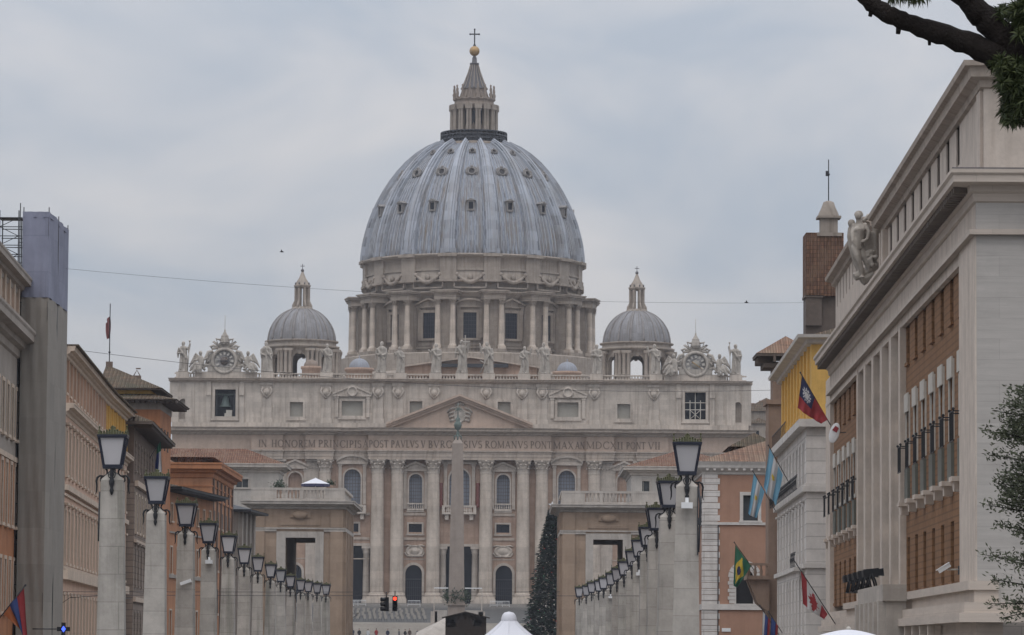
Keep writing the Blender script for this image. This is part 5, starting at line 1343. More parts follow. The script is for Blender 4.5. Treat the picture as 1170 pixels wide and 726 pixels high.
# ---- right: pink palace with white quoins, its face towards the viewer
k0 = W(803.5, 600, 330); k1 = W(884, 600, 330)
FK = Frame((k0.x, k0.y), (k1.x, k1.y)); LK = FK.L; kz = lambda y, x=840: FK.z(x, y)
M['pink'] = stone('pink_plaster', (0.37,0.215,0.15), streak=0.25, scale=0.5, var=.12)
KB = building('pink_palace', 'pink plastered palace with white quoins and tiled roof behind the lamps', 'building', FK)
ks = lambda x: FK.s(x, 600)
wx = ks(857.5); wx2 = ks(851)
mb = MB(); mb.wall((0,0,0),(1,0,0),(0,1,0),0,LK,-1,kz(540),[(wx-.62,wx+.62,kz(595),kz(566),0),(wx2-.72,wx2+.72,kz(690),kz(650),1)],.4)
mb.box(0,LK,.4,22,-1,kz(540)); mb.build('wall', M['pink'], KB)
window(KB, wx, kz(595), 1.24, kz(566)-kz(595), 'glass_grey', 'white_plain', d=.25, trim=.28, leaf='iron')
o = window(KB, wx2, kz(690), 1.44, kz(650)-kz(690), 'dark_room', 'white_plain', d=.35, trim=.10, arch=True, mull=0, leaf='iron')
q = MB(); zz = kz(690); zt = kz(650)-.72
for i in range(7):
    a = zz+(zt-zz)*i/7; e = .12 if i % 2 else 0
    for s in (-1,1): q.box(min(wx2+s*.73,wx2+s*(1.3+e)),max(wx2+s*.73,wx2+s*(1.3+e)),-.09,-.002,a+.02,a+(zt-zz)/7-.02)
for i in range(9):
    a0, a1 = PI*i/9+.02, PI*(i+1)/9-.02
    q.prism([(wx2+r_*math.cos(t_),zt+r_*math.sin(t_)) for r_,t_ in ((.83,a0),(1.4,a0),(1.4,a1),(.83,a1))],-.09,-.002)
q.build('voussoirs', M['white_plain'], KB)
q = MB(); qw = ks(820)-0; n = 34; za, zb = -1, kz(540)
for i in range(n):
    a = za+(zb-za)*i/n; h = (zb-za)/n
    q.box(.03,qw+(.0 if i % 2 else .18),-.07,-.001,a+.03,a+h-.01); q.box(-.07,-.001,-.07,1.2+(.0 if i % 2 else .3),a+.03,a+h-.01); q.box(-.068,.031,-.068,-.002,a+.03,a+h-.01)
q.build('quoins', M['white_rust'], KB)
q = MB(); q.box(-.1,LK,-.14,22,kz(600),kz(597)); q.box(-.1,LK,-.16,22,kz(697),kz(690.5)); q.build('string_course', M['white_plain'], KB)
q = MB(); pr = [(0,kz(543)),(.12,kz(542)),(.15,kz(540)),(.55,kz(535)),(.6,kz(532)),(.75,kz(528)),(0,kz(528))]
q.extr(pr,0,LK,1,0); q.T = Matrix.Rotation(-PI/2,4,'Z'); q.extr(pr,-22,0,0,1); q.T = None
q.box(0,LK,0,22,kz(543),kz(528)-.01)
for i in range(11): q.box(.2+.62*i,.42+.62*i,-.5,-.16,kz(538),kz(535))
for i in range(30): q.box(-.5,-.16,.3+.7*i,.52+.7*i,kz(538),kz(535))
q.build('cornice', M['white_plain'], KB)
q = MB(); hip(q,-.6,LK+6,-.6,22,kz(528)+.01,kz(505)-kz(528)+.4); q.m = 1
q.build('roof', [M['roof_mix']], KB)
q = MB(); cx = ks(866); q.box(ks(845),ks(890),6,14,kz(528),kz(507)); q.build('roof_room', M['brown_plaster'], KB)
q = MB(); q.m = 0; hip(q,ks(840),ks(895),5,15,kz(507),1.3,.3); q.build('roof', M['roof_brown'], KB)
q = MB(); sx = ks(799)
for (py, w) in ((688, 'x'),): q.box(-.09,-.0,2.0,3.2,kz(600),kz(566))
q.m = 0; q.build('side_window', M['glass_grey'], KB)
q = MB(); q.tube([(ks(820.5),-.1,kz(600)),(ks(820.5),-.1,0)],.05); q.build('downpipe', M['iron'], KB)
q = MB(); q.box(ks(825),ks(835),-.08,-.001,kz(722),kz(718)); q.build('name_plate', M['white'], KB)

# ---- the two porticoes that close the street
M['prop'] = stone('warm_portico_plaster', (0.36,0.265,0.195), course=(4,.9,.01), streak=0.3, scale=0.4, mortar=.85)
M['prop_trim'] = stone('portico_travertine', (0.44,0.40,0.36), streak=0.45, scale=0.8)
def portico(pxa, pxb, Y, sgn, label, portal, top, cor, band, bal_segs, yofs=0.0):
    """sgn=-1: left of the street; its street face is on the right"""
    a, b = W(pxa, 650, Y), W(pxb, 650, Y); f = Frame((a.x, Y), (b.x, Y)); r = building('portico', label, 'gateway', f)
    L = f.L; z = lambda y: f.z((pxa+pxb)/2, y); s = lambda x: f.s(x, 650)
    D_ = 24.0
    po0, po1, pi0, pi1 = [s(x) for x in portal[:4]]; zp = z(portal[4]); zpo = z(portal[5])
    zc0, zc1 = z(cor[1]), z(cor[0]); zb0, zb1 = z(band[1]), z(band[0])
    g0 = gz(Y)-1
    m = MB()
    # side masses, passage open from front to back
    m.box(0,pi0,0,D_,g0,zc0); m.box(pi1,L,0,D_,g0,zc0); m.box(pi0,pi1,0,3.2,zp,zc0); m.box(pi0,pi1,3.2,D_,zp+1.5,zc0); m.box(pi0,pi1,D_-2.5,D_,zp,zp+1.5)
    m.build('wall', M['prop'], r)
    m = MB()
    for x0, x1, y0, y1, z0_, z1_ in ((po0,pi0,-.12,-.001,g0,zpo),(pi1,po1,-.12,-.001,g0,zpo),(pi0,pi1,-.12,-.001,zp,zpo)): m.box(x0,x1,y0,y1,z0_,z1_)
    t = (pi0-po0)*.45; m.box(po0+t,pi0,-.2,-.121,g0,zp+t); m.box(pi1,po1-t,-.2,-.121,g0,zp+t); m.box(pi0,pi1,-.2,-.121,zp,zp+t)
    m.build('portal_frame', M['prop_trim'], r)
    m = MB(); m.box(-.12,po0,-.16,-.001,zb0,zb1); m.box(po1,L+.12,-.16,-.001,zb0,zb1); m.box(-.12,L+.12,-.24,-.161,zb1-.18,zb1)
    xs = L if sgn < 0 else 0
    m.box(min(xs,xs-sgn*.16)+.001*0,max(xs,xs-sgn*.16),0.0,D_,zb0,zb1)
    m.build('string_course', M['prop_trim'], r)
    for x, w in ((.9,1.5),(L-.9,1.5)): m = MB(); m.box(x-w/2,x+w/2,-.28,-.001,g0,zb0-.01); m.box(x-w/2,x+w/2,-.28,-.001,zb1+.01,zc0-.01); m.build('pilaster', M['prop'], r)
    for i in range(5): 
        y0 = .6+D_*i/5; m = MB(); m.box(min(xs,xs-sgn*.24),max(xs,xs-sgn*.24),y0,y0+1.7,g0,zb0-.01); m.box(min(xs,xs-sgn*.24),max(xs,xs-sgn*.24),y0,y0+1.7,zb1+.01,zc0-.01); m.build('pilaster', M['prop'], r)
    m = MB(); pr = profile_cornice(zc1-zc0, 1.25); pr = [(o,q+zc0) for o,q in pr]
    m.extr(pr,0,L,1,1)
    m.T = Matrix.Rotation(PI/2,4,'Z'); m.T = Matrix.Translation((L,0,0)) @ m.T; m.extr(pr,0,D_,1,1)
    m.T = Matrix.Rotation(-PI/2,4,'Z'); m.extr(pr,-D_,0,1,1); m.T = None
    m.box(0,L,0,D_,zc0,zc1-.01); m.build('cornice', M['prop_trim'], r)
    zt = z(top); m = MB(); zq = zc1
    def run(a_, b_, y_):
        m.box(a_,b_,y_,y_+.5,zq,zq+.3); m.box(a_,b_,y_-.05,y_+.55,zt-.28,zt)
    run(0,L,-.1)
    segs = [(s(u), s(v)) for u, v in bal_segs]; cuts = sorted([0]+[q for sg_ in segs for q in sg_]+[L])
    for i in range(0,len(cuts)-1):
        a_, b_ = cuts[i], cuts[i+1]
        if any(abs(a_-u) < 1e-6 for u, v in segs):
            n = int((b_-a_)/.4)
            for k in range(n): m.lathe([(.11,0),(.17,(zt-zq)*.25),(.07,(zt-zq)*.42),(.11,(zt-zq-.58))],7,(a_+(b_-a_)*(k+.5)/n,.15,zq+.3))
        else: m.box(a_,b_,-.12,.45,zq+.3,zt-.28)
    # side run along the street face
    for xx in ([L-.5, 0] if sgn < 0 else [0, L-.5]):
        m.box(xx-.05,xx+.55,.5,D_,zt-.28,zt); m.box(xx,xx+.5,.5,D_,zq,zq+.3)
        for k in range(40): m.lathe([(.11,0),(.17,(zt-zq)*.25),(.07,(zt-zq)*.42),(.11,(zt-zq-.58))],6,(xx+.25,.9+(D_-1.3)*k/40,zq+.3))
    m.build('balustrade', M['prop_trim'], r)
    m = MB(); xm = (po0+po1)/2; m.box(xm-2.4,xm+2.4,-.08,-.002,z((cor[1]+band[0])/2+8),z((cor[1]+band[0])/2-6)); m.box(xm-1.2,xm+1.2,-.3,-.081,zc0-1.0,zc0-.2); m.ball((xm,-.3,zc0-.7),.6,10,6,1.6,.5,.8); m.build('tablet', M['prop'], r)
    return r, f
portico(286, 393, 470, -1, 'tan stone portico with square doorway and white parasol on its roof terrace, left of street', (315.5,369.5,326,360,614.5,607.5), 557.5, (572.5,582), (603,607.5), ((315,341.5),(345.5,370)))
portico(641, 800, 470, 1, 'tan stone portico with square doorway beside the Christmas tree, right of street', (669,721,677.6,711.5,617,610), 561.5, (577,586), (606.5,611), ((668,685),(688,722)))
# ------------------------------------------------------------------ left side of the street
M['pinkish'] = stone('pale_pink_plaster', (0.56,0.385,0.29), streak=0.4, scale=0.5, var=.2)
M['cream_trim'] = stone('cream_stucco_trim', (0.53,0.43,0.345), streak=0.3, scale=0.8)
M['grey_plaster'] = stone('grey_plaster', (0.33,0.29,0.255), streak=0.35, scale=0.6)
M['orange_wall'] = stone('orange_brick_plaster', (0.40,0.175,0.085), streak=0.45, scale=0.5, var=.24)
M['orange_brown'] = stone('burnt_orange_plaster', (0.40,0.195,0.105), streak=0.5, scale=0.5, var=.24)
M['brown_rust'] = stone('brown_rusticated_stone', (0.29,0.23,0.19), course=(1.6,.5,.04), streak=0.35, scale=0.7, mortar=.5)
M['dark_brown'] = stone('dark_brown_plaster', (0.17,0.125,0.10), streak=0.3, scale=0.6)
M['pale_stone'] = stone('pale_grey_palace_plaster', (0.43,0.40,0.365), streak=0.4, scale=0.4)
M['net_grey'] = stone('grey_scaffold_sheeting', (0.29,0.265,0.235), streak=0.10, scale=0.4, var=.10, course=(2.6,2.0,.02), mortar=.85)
M['net_blue'] = stone('blue_scaffold_netting', (0.25,0.262,0.34), streak=0.2, scale=0.5, var=.16, course=(2.6,2.0,.03), mortar=.8)

# ---- nearest left block, with two deep cornices
aN, aF = W(-75, 600, 172), W(30, 600, 222)
FA = Frame((aN.x, aN.y), (aF.x, aF.y)); LA = FA.L
AB = building('corner_block', 'grey and orange block with two deep cornices at the far left, beside sheeted scaffold', 'building', FA)
az = lambda px, py: FA.z(px, py)
zA1, zA2 = az(26, 330), az(30, 396)
zA1t = az(24, 322)
ax_ = [LA-2.2-2.9*i for i in range(int((LA-3)/2.9))]
rowsA = [(az(14,365),az(14,322),1.1,'cream_trim'), (az(10,498),az(10,440),1.2,'grey_plaster'), (az(10,600),az(10,530),1.2,'orange_wall'), (az(10,700),az(10,640),1.2,'orange_wall')]
for z0, z1, m_, i0 in ((zA2+.3,zA1-.2,'orange_wall',0),(az(10,520),zA2-.6,'grey_plaster',1),(0,az(10,520),'orange_wall',2)):
    rr = [rowsA[0]] if i0 == 0 else ([rowsA[1]] if i0 == 1 else rowsA[2:])
    mb = MB(); mb.wall((0,0,0),(1,0,0),(0,1,0),0,LA,z0,z1,[(s-w/2,s+w/2,max(a,z0+.2),min(b,z1-.2),0) for s in ax_ for a,b,w,_ in rr],.4); mb.box(0,LA,.4,16,z0,z1)
    mb.build('wall', M[m_], AB)
    for s in ax_:
        for a,b,w,_ in rr: a_, b_ = max(a,z0+.2), min(b,z1-.2); window(AB, s, a_, w, b_-a_, 'shutter_brown', 'cream_trim', d=.3, trim=.2)
for s in ax_[:-1]: mb = MB(); mb.box(s-1.75,s-1.1,-.18,-.001,zA2+.35,zA1-.4); mb.build('pilaster', M['cream_trim'], AB)
mb = MB(); mb.box(0,LA+.1,-.1,-.002,az(10,525),az(10,519))
mb.build('string_course', M['cream_trim'], AB)
mb = MB()
for zt, h, p in ((zA1t,1.0,.75),(zA2+.35,1.5,1.0)):
    pr = [(o,q+zt-h) for o,q in profile_cornice(h,p)]; mb.extr(pr,0,LA,0,1)
    mb.T = Matrix.Translation((LA,0,0)) @ Matrix.Rotation(PI/2,4,'Z'); mb.extr(pr,0,16,1,0); mb.T = None
    mb.box(0,LA,0,16,zt-h,zt-.01)
mb.build('cornice', M['grey_plaster'], AB)
mb = MB(); mb.box(0,LA-1,1.5,15,zA1t,zA1t+2.6); mb.build('roof_room', M['pale_stone'], AB)
mb = MB(); mb.tube([(LA-.5,-.22,0),(LA-.5,-.22,zA2-1.2)],.10); mb.tube([(LA-1.2,-.18,0),(LA-1.2,-.18,zA2-1.2)],.06); mb.build('downpipe', M['porphyry'], AB)
mb = MB(); bz = az(8,606); mb.box(LA-7,LA-3,-1.0,0,bz-.3,bz); mb.box(LA-7,LA-3,-1.0,-.95,bz+.9,bz+.96)
for i in range(20): mb.box(LA-7+.2*i,LA-6.97+.2*i,-.99,-.96,bz,bz+.9)
mb.build('balcony', M['iron'], AB)

# ---- scaffold tower wrapped in sheeting, standing out from the housefronts
tN = 214.0; c0, c1 = W(22.5, 450, tN), W(53.5, 450, tN)
FS = Frame((c0.x, tN), (c1.x, tN)); LS = FS.L; DS = 9.3
ST = building('scaffold_tower', 'tall scaffold wrapped in grey sheeting with blue netting on its upper part', 'scaffold', FS)
zs1, zs0 = FS.z(40, 242), FS.z(40, 340)
def sheet(mb, z0, z1, mi):
    mb.m = mi; n = 4
    for (P0, P1) in (((0,0),(LS,0)),((LS,0),(LS,DS)),((LS,DS),(0,DS)),((0,DS),(0,0))):
        q = random.Random(int(P0[0]*7+P0[1]*3)); nx, nz = 10, max(4,int((z1-z0)/1.2)); vs = []
        d = Vector((P1[0]-P0[0],P1[1]-P0[1])); nn = Vector((d.y,-d.x)).normalized()
        for j in range(nz+1):
            for i in range(nx+1):
                b = 0 if i in (0,nx) else .05*math.sin(i*1.7+j*.9)+.045*q.uniform(-1,1)
                p = Vector(P0)+d*i/nx+nn*b; vs.append((p.x,p.y,z0+(z1-z0)*j/nz + (0.10*math.sin(i*2.2) if (j == nz and mi) else 0)))
        mb.add(vs, [(j*(nx+1)+i,j*(nx+1)+i+1,(j+1)*(nx+1)+i+1,(j+1)*(nx+1)+i) for j in range(nz) for i in range(nx)], True)
mb = MB(); sheet(mb,0,zs0,0); mb.build('grey_sheeting', M['net_grey'], ST)
mb = MB(); sheet(mb,zs0,zs1,0); mb.quad((0,0,zs1-.3),(LS,0,zs1-.3),(LS,DS,zs1-.3),(0,DS,zs1-.3)); mb.build('blue_netting', M['net_blue'], ST)
mb = MB()
for x, y in ((.05,.05),(LS-.05,.05),(LS-.05,DS-.05),(.05,DS-.05),(LS-.05,DS/2)): mb.tube([(x,y,0),(x,y,zs1+.25)],.03,5)
mb.build('scaffold_pole', M['iron'], ST)
mb = MB(); zq0, zq1 = FS.z(5, 312), FS.z(5, 249)
for x in (-1.25,-.2): mb.tube([(x,-.1,zq0-6),(x,-.1,zq1+.4)],.035,5); mb.tube([(x,1.2,zq0-6),(x,1.2,zq1)],.035,5)
for i in range(7):
    z = zq0+(zq1-zq0)*i/6; mb.tube([(-1.3,-.1,z),(0,-.1,z)],.025,5); mb.tube([(-1.3,1.2,z),(0,1.2,z)],.025,5)
    if i < 6: mb.tube([(-1.25,-.1,z),(-.2,-.1,z+(zq1-zq0)/6)] if i % 2 else [(-.2,-.1,z),(-1.25,-.1,z+(zq1-zq0)/6)],.02,5)
for i in range(22): mb.tube([(-.18,-.12,.5+i*1.1),(0.02,-.12,.5+i*1.1)],.02,4)
mb.tube([(-.12,-.12,0),(-.12,-.12,zq1+.8)],.03,5); mb.box(-1.3,0,-.1,1.2,zq0-.05,zq0); mb.box(-1.3,-.02,-.1,1.2,zq1-.04,zq1)
mb.build('open_scaffold', M['iron'], ST)

# ---- long pink block and its ochre neighbour
def left_frame(pxa, ya, pxb, yb):
    a, b = W(pxa, 600, ya), W(pxb, 600, yb); return Frame((a.x, a.y), (b.x, b.y))
b0, b1 = W(72, 600, 246), W(119, 600, 292)
FBk = Frame((b0.x,b0.y),(b1.x,b1.y)); LB = FBk.L; bz = lambda px, py: FBk.z(px, py)
M['shutter_pink'] = plain('faded_pink_grey_shutters', (0.47,0.36,0.295), rough=.8, var=.08, scale=1.2)
def long_block(name, label, fr, wallmat, atticmat, n, zc_top, zc2, rows, zstr, paneA, lim=None):
    r = building(name, label, 'building', fr); L = fr.L
    xs = [L*(i+.5)/n for i in range(n)]
    zc2b = zc2-.75
    low = [q for q in rows[1:]]
    mb = MB(); mb.wall((0,0,0),(1,0,0),(0,1,0),0,L,0,zc2b,[(s-w/2,s+w/2,a,b,0) for s in xs for a,b,w in low],.35); mb.box(0,L,.35,14,0,zc2b); mb.build('wall', M[wallmat], r)
    a,b,w = rows[0]
    mb = MB(); mb.wall((0,.12,0),(1,0,0),(0,1,0),0,L,zc2,zc_top-.7,[(s-w/2,s+w/2,a,b,0) for s in xs],.35); mb.box(0,L,.47,13.5,zc2,zc_top-.7)
    for i in range(n+1): x = L*i/n; mb.box(max(0,x-.22),min(L,x+.22),-.02,.119,zc2+.02,zc_top-.7)
    mb.build('attic', M[atticmat], r)
    for s in xs:
        window(r, s, a, w, b-a, paneA, 'cream_trim' if atticmat != 'yellow' else 'yellow', y=.12, d=.28, trim=.13)
        for k, (a2,b2,w2) in enumerate(low): window(r, s, a2, w2, b2-a2, rnd.choice(('shutter_pink','shutter_pink','shutter_pink','shutter_pale','glass_grey','shutter_grey')), 'cream_trim', d=.28, trim=.2, hood=.15 if k < 2 else 0, mull=1)
    mb = MB(); pr = [(o,q+zc_top-.7) for o,q in profile_cornice(.7,.6)]; mb.extr(pr,0,L,0,0); mb.box(0,L,0.001,14,zc_top-.7,zc_top-.01)
    pr = [(o,q+zc2b) for o,q in profile_cornice(.75,.6)]; mb.extr(pr,0,L,0,0); mb.box(0,L,.001,14,zc2b,zc2-.01)
    for zz,h,p in zstr: mb.box(0,L,-p,-.001,zz,zz+h)
    mb.build('cornice', M['cream_trim'], r)
    mb = MB(); mb.m = 0; mb.prism([(0,zc_top),(L,zc_top),(L,zc_top+.12),(0,zc_top+.12)],-.8,0); hip(mb,0,L,.2,13.8,zc_top+.01,2.2,.3); mb.build('roof', M['roof_brown'], r)
    for i in range(2):
        c = MB(); x = L*(.3+.4*i); c.cbox(x,6,zc_top+.5,zc_top+3.1,.9,.9); c.cbox(x,6,zc_top+3.1,zc_top+3.25,1.15,1.15); c.build('chimney', M['brown_plaster'], r)
    return r
zcT = bz(74,394); zc2 = bz(74,460)
rB = [(bz(95,467),bz(95,425),1.05), (bz(95,556),bz(95,508),1.15), (bz(95,650),bz(95,594),1.15), (bz(95,735),bz(95,684),1.15)]
long_block('long_block', 'long pale pink palace block with close rows of shuttered windows behind the first left lamp', FBk, 'pinkish', 'pinkish', 13, zcT, zc2, rB,
    ((bz(95,573),.35,.25),(bz(95,579),.15,.12),(bz(95,668),.6,.35),(bz(95,657),.2,.14)), 'shutter_grey')
b2 = W(144, 600, 318); FB2 = Frame((b1.x-.02,b1.y+.03),(b2.x,b2.y))
long_block('ochre_block', 'narrow ochre yellow block joined to the pink palace, under the same long cornice', FB2, 'pinkish', 'yellow', 6, zcT, zc2, rB,
    ((bz(95,573),.35,.25),(bz(95,668),.6,.35)), 'shutter_grey')
def eaves(mb, L, D_, z, ov, h=.22, ends=(1,1)):
    mb.box(-ov*ends[0],L+ov*ends[1],-ov,D_,z-h,z)
# ---- brown rusticated palace with tiled eave
dF = W(179, 600, 352); FD = Frame((b2.x+.6,318.5),(dF.x,dF.y)); LD = FD.L; dzz = lambda px, py: FD.z(px, py)
DB = building('rusticated_palace', 'narrow brown rusticated palace with dark tiled eave between ochre block and orange tower', 'building', FD)
zD = dzz(170,497)
rD = [(dzz(165,545),dzz(165,515),1.0), (dzz(165,613),dzz(165,572),1.3),(dzz(165,672),dzz(165,632),1.3),(dzz(165,735),dzz(165,702),1.3)]
xs = [LD*(i+.5)/8 for i in range(8)]
mb = MB(); mb.wall((0,0,0),(1,0,0),(0,1,0),0,LD,0,dzz(165,560),[(s-w/2,s+w/2,a,b,0) for s in xs for a,b,w in rD[1:]],.4); mb.box(0,LD,.4,14,0,dzz(165,560)); mb.build('wall', M['brown_rust'], DB)
a,b,w = rD[0]
mb = MB(); mb.wall((0,.1,0),(1,0,0),(0,1,0),0,LD,dzz(165,560),zD-.3,[(s-w/2,s+w/2,a,b,0) for s in xs],.35); mb.box(0,LD,.45,14,dzz(165,560),zD-.3); mb.build('upper_wall', M['dark_brown'], DB)
for s in xs:
    for k,(a,b,w) in enumerate(rD): window(DB, s, a, w, b-a, 'shutter_brown' if k else 'dark_room', 'cream_trim' if k == 1 else 'brown_rust', y=0 if k else .1, d=.28, trim=.22, hood=.2 if k == 2 else 0)
mb = MB(); mb.box(0,LD+.2,-.3,-.001,dzz(165,563),dzz(165,557)); mb.box(0,LD+.1,-.22,-.001,dzz(165,625),dzz(165,622)); mb.box(0,LD+.1,-.22,-.001,dzz(165,690),dzz(165,685)); mb.build('string_course', M['cream_trim'], DB)
mb = MB(); mb.m = 1; eaves(mb,LD,14,zD,1.5); 
for i in range(34): x = LD*i/34; mb.box(x,x+.22,-1.35,.1,zD-.5,zD-.221)
mb.m = 0; hip(mb,-1.5,LD+1.5,-1.55,15,zD+.005,3.4); mb.build('roof', [M['roof_brown'], M['shutter_brown']], DB)

# ---- orange tower with two-tier pyramidal roof and a flagpole
e0, e1 = W(112, 600, 366), W(181, 600, 366); FC = Frame((e0.x,366),(e1.x,366)); LC = FC.L; cz = lambda py, px=160: FC.z(px, py)
CB = building('tower_house', 'orange tower house with stepped dark tiled roof and flagpole on its ridge', 'building', FC)
DC = 12.0
mb = MB(); mb.box(0,LC,0,DC,0,cz(468)); mb.build('wall', M['orange_wall'], CB)
mb = MB(); mb.box(-.05,LC+.05,-.05,DC+.05,cz(468),cz(456)); mb.build('frieze', M['grey_plaster'], CB)
mb = MB(); mb.m = 1; mb.box(-1.6,LC+1.6,-1.6,DC+1.6,cz(458.5),cz(457))
for i in range(18): mb.box(LC+.05,LC+1.4,-1.4+.85*i,-1.15+.85*i,cz(461),cz(458.5)-.002); mb.box(-1.4+.5*i,-1.2+.5*i,-1.4,-.05,cz(461),cz(458.5)-.002)
mb.m = 0; x0,x1,y0,y1 = -1.7,LC+1.7,-1.7,DC+1.7; z0,z1 = cz(457),cz(449.5); q = 2.6
mb.add([(x0,y0,z0),(x1,y0,z0),(x1,y1,z0),(x0,y1,z0),(x0+q,y0+q,z1),(x1-q,y0+q,z1),(x1-q,y1-q,z1),(x0+q,y1-q,z1)],[(0,1,5,4),(1,2,6,5),(2,3,7,6),(3,0,4,7),(3,2,1,0)])
mb.build('lower_roof', [M['roof_brown'], M['shutter_brown']], CB)
mb = MB(); mb.box(x0+q+.1,x1-q-.1,y0+q+.1,y1-q-.1,z1-.3,cz(444)); mb.build('clerestory', M['yellow'], CB)
mb = MB(); mb.m = 1; xa,xb,ya,yb = x0+q-1.0,x1-q+1.0,y0+q-1.0,y1-q+1.0; zt = cz(443.5); mb.box(xa,xb,ya,yb,zt-.15,zt)
mb.m = 0; mb.add([(xa-.1,ya-.1,zt+.004),(xb+.1,ya-.1,zt+.004),(xb+.1,yb+.1,zt+.004),(xa-.1,yb+.1,zt+.004),(LC*-.02,DC*.5,cz(413)),(LC*.03,DC*.5,cz(413))],[(0,1,5,4),(1,2,5),(2,3,4,5),(3,0,4),(3,2,1,0)])
mb.build('roof', [M['roof_brown'], M['shutter_brown']], CB)
fx = FC.s(114.5); mb = MB(); mb.cbox(fx,DC*.5,cz(417),cz(408.5),.6,.6); cx2 = FC.s(147.5); mb.cbox(cx2,DC*.45,cz(435),cz(425),.75,.75); mb.tube([(cx2-.3,DC*.45,cz(425)),(cx2,DC*.45,cz(418.5)),(cx2+.3,DC*.45,cz(425))],.05,5); mb.box(cx2-.1,cx2+.35,DC*.45-.03,DC*.45+.03,cz(417.5),cz(416)); mb.build('chimney', M['dark_brown'], CB)
for zz in (cz(500),cz(540)):
    m_ = MB()
for yy in (2.0,5.2,8.4):
    p = MB(); p.box(LC+.001,LC+.06,yy-.5,yy+.5,cz(512),cz(488)); p.build('shuttered_window', M['shutter_brown'], CB)

# ---- orange block with dark eave
E0 = W(192, 600, 380); E1 = W(243, 600, 406); FE = Frame((E0.x,380),(E1.x,406)); LE = FE.L; ez = lambda px, py: FE.z(px, py)
EB = building('orange_house', 'long burnt orange house with dark overhanging eave behind left lamps', 'building', FE)
zE = ez(220,563)
xs = [LE*(i+.5)/7 for i in range(7)]
rE = [(ez(215,599),ez(215,580),.95),(ez(200,656),ez(200,626),1.15),(ez(200,728),ez(200,698),1.15)]
mb = MB(); mb.wall((0,0,0),(1,0,0),(0,1,0),0,LE,0,zE-.3,[(s-w/2,s+w/2,a,b,0) for s in xs for a,b,w in rE],.35); mb.box(0,LE,.35,14,0,zE-.3); mb.build('wall', M['orange_brown'], EB)
for s in xs:
    for k,(a,b,w) in enumerate(rE): window(EB, s, a, w, b-a, 'shutter_pale' if k else 'shutter_brown', 'cream_trim', d=.25, trim=.16)
mb = MB(); mb.box(-.05,LE,-.2,-.001,ez(200,661),ez(200,657)); mb.box(-.05,LE,-.15,-.001,ez(200,610),ez(200,608)); mb.build('string_course', M['grey_plaster'], EB)
mb = MB(); mb.m = 1; mb.box(-1.2,LE+1.0,-1.5,14,zE-.2,zE)
for i in range(40): x = LE*i/40; mb.box(x,x+.2,-1.4,.05,zE-.45,zE-.201)
mb.m = 0; hip(mb,-1.3,LE+1.1,-1.6,14,zE+.004,1.6); mb.build('roof', [M['roof_brown'], M['iron']], EB)
# ---- taller orange palace with dark pilasters
H0, H1 = W(192, 600, 409), W(241.5, 600, 409); FH = Frame((H0.x,409),(H1.x,409)); LH = FH.L; hz = lambda py: FH.z(218, py)
HB = building('orange_palace', 'square orange palace with red roof and dark pilaster strips beside left portico', 'building', FH)
DH = 30.0; zH = hz(529)
mb = MB(); mb.box(0,LH,0,DH,0,zH-1.6); mb.build('wall', M['orange_brown'], HB)
mb = MB(); pr = [(o,q+zH-1.6) for o,q in profile_cornice(1.6,1.1)]; mb.extr(pr,0,LH,0,1); mb.T = Matrix.Translation((LH,0,0)) @ Matrix.Rotation(PI/2,4,'Z'); mb.extr(pr,0,DH,1,1); mb.T = None; mb.box(0,LH,0,DH,zH-1.6,zH-.01)
mb.box(-.02,LH+.12,-.12,DH,hz(571),hz(568)); mb.box(-.02,LH+.1,-.1,DH,hz(556),hz(554.5)); mb.build('cornice', M['orange_wall'], HB)
mb = MB(); 
for i in range(6): mb.box(LH+.001,LH+.16,1.0+5.6*i,1.9+5.6*i,0,zH-1.62)
mb.build('pilaster', M['dark_brown'], HB)
for i in range(5):
    for (ya,yb) in ((600,582),(650,625),(700,672)):
        p = MB(); p.box(LH+.001,LH+.05,3.6+5.6*i,4.8+5.6*i,hz(ya),hz(yb)); p.m = 1; p.box(LH+.001,LH+.12,3.4+5.6*i,5.0+5.6*i,hz(ya)-.25,hz(ya)-.002); p.build('shuttered_window', [M['shutter_brown'], M['cream_trim']], HB)
mb = MB(); mb.box(.8,LH-1.2,.8,DH-1,zH,hz(522.5)); hip(mb,-.4,LH+.2,0,DH,hz(522.5)+.01,.9); mb.build('roof', M['roof_red'], HB)
# ---- low grey house front with dark eave, next to the portico
i0, i1 = W(272.5, 600, 441), W(291, 600, 455); FI = Frame((i0.x,441),(i1.x,455)); LI = FI.L; iz = lambda py: FI.z(280, py)
IB = building('grey_house', 'narrow grey house with dark sloping eave squeezed beside left portico', 'building', FI)
zI = iz(585)
mb = MB(); mb.box(0,LI,0,8,0,zI-.2); 
for k in range(4): mb.box(.6+LI*k/4,1.7+LI*k/4,-.35,-.001,0,zI-.2)
mb.build('wall', M['grey_plaster'], IB)
mb = MB(); mb.box(-.6,LI+.8,-1.5,8,zI-.18,zI+.08); hip(mb,-.6,LI+.8,-1.55,8,zI+.085,1.2); mb.build('roof', M['iron'], IB)
for k in range(3):
    p = MB(); p.box(2.1+LI*k/4,3.5+LI*k/4,-.05,-.001,iz(640),iz(600)); p.build('shuttered_window', M['shutter_brown'], IB)
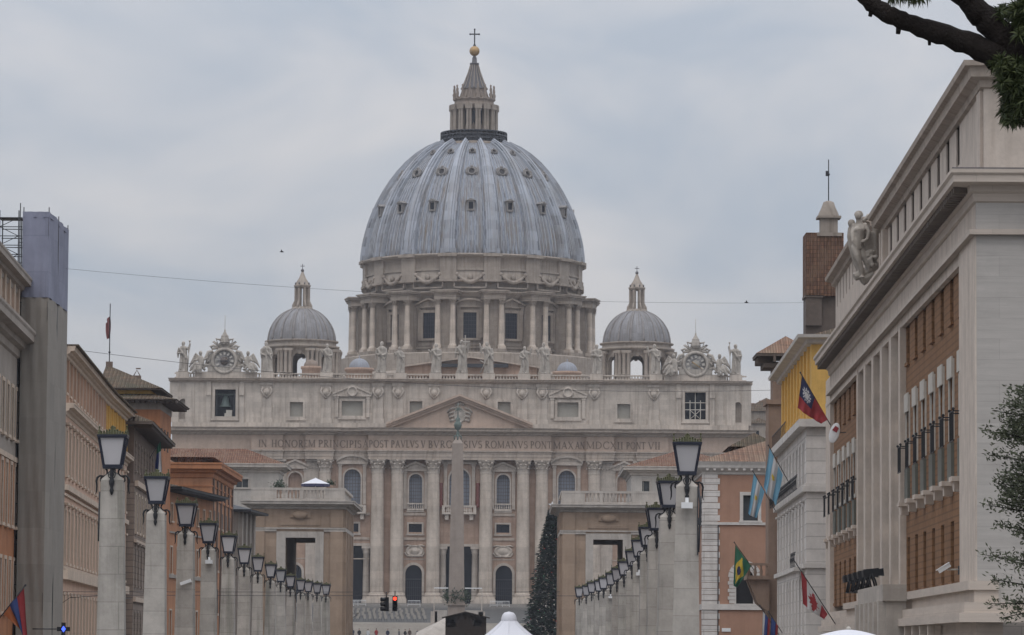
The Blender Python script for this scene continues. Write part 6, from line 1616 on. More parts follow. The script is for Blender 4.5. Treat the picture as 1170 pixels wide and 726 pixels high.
# ---- pale palaces behind the porticoes
def pale(pxa, pxb, Y, D_, ytop, label, roof_h, name='pale_palace', mat_='pale_stone', pxw=(), ww_=(565,552), roofm='roof_red'):
    a, b = W(pxa,600,Y), W(pxb,600,Y); f = Frame((a.x,Y),(b.x,Y)); r = building(name, label, 'building', f); L = f.L; z = lambda y: f.z((pxa+pxb)/2,y); zt = z(ytop)
    hs = [(f.s(x)-.8,f.s(x)+.8,z(ww_[0]),z(ww_[1]),0) for x in pxw]
    m = MB(); m.wall((0,0,0),(1,0,0),(0,1,0),0,L,gz(Y)-1,zt-1.2,hs,.4); m.box(0,L,.4,D_,gz(Y)-1,zt-1.2); m.box(L-1.4,L,-.12,-.001,gz(Y)-1,zt-1.2); m.box(0,1.4,-.12,-.001,gz(Y)-1,zt-1.2); m.build('wall', M[mat_], r)
    for x in pxw: window(r, f.s(x), z(ww_[0]), 1.6, z(ww_[1])-z(ww_[0]), 'glass_grey', 'prop_trim', d=.3, trim=.3, mull=1)
    m = MB(); pr = [(o,q+zt-1.2) for o,q in profile_cornice(1.2,1.1)]
    m.extr(pr,0,L,1,1); m.T = Matrix.Translation((L,0,0)) @ Matrix.Rotation(PI/2,4,'Z'); m.extr(pr,0,D_,1,1); m.T = Matrix.Rotation(-PI/2,4,'Z'); m.extr(pr,-D_,0,1,1); m.T = None; m.box(0,L,0,D_,zt-1.2,zt-.01); m.build('cornice', M['prop_trim'], r)
    m = MB(); hip(m,-.8,L+.8,-.8,D_+.8,zt+.005,roof_h); m.build('roof', M[roofm], r)
    return r, f
pale(120, 318, 500, 9, 529.5, 'pale grey palace with long red tiled roof behind left portico', 2.1, pxw=(243,276), ww_=(557,547))
pale(721, 845, 500, 20, 533.5, 'pale stone palace with low red tiled roof behind right portico', 2.6, pxw=(735,772), ww_=(566,550))
def far_palace():
    a, b = W(849,600,840), W(905,600,840); f = Frame((a.x,840),(b.x,840)); r = building('far_palace', 'distant grey brown palace with chimneys beyond the right end of the church', 'building', f)
    z = lambda y: f.z(866,y); L = f.L
    m = MB(); m.box(0,L,0,20,5,z(470)); m.box(1,L*.5,-6,0,5,z(486)); m.build('wall', M['trav_drum'], r)
    m = MB(); hip(m,0,L,0,20,z(470),3.2,.6); hip(m,1,L*.5,-6,2,z(486),1.4,.4); m.build('roof', M['roof_brown'], r)
    m = MB()
    for x, y in ((2.2,461),(4.2,458),(5.2,464)): m.cbox(x,4,z(475),z(y),.8,.8); m.cbox(x,4,z(y),z(y)+.25,1.1,1.1)
    m.build('chimney', M['brown_plaster'], r)
    for i in range(3):
        p = MB(); p.box(2.0+2.4*i,3.0+2.4*i,-6.06,-6.001,z(500),z(494)); p.build('window_opening', M['dark_room'], r)
far_palace()
# ------------------------------------------------------------------ statues along the church roof
def robed(mb, H, q, arm=0, lean=0.0, wide=1.0):
    """a draped standing figure, feet at z=0"""
    ph = q.uniform(0, 6); k = H/5.7
    pr = [(.95,0),(1.02,.15),(.90,.8),(.84,1.6),(.80,2.4),(.72,3.0),(.70,3.5),(.78,4.1),(.82,4.5),(.62,4.85),(.27,5.0),(.24,5.15)]
    wob = lambda a, z: 1+(.17*(abs(math.sin(5*a+ph+z*.55))-.5)+.09*math.sin(11*a-ph+z*.9))*(1 if z < 4*k else .45)+.07*math.sin(2*a-ph+z*1.3)
    prof = [(r*k*wide*.82, z*k) for r, z in pr]
    c = MB(); c.lathe(prof, 64, (0,0,0), sx=1.0, sy=.72, wob=wob)
    vs = [(x+lean*z*.12+.10*k*math.sin(z*.9/k), y, z) for x, y, z in c.v]; mb.add(vs, c.f)
    hx = lean*5.2*k*.12+.10*k*math.sin(5.2*.9)
    mb.ball((hx,-.05*k,5.38*k), .36*k, 10, 8, .9, 1.0, 1.22); mb.ball((hx,-.28*k,5.15*k), .2*k, 8, 6, .9,.8,1.3); mb.ball((hx,.12*k,5.45*k), .38*k, 8, 6, .95,.95,1.1)
    for s in (-1,1):
        sh = Vector((s*.66*k+hx*.8,0,4.55*k))
        if arm == 1 and s > 0 or arm == 3 and s < 0: el, ha = sh+Vector((s*.45,-.2,-.2))*k, sh+Vector((s*.75,-.45,.75))*k
        elif arm == 2 and s < 0: el, ha = sh+Vector((s*.42,-.25,-.75))*k, sh+Vector((s*.65,-.75,-.1))*k
        else: el, ha = sh+Vector((s*.30,-.15,-1.0))*k, sh+Vector((-s*.25,-.62,-1.2+q.uniform(-.2,.3)))*k
        mb.tube([sh,el,ha], [.34*k,.28*k,.17*k], 8); mb.ball(ha, .17*k, 6, 5)
        mb.tube([el, el+Vector((0,.05,-.9))*k], [.25*k,.10*k], 6)
    mb.tube([(-.6*k,-.3*k,4.5*k),(.1*k,-.62*k,3.5*k),(.65*k,-.4*k,2.6*k),(.6*k,.2*k,2.2*k)], [.2*k,.24*k,.22*k,.2*k], 7)
    mb.tube([(-.3*k,-.55*k,2.9*k),(-.1*k,-.7*k,1.6*k),(-.25*k,-.66*k,.4*k)], [.16*k,.2*k,.22*k], 6)
    for s in (-1,1): mb.ball((s*.3*k,-.6*k,.12*k),.2*k,6,4,1,1.5,.7)
    return hx
def statue(d, H, seed, arm, lean, label, prop=None):
    q = random.Random(seed); m = MB(); robed(m, H, q, arm, lean, q.uniform(1.08,1.28))
    me = remeshed(m, .075, 'statue', M['statue'])
    p = FB.P+FB.U*X(d)+FB.N*1.0
    o = link('statue', me, None, (p.x,p.y,Z_BAL+.14), FB.rz+q.uniform(-.25,.25))
    tag(o, label, 'statue', 'stone statues along the church roof')
    if prop:
        s = MB(); k = H/5.7
        if prop == 'cross': s.box(.75,.95,-.8,-.6,0,6.6*k); s.box(-.1,1.8,-.795,-.605,5.35*k,5.6*k)
        elif prop == 'staff': s.tube([(1.05*k,-.55*k,0),(1.35*k,-.5*k,H*1.0)],.08,6); s.ball((1.36*k,-.5*k,H*1.02),.22,8,6)
        elif prop == 'lstaff': s.tube([(-1.15*k,-.55*k,0),(-1.3*k,-.5*k,H*1.03)],.08,6); s.ball((-1.3*k,-.5*k,H*1.05),.2,8,6)
        elif prop == 'saltire': 
            for t in (-1,1): s.tube([(-1.6*k,-.7,1.2*k+1.2*t),(.1,-.75,2.6*k-1.2*t)],.13,6)
        s.build({'cross':'cross','staff':'staff','lstaff':'staff','saltire':'cross'}[prop], M['statue'], o)
    return o
ST_ = [(-318.7,6.0,1,1,.2,'robed statue with tall staff on the far left end of the church roof','staff'),
 (-221.5,6.0,2,0,-.3,'robed statue standing between the left clock and the left small dome',None),
 (-153.5,5.7,3,2,.3,'robed statue just right of the left small dome, before its drum',None),
 (-91.5,6.2,4,0,.4,'broad robed statue right of the small left lead cupola',None),
 (-69,5.2,5,2,-.2,'slim statue under the left edge of the great drum',None),
 (-28.5,5.9,6,2,.3,'statue left of the central cross bearing figure on the church roof',None),
 (1.5,6.6,7,1,0,'central statue raising an arm and holding a large cross above the pediment','cross'),
 (32.5,6.3,8,3,-.4,'statue leaning on a slanted cross just right of the central figure','saltire'),
 (73,5.4,9,1,.3,'slim statue with raised hand, second right of the central figure',None),
 (96.5,6.2,10,2,-.2,'robed statue with crossed arm left of the right lead cupola',None),
 (156,5.9,11,0,.2,'robed statue between the right lead cupola and the right small dome',None),
 (224,6.0,12,3,-.3,'robed statue between the right small dome and the right clock',None),
 (315.5,6.1,13,3,.1,'robed statue with tall staff on the far right end of the church roof','lstaff')]
for a_ in ST_: statue(*a_)
def angel(px, py, flip, seed, label):
    q = random.Random(seed); m = MB(); s = flip
    m.tube([(0,0,.3),(s*.3,-.1,1.2),(s*.2,0,2.3)], [.75,.7,.5], 10)
    m.ball((s*.15,-.1,3.0),.42,9,7,.9,1,1.2); m.tube([(s*.2,0,2.3),(s*.17,-.05,2.8)],[.3,.22],6)
    m.tube([(0,-.1,.5),(-s*.9,-.4,.9),(-s*1.5,-.4,.1),(-s*1.9,-.4,-.6)], [.5,.42,.34,.2], 8)
    m.tube([(0,-.1,.4),(-s*.6,-.6,.4),(-s*1.0,-.6,-.5),(-s*1.5,-.6,-.9)], [.5,.42,.32,.2], 8)
    m.tube([(s*.3,-.1,2.1),(s*1.0,-.3,1.7),(s*1.7,-.2,2.2)], [.3,.24,.15], 7); m.tube([(-s*.2,-.1,2.1),(-s*.7,-.4,1.5),(-s*1.1,-.5,1.6)], [.28,.22,.15], 7)
    for i in range(5): m.tube([(-s*.1,.4,2.1),(-s*(.9+.2*i),.6,2.9-.45*i),(-s*(1.3+.22*i),.65,2.2-.5*i)], [.3,.28,.12], 6)
    for i in range(4): m.tube([(s*q.uniform(-.6,.7),-.6,.9),(s*q.uniform(-.8,.8),-.75,-.2),(s*q.uniform(-1,1),-.6,-1.0)], [.22,.28,.2], 6)
    me = remeshed(m, .1, 'statue', M['statue']); h = FB.hit(px, py, 0.0); p = FB.P+FB.U*h[0]+FB.N*.1
    o = link('statue', me, None, (p.x,p.y,Z_BAL+.85), FB.rz); tag(o, label, 'statue', 'reclining angels beside the roof clocks'); return o
angel(228, 425, 1, 21, 'reclining winged angel leaning on the left side of the left clock')
angel(284, 425, -1, 22, 'reclining winged angel leaning on the right side of the left clock')
angel(769, 428, 1, 23, 'reclining winged angel leaning on the left side of the right clock')
angel(823, 428, -1, 24, 'reclining winged angel leaning on the right side of the right clock')

# ------------------------------------------------------------------ obelisk in the square
OY = 610.0; ob = W(521.5, 690, OY); OB = empty('obelisk', (ob.x, OY, 0), 0, 'tall tapering granite obelisk with green bronze finial and cross before the church', 'obelisk')
oz = lambda y: W(522, y, OY).z
mb = MB(); mb.cbox(0,0,oz(689),oz(507),2.45,2.45,1.66,1.66); mb.cbox(0,0,oz(507),oz(498),1.66,1.66,.15,.15); mb.build('shaft', M['granite'], OB)
mb = MB(); g0 = gz(OY)-.2; mb.cbox(0,0,g0,g0+.7,5.6,5.6); mb.cbox(0,0,g0+.7,oz(705),4.0,4.0,3.6,3.6); mb.cbox(0,0,oz(705),oz(688.5),2.65,2.65); mb.cbox(0,0,oz(692),oz(690.5),3.1,3.1); mb.build('pedestal', M['granite'], OB)
mb = MB(); mb.lathe([(.2,oz(499)),(.28,oz(495)),(.12,oz(492)),(.45,oz(490)),(.62,oz(486)),(.5,oz(483)),(.3,oz(481.5)),(.42,oz(479)),(.15,oz(477)),(.1,oz(474))], 12)
for s in (-1,1): mb.tube([(0,0,oz(497)),(s*.55,0,oz(499)),(s*.5,0,oz(503))],[.12,.14,.1],6); mb.tube([(0,s*.1,oz(497)),(0,s*.55,oz(499)),(0,s*.5,oz(503))],[.12,.14,.1],6)
mb.tube([(0,0,oz(476)),(0,0,oz(461))],.09); mb.box(-.55,.55,-.08,.08,oz(467.5)-.09,oz(467.5)+.09)
for k in range(8): a = PI/4*k; mb.tube([(0,0,oz(467.5)),(.62*math.cos(a),0,oz(467.5)+.62*math.sin(a))],.04,4)
mb.build('finial', M['verdigris'], OB)
leafv = leafmat('wreath_leaves', (0.035,0.06,0.04), (0.07,0.09,0.055))
mb = MB(); q = random.Random(5)
for i in range(500):
    a = q.uniform(0,2*PI); r = 1.7+q.gauss(0,.3); z = oz(682)+q.gauss(0,.55); c = Vector((r*math.cos(a),r*math.sin(a),z)); u = Vector((q.gauss(0,1),q.gauss(0,1),q.gauss(.5,1))).normalized(); v = u.cross(Vector((q.gauss(0,1),q.gauss(0,1),q.gauss(0,1)))).normalized()
    mb.quad(c-v*.1, c+u*.28-v*.05, c+u*.4+v*.03, c+v*.1)
o = mb.build('wreath', leafv, None, (ob.x,OY,0)); tag(o, 'dark green leafy wreath round the foot of the granite obelisk', 'wreath')

# white metal frames either side of the obelisk
fr = empty('lighting_frame', (W(524,700,600).x, 600, 0), 0, 'white tubular frame with low white panels standing round the obelisk foot', 'frame'); fzq = lambda y: W(524,y,600).z; fxq = lambda x: W(x,690,600).x-W(524,700,600).x
mb = MB()
for x in (496,550.5): mb.tube([(fxq(x),0,gz(600)-.2),(fxq(x),0,fzq(672))],.08,6); mb.box(fxq(x)-.5,fxq(x)+.5,-.3,.3,gz(600)-.2,fzq(699))
mb.build('post', M['trav'], fr)
mb = MB(); mb.box(fxq(496),fxq(512),-.1,.1,fzq(672.8),fzq(671.6)); mb.build('crossbar', M['white'], fr); mb = MB(); mb.box(fxq(531),fxq(550.5),-.1,.1,fzq(672.8),fzq(671.6)); mb.build('crossbar', M['white'], fr)
mb = MB(); mb.box(fxq(497),fxq(511),-.3,.1,gz(600)-.2,fzq(697.5)); mb.build('panel', M['prop_trim'], fr); mb = MB(); mb.box(fxq(532),fxq(552),-.3,.1,gz(600)-.2,fzq(697.5)); mb.build('panel', M['prop_trim'], fr)

# ------------------------------------------------------------------ Christmas tree
TX = W(630.5, 650, 596); tz0 = gz(596); CT = empty('christmas_tree', (TX.x, 596, tz0), 0, 'tall dark Christmas tree with coloured lights and star, left of right portico', 'tree')
TH = W(630.5, 580, 596).z-tz0
M['fir'] = leafmat('fir_needles', (0.007,0.019,0.014), (0.020,0.040,0.025), .9)
mb = MB(); mb.lathe([(.35,0),(.28,TH*.3),(.12,TH*.8),(.03,TH*.985)], 8); mb.build('trunk', M['shutter_brown'], CT)
mb = MB(); q = random.Random(11)
for i in range(17000):
    t = q.random()**1.35; z = .8+(TH-1.0)*t; Rm = 4.1*(1-t)**.80+.12
    a = q.uniform(0,2*PI); lob = 1+.14*math.sin(a*9+z*3.1)+.08*math.sin(a*5-z*1.9); r = Rm*lob*math.sqrt(q.uniform(.25,1)); 
    c = Vector((r*math.cos(a),r*math.sin(a),z-.10*r)); u = Vector((math.cos(a),math.sin(a),q.uniform(-.5,.25))); w = Vector((-math.sin(a),math.cos(a),q.uniform(-.4,.4)))
    l = q.uniform(.3,.62)
    mb.add([c-w*.14,c+u*l*.5-w*.17,c+u*l,c+u*l*.5+w*.17,c+w*.14],[(0,1,2,3,4)])
o = mb.build('foliage', M['fir'], CT)
lm = [emis('white_fairy_light',(1,.95,.85),1.1), emis('red_fairy_light',(1,.08,.05),.7), emis('amber_fairy_light',(1,.5,.15),.7), emis('green_fairy_light',(.2,.8,.4),.7)]
mb = MB()
for i in range(170):
    t = q.random()**1.3; z = .8+(TH-1.2)*t; r = (4.15*(1-t)**.80+.1)*q.uniform(.93,1.06); a = q.uniform(0,2*PI); mb.m = q.choices([0,1,2,3],[6,3,2,2])[0]; s = q.uniform(.03,.05)
    mb.ball((r*math.cos(a),r*math.sin(a),z), s, 4, 3)
o = mb.build('fairy_lights', lm, CT); o['kind'] = 'stuff'
mb = MB(); pts = [(.62*(1 if i % 2 == 0 else .42)*math.sin(PI*i/5), TH+.35+.62*(1 if i % 2 == 0 else .42)*math.cos(PI*i/5)) for i in range(10)]; mb.prism(pts,-.08,.08); mb.build('star', M['white'], CT)

# ------------------------------------------------------------------ square: hut, gazebo, barriers, chairs, people
HY = 500.0; hx0, hx1 = W(509,700,HY).x, W(555.5,700,HY).x; HT = empty('market_hut', ((hx0+hx1)/2, HY, gz(HY)), 0, 'dark brown wooden market hut with pitched roof below the obelisk', 'hut')
hzq = lambda y: W(530,y,HY).z-gz(HY); hw = (hx1-hx0)/2
M['dark_wood'] = stone('dark_stained_boards', (0.055,0.042,0.034), course=(6,.16,.02), streak=.2, scale=1.2, mortar=.4)
mb = MB(); hol = [(hw-.0+-1.0-1.7+.2,hw-.45-1.0+.2,hzq(717),hzq(707.5),0),(hw+.9,hw+2.1,hzq(716),hzq(708),0)]
mb.wall((-hw,0,0),(1,0,0),(0,1,0),0,2*hw,0,hzq(706),[(x0,x1,a,b,0) for x0,x1,a,b,_ in hol],.15); mb.box(-hw,-hw+.15,.15,4,0,hzq(706)); mb.box(hw-.15,hw,.15,4,0,hzq(706)); mb.box(-hw,hw,3.85,4,0,hzq(706)); mb.prism([(-hw,hzq(706)),(hw,hzq(706)),(0,hzq(700.2))],0.02,3.98); mb.build('wall', M['dark_wood'], HT)
mb = MB(); ov = W(559.5,706,HY).x-(hx0+hx1)/2
for s in (-1,1): mb.prism([(0,hzq(700)),(s*ov,hzq(706.7)),(s*ov,hzq(705.6)),(0,hzq(698.8))],-.5,4.4)
mb.build('roof', M['dark_wood'], HT)
mb = MB(); mb.box(-hw+.2,hw-.2,2.0,2.1,hzq(720),hzq(712)); mb.build('counter', M['shutter_brown'], HT)
mb = MB(); mb.box(.75,1.05,1.2,1.5,hzq(714),hzq(708.5)); mb.build('shelf_goods', M['white_frame'], HT)
AWN = empty('awning', (W(487,715,HY+6).x, HY+6, gz(HY+6)), 0, 'beige canvas awning stretched left of the wooden hut', 'awning'); ax0, ax1 = W(475,719,HY+6).x-W(487,715,HY+6).x, W(509,705,HY+6).x-W(487,715,HY+6).x; az0, az1 = W(475,720,HY+6).z-gz(HY+6), W(509,705.5,HY+6).z-gz(HY+6)
mb = MB(); mb.add([(ax0,0,az0-1.3),(ax1,0,az0-1.1),(ax1,4,az1),(ax0,4,az0-.3),(ax0,0,az0-1.35),(ax1,0,az0-1.15),(ax1,4,az1-.05),(ax0,4,az0-.35)],[(0,1,2,3),(7,6,5,4),(0,4,5,1),(1,5,6,2),(2,6,7,3),(3,7,4,0)]); mb.build('canopy', M['prop_trim'], AWN)
mb = MB()
for x,z,y in ((ax0+.1,az0-1.2,.1),(ax0+.1,az0-.3,3.9),(ax1-.1,az0-1.0,.1),(ax1-.1,az1,3.9)):
    if True: mb.box(x-.05,x+.05,y-.05,y+.05,0,z-.1)
mb.build('pole', M['dark_wood'], AWN)
GY = 165.0; gx_ = W(581.5,710,GY); GZB = empty('gazebo', (gx_.x, GY, 0), 0, 'white pagoda gazebo with rounded cap at the bottom centre', 'tent')
gq = lambda y: W(581.5,y,GY).z; mb = MB()
prof = []
for i in range(13):
    t = i/12; prof.append((.30+1.55*t, gq(709)-1.25*(t**.86)))
vs = []; 
for r, z in prof:
    for k in range(24):
        a = PI/12*k+PI/4; c_ = 1/max(abs(math.cos(a)),abs(math.sin(a))); t = (r-.3)/1.55; rr = r*(1+(c_-1)*t*.9); vs.append((rr*math.cos(a),rr*math.sin(a),z-.02*math.sin(4*a)**2*t))
mb.add(vs,[(j*24+k,j*24+(k+1)%24,(j+1)*24+(k+1)%24,(j+1)*24+k) for j in range(12) for k in range(24)],True)
M['canvas'] = plain('white_canvas', (0.62,0.62,0.66), rough=.7, var=.02, scale=1.0)
for k in range(8):
    ii = [(3*k) % 24]; mb.tube([Vector(vs[j*24+ii[0]])+Vector((0,0,.006)) for j in range(13)], .012, 4)
mb.build('canopy', M['canvas'], GZB)
mb = MB(); r = .325; mb.lathe([(r,gq(709.5)-.03),(r*1.02,gq(708.5)),(r,gq(706.5)),(r*.86,gq(703)),(r*.6,gq(700.2)),(.01,gq(699))],24); mb.build('cap', M['canvas'], GZB)
for sx in (-1,1):
    for sy in (-1,1): mb = MB(); mb.box(sx*1.75-.04,sx*1.75+.04,sy*1.75-.04,sy*1.75+.04,0,gq(709)-1.2); mb.build('pole', M['white'], GZB)
mb = MB()
for s in (-1,1): mb.box(-1.8,1.8,s*1.8-.01,s*1.8+.01,gq(709)-1.5,gq(709)-1.2); mb.box(s*1.8-.01,s*1.8+.01,-1.78,1.78,gq(709)-1.5,gq(709)-1.2)
mb.build('valance', M['canvas'], GZB)
# white van roof at the bottom right
VY = 112.0; v0, v1 = W(934,722,VY), W(1005,722,VY); vz = W(968,719.5,VY).z
VN = empty('market_umbrella', ((v0.x+v1.x)/2, VY, 0), 0, 'white canvas umbrella top with small knob at the bottom right', 'umbrella')
mb = MB(); R_ = (v1.x-v0.x)/2*1.25; vs = []
for j in range(7):
    t = j/6
    for k in range(32): a = 2*PI*k/32; r = R_*t*(1-.05*abs(math.sin(4*a))*t); vs.append((r*math.cos(a)+1e-4*k,r*math.sin(a),vz-.26*t**1.6-.04*abs(math.sin(4*a))*t))
mb.add(vs,[(j*32+k,j*32+(k+1)%32,(j+1)*32+(k+1)%32,(j+1)*32+k) for j in range(6) for k in range(32)],True); mb.build('canopy', M['canvas'], VN)
mb = MB(); mb.lathe([(.03,0),(.03,vz-.02),(.07,vz),(.06,vz+.06),(.01,vz+.09)],8); mb.build('pole', M['white_frame'], VN)
# parasol and plants on the left portico terrace
PY_ = 480.0; pp = W(360.5,553,PY_); zt_ = W(360,557.5,470).z
PR = empty('parasol', (pp.x,PY_,W(360,582,470).z), 0, 'white parasol open on the terrace of the left portico', 'parasol'); b0_ = W(360,582,470).z
mb = MB(); tz_ = W(360,546.3,PY_).z-b0_; lz_ = W(360,553.2,PY_).z-b0_; rw_ = W(377,553,PY_).x-pp.x
mb.add([(rw_*math.cos(PI/4*k),rw_*math.sin(PI/4*k),lz_) for k in range(8)]+[(0,0,tz_)],[(k,(k+1)%8,8) for k in range(8)]); mb.build('canopy', M['canvas'], PR)
mb = MB(); mb.tube([(0,0,0),(0,0,tz_+.1)],.05); mb.build('pole', M['white_frame'], PR)
mb = MB(); 
for k in range(8): a=PI/4*k; a2=PI/4*(k+1); mb.quad((rw_*math.cos(a),rw_*math.sin(a),lz_-.02),(rw_*math.cos(a2),rw_*math.sin(a2),lz_-.02),(rw_*math.cos(a2),rw_*math.sin(a2),lz_-.32),(rw_*math.cos(a),rw_*math.sin(a),lz_-.32))
mb.build('valance', plain('navy_valance',(.04,.04,.09)), PR)
def bush(px, py, Y, r, n, label, seed, base):
    q = random.Random(seed); p = W(px,py,Y); mb = MB()
    for i in range(n):
        c = Vector((q.gauss(0,r*.5),q.gauss(0,r*.4),abs(q.gauss(0,r*.5)))); u = Vector((q.gauss(0,1),q.gauss(0,1),q.gauss(.6,.8))).normalized(); v = u.cross(Vector((q.gauss(0,1),q.gauss(0,1),1))).normalized(); l = .22
        mb.quad(c-v*.05,c+u*l-v*.05,c+u*l+v*.05,c+v*.05)
    e = empty('potted_plant', (p.x,Y,base), 0, label, 'plant'); o = mb.build('foliage', leafv, e); o.location.z = p.z-base-.2
    mb = MB(); mb.lathe([(.3,0),(.42,.0),(.5,p.z-base-.2),(.45,p.z-base-.15)],10); mb.build('pot', M['brown_plaster'], e)
bush(319,556,478,.75,260,'dark shrub on the left portico terrace, left of white parasol',1,b0_)
bush(377.5,553,482,.5,160,'dark shrub on the left portico terrace, right of white parasol',2,b0_)
# rows of grey chairs on the church forecourt
CH = None
def chair():
    r = empty('chair', (0,0,0)); a = MB(); a.box(-.24,.24,-.24,.24,.43,.47); a.build('seat', M['net_grey'], r); a = MB(); a.T = Matrix.Rotation(R(-8),4,'X'); a.box(-.24,.24,-.27,-.23,.5,.92); a.build('backrest', M['net_grey'], r)
    for sx in (-1,1):
        for sy in (-1,1): a = MB(); a.box(sx*.21-.02,sx*.21+.02,sy*.21-.02,sy*.21+.02,0,.43); a.build('leg', M['iron'], r)
    return r
q = random.Random(4)
for j in range(6):
    for i in range(15):
        y = 722+j*6.5; x = W(397,690,y).x+i*1.02+q.uniform(-.15,.15)
        o = chair() if CH is None else dup(CH); CH = CH or o
        o.location = (x,y,gz(y)+.0); o.rotation_euler.z = q.uniform(-.1,.1); tag(o, 'grey chair set out in rows on the forecourt before the church doors', 'chair', 'grey chairs on the church forecourt')
# white barriers before the doors
BP = None
def barrier():
    r = empty('barrier', (0,0,0)); a = MB(); a.tube([(-1.2,0,.1),(-1.2,0,1.15),(1.2,0,1.15),(1.2,0,.1)],.05,5); a.tube([(-1.2,0,.35),(1.2,0,.35)],.04,5); a.build('rail', M['white'], r)
    a = MB()
    for i in range(9): a.tube([(-1.0+.25*i,0,.35),(-1.0+.25*i,0,1.15)],.025,4)
    a.build('bars', M['white'], r); a = MB(); a.box(-1.25,-1.15,-.3,.3,0,.1); a.box(1.15,1.25,-.3,.3,0,.1); a.build('foot', M['white'], r); return r
for px, lab in ((402,'white barrier before the dark left side opening of the church'),(411,'white barrier beside the left side column of the church'),(473,'white barrier before the arched church door left of obelisk'),(575,'white barrier before the arched church door right of obelisk'),(567,'white barrier left of the arched door right of obelisk')):
    y = 771.0; o = barrier() if BP is None else dup(BP); BP = BP or o; o.location = (W(px,690,y).x,y,ZB-.7); tag(o, lab, 'barrier', 'white crowd barriers before the church doors')
# people in the square
M['skin'] = plain('skin', (.42,.27,.20), rough=.6, var=.05)
coats = [plain('dark_blue_coat',(.03,.035,.06)),plain('black_coat',(.015,.015,.018)),plain('grey_coat',(.10,.10,.11)),plain('white_jacket',(.5,.5,.5)),plain('red_jacket',(.28,.03,.03)),plain('brown_coat',(.09,.06,.045))]
hairs = [plain('dark_hair',(.02,.015,.012)),plain('brown_hair',(.06,.04,.025)),plain('grey_hair',(.25,.24,.23))]
def person(pos, rz, coat, hair, label, seed, stride=.12):
    q = random.Random(seed); m = MB()
    for s in (-1,1):
        m.tube([(s*.10,0,.90),(s*.11,-.02+s*stride*.5,.50),(s*.11,s*stride,.07)],[.095,.07,.05],8); m.ball((s*.11,s*stride-.06,.045),.055,6,4,.9,2.0,.8)
        m.tube([(s*.19,0,1.40),(s*.25,.02-s*stride*.3,1.13),(s*.24,-.12-s*stride*.4,.90)],[.06,.05,.038],7); m.ball((s*.24,-.14-s*stride*.4,.84),.045,6,5,.6,1,1.4)
    m.lathe([(.15,.86),(.17,1.0),(.15,1.15),(.19,1.35),(.17,1.45),(.065,1.5),(.06,1.56)],14,sy=.62); m.ball((0,-.01,1.66),.095,10,8,.88,1.0,1.2); m.ball((0,-.11,1.64),.02,5,4)
    o = link('person', remeshed(m,.022,'body',M['skin']), None, pos, rz); tag(o, label, 'person', 'people on the square'); 
    m = MB()
    m.lathe([(.22,.62),(.20,.9),(.175,1.1),(.21,1.36),(.19,1.46),(.09,1.52)],16,sy=.68)
    for s in (-1,1): m.tube([(s*.20,0,1.40),(s*.26,.02-s*stride*.3,1.13),(s*.25,-.11-s*stride*.4,.92)],[.08,.068,.056],8)
    c = link('coat', remeshed(m,.025,'coat',coat), o)
    m = MB()
    for s in (-1,1): m.tube([(s*.10,0,.92),(s*.11,-.02+s*stride*.5,.50),(s*.11,s*stride,.10)],[.115,.088,.07],8)
    link('trousers', remeshed(m,.025,'trousers',coats[q.choice((0,1,2))]), o)
    m = MB(); m.ball((0,.015,1.70),.105,10,7,.92,1.0,1.08); m.build('hair', hair, o); return o
ppl = [(403,0,0,'person in dark blue coat standing left, near the dark iron street lamp',-.2),(410.5,1,0,'person in black coat standing on the square right of the iron lamp',.4),(420.5,3,1,'person in white jacket walking on the square',2.8),(430,4,0,'person in red jacket walking on the square',3.4),(443,0,1,'person in dark blue coat standing below the traffic lights',.1),
       (463,1,1,'person in black coat, leftmost of the group left of the wooden hut',1.0),(468,5,0,'person in brown coat within the group left of the wooden hut',.3),(477,2,2,'grey haired person in grey coat left of the wooden hut',-.6),(484,1,0,'person in black coat with dark hair close to the wooden hut',2.2),(491,0,1,'person in dark blue coat right beside the wooden hut',.8),(497,2,0,'person in grey coat, nearest of all to the wooden hut wall',2.9),(456,2,1,'person in grey coat standing alone between traffic lights and wooden hut group',1.7)]
for i, (px, ci, hi, lab, rz) in enumerate(ppl):
    y = 655-(i % 3)*9; person((W(px,720,y).x,y,gz(y)), rz, coats[ci], hairs[hi], lab, i, .10+.05*(i % 3))
# dark iron lamp on the square
sl = W(402.5,705,560); L_ = empty('street_lamp', (sl.x,560,gz(560)), 0, 'dark iron multi arm street lamp on the square by the left portico', 'street lamp'); zz = lambda y: W(402,y,560).z-gz(560)
mb = MB(); mb.lathe([(.35,0),(.3,.6),(.14,.9),(.09,zz(704))],10); mb.build('post', M['iron'], L_)
mb = MB(); 
for k in range(4): a = PI/2*k; mb.tube([(0,0,zz(706)),(.5*math.cos(a),.5*math.sin(a),zz(704)),(.75*math.cos(a),.75*math.sin(a),zz(702.5))],.05,5)
mb.build('arm', M['iron'], L_)
for k in range(4): a = PI/2*k; mb = MB(); mb.ball((.75*math.cos(a),.75*math.sin(a),zz(700.5)),.2,8,6); mb.build('globe', M['net_grey'], L_)

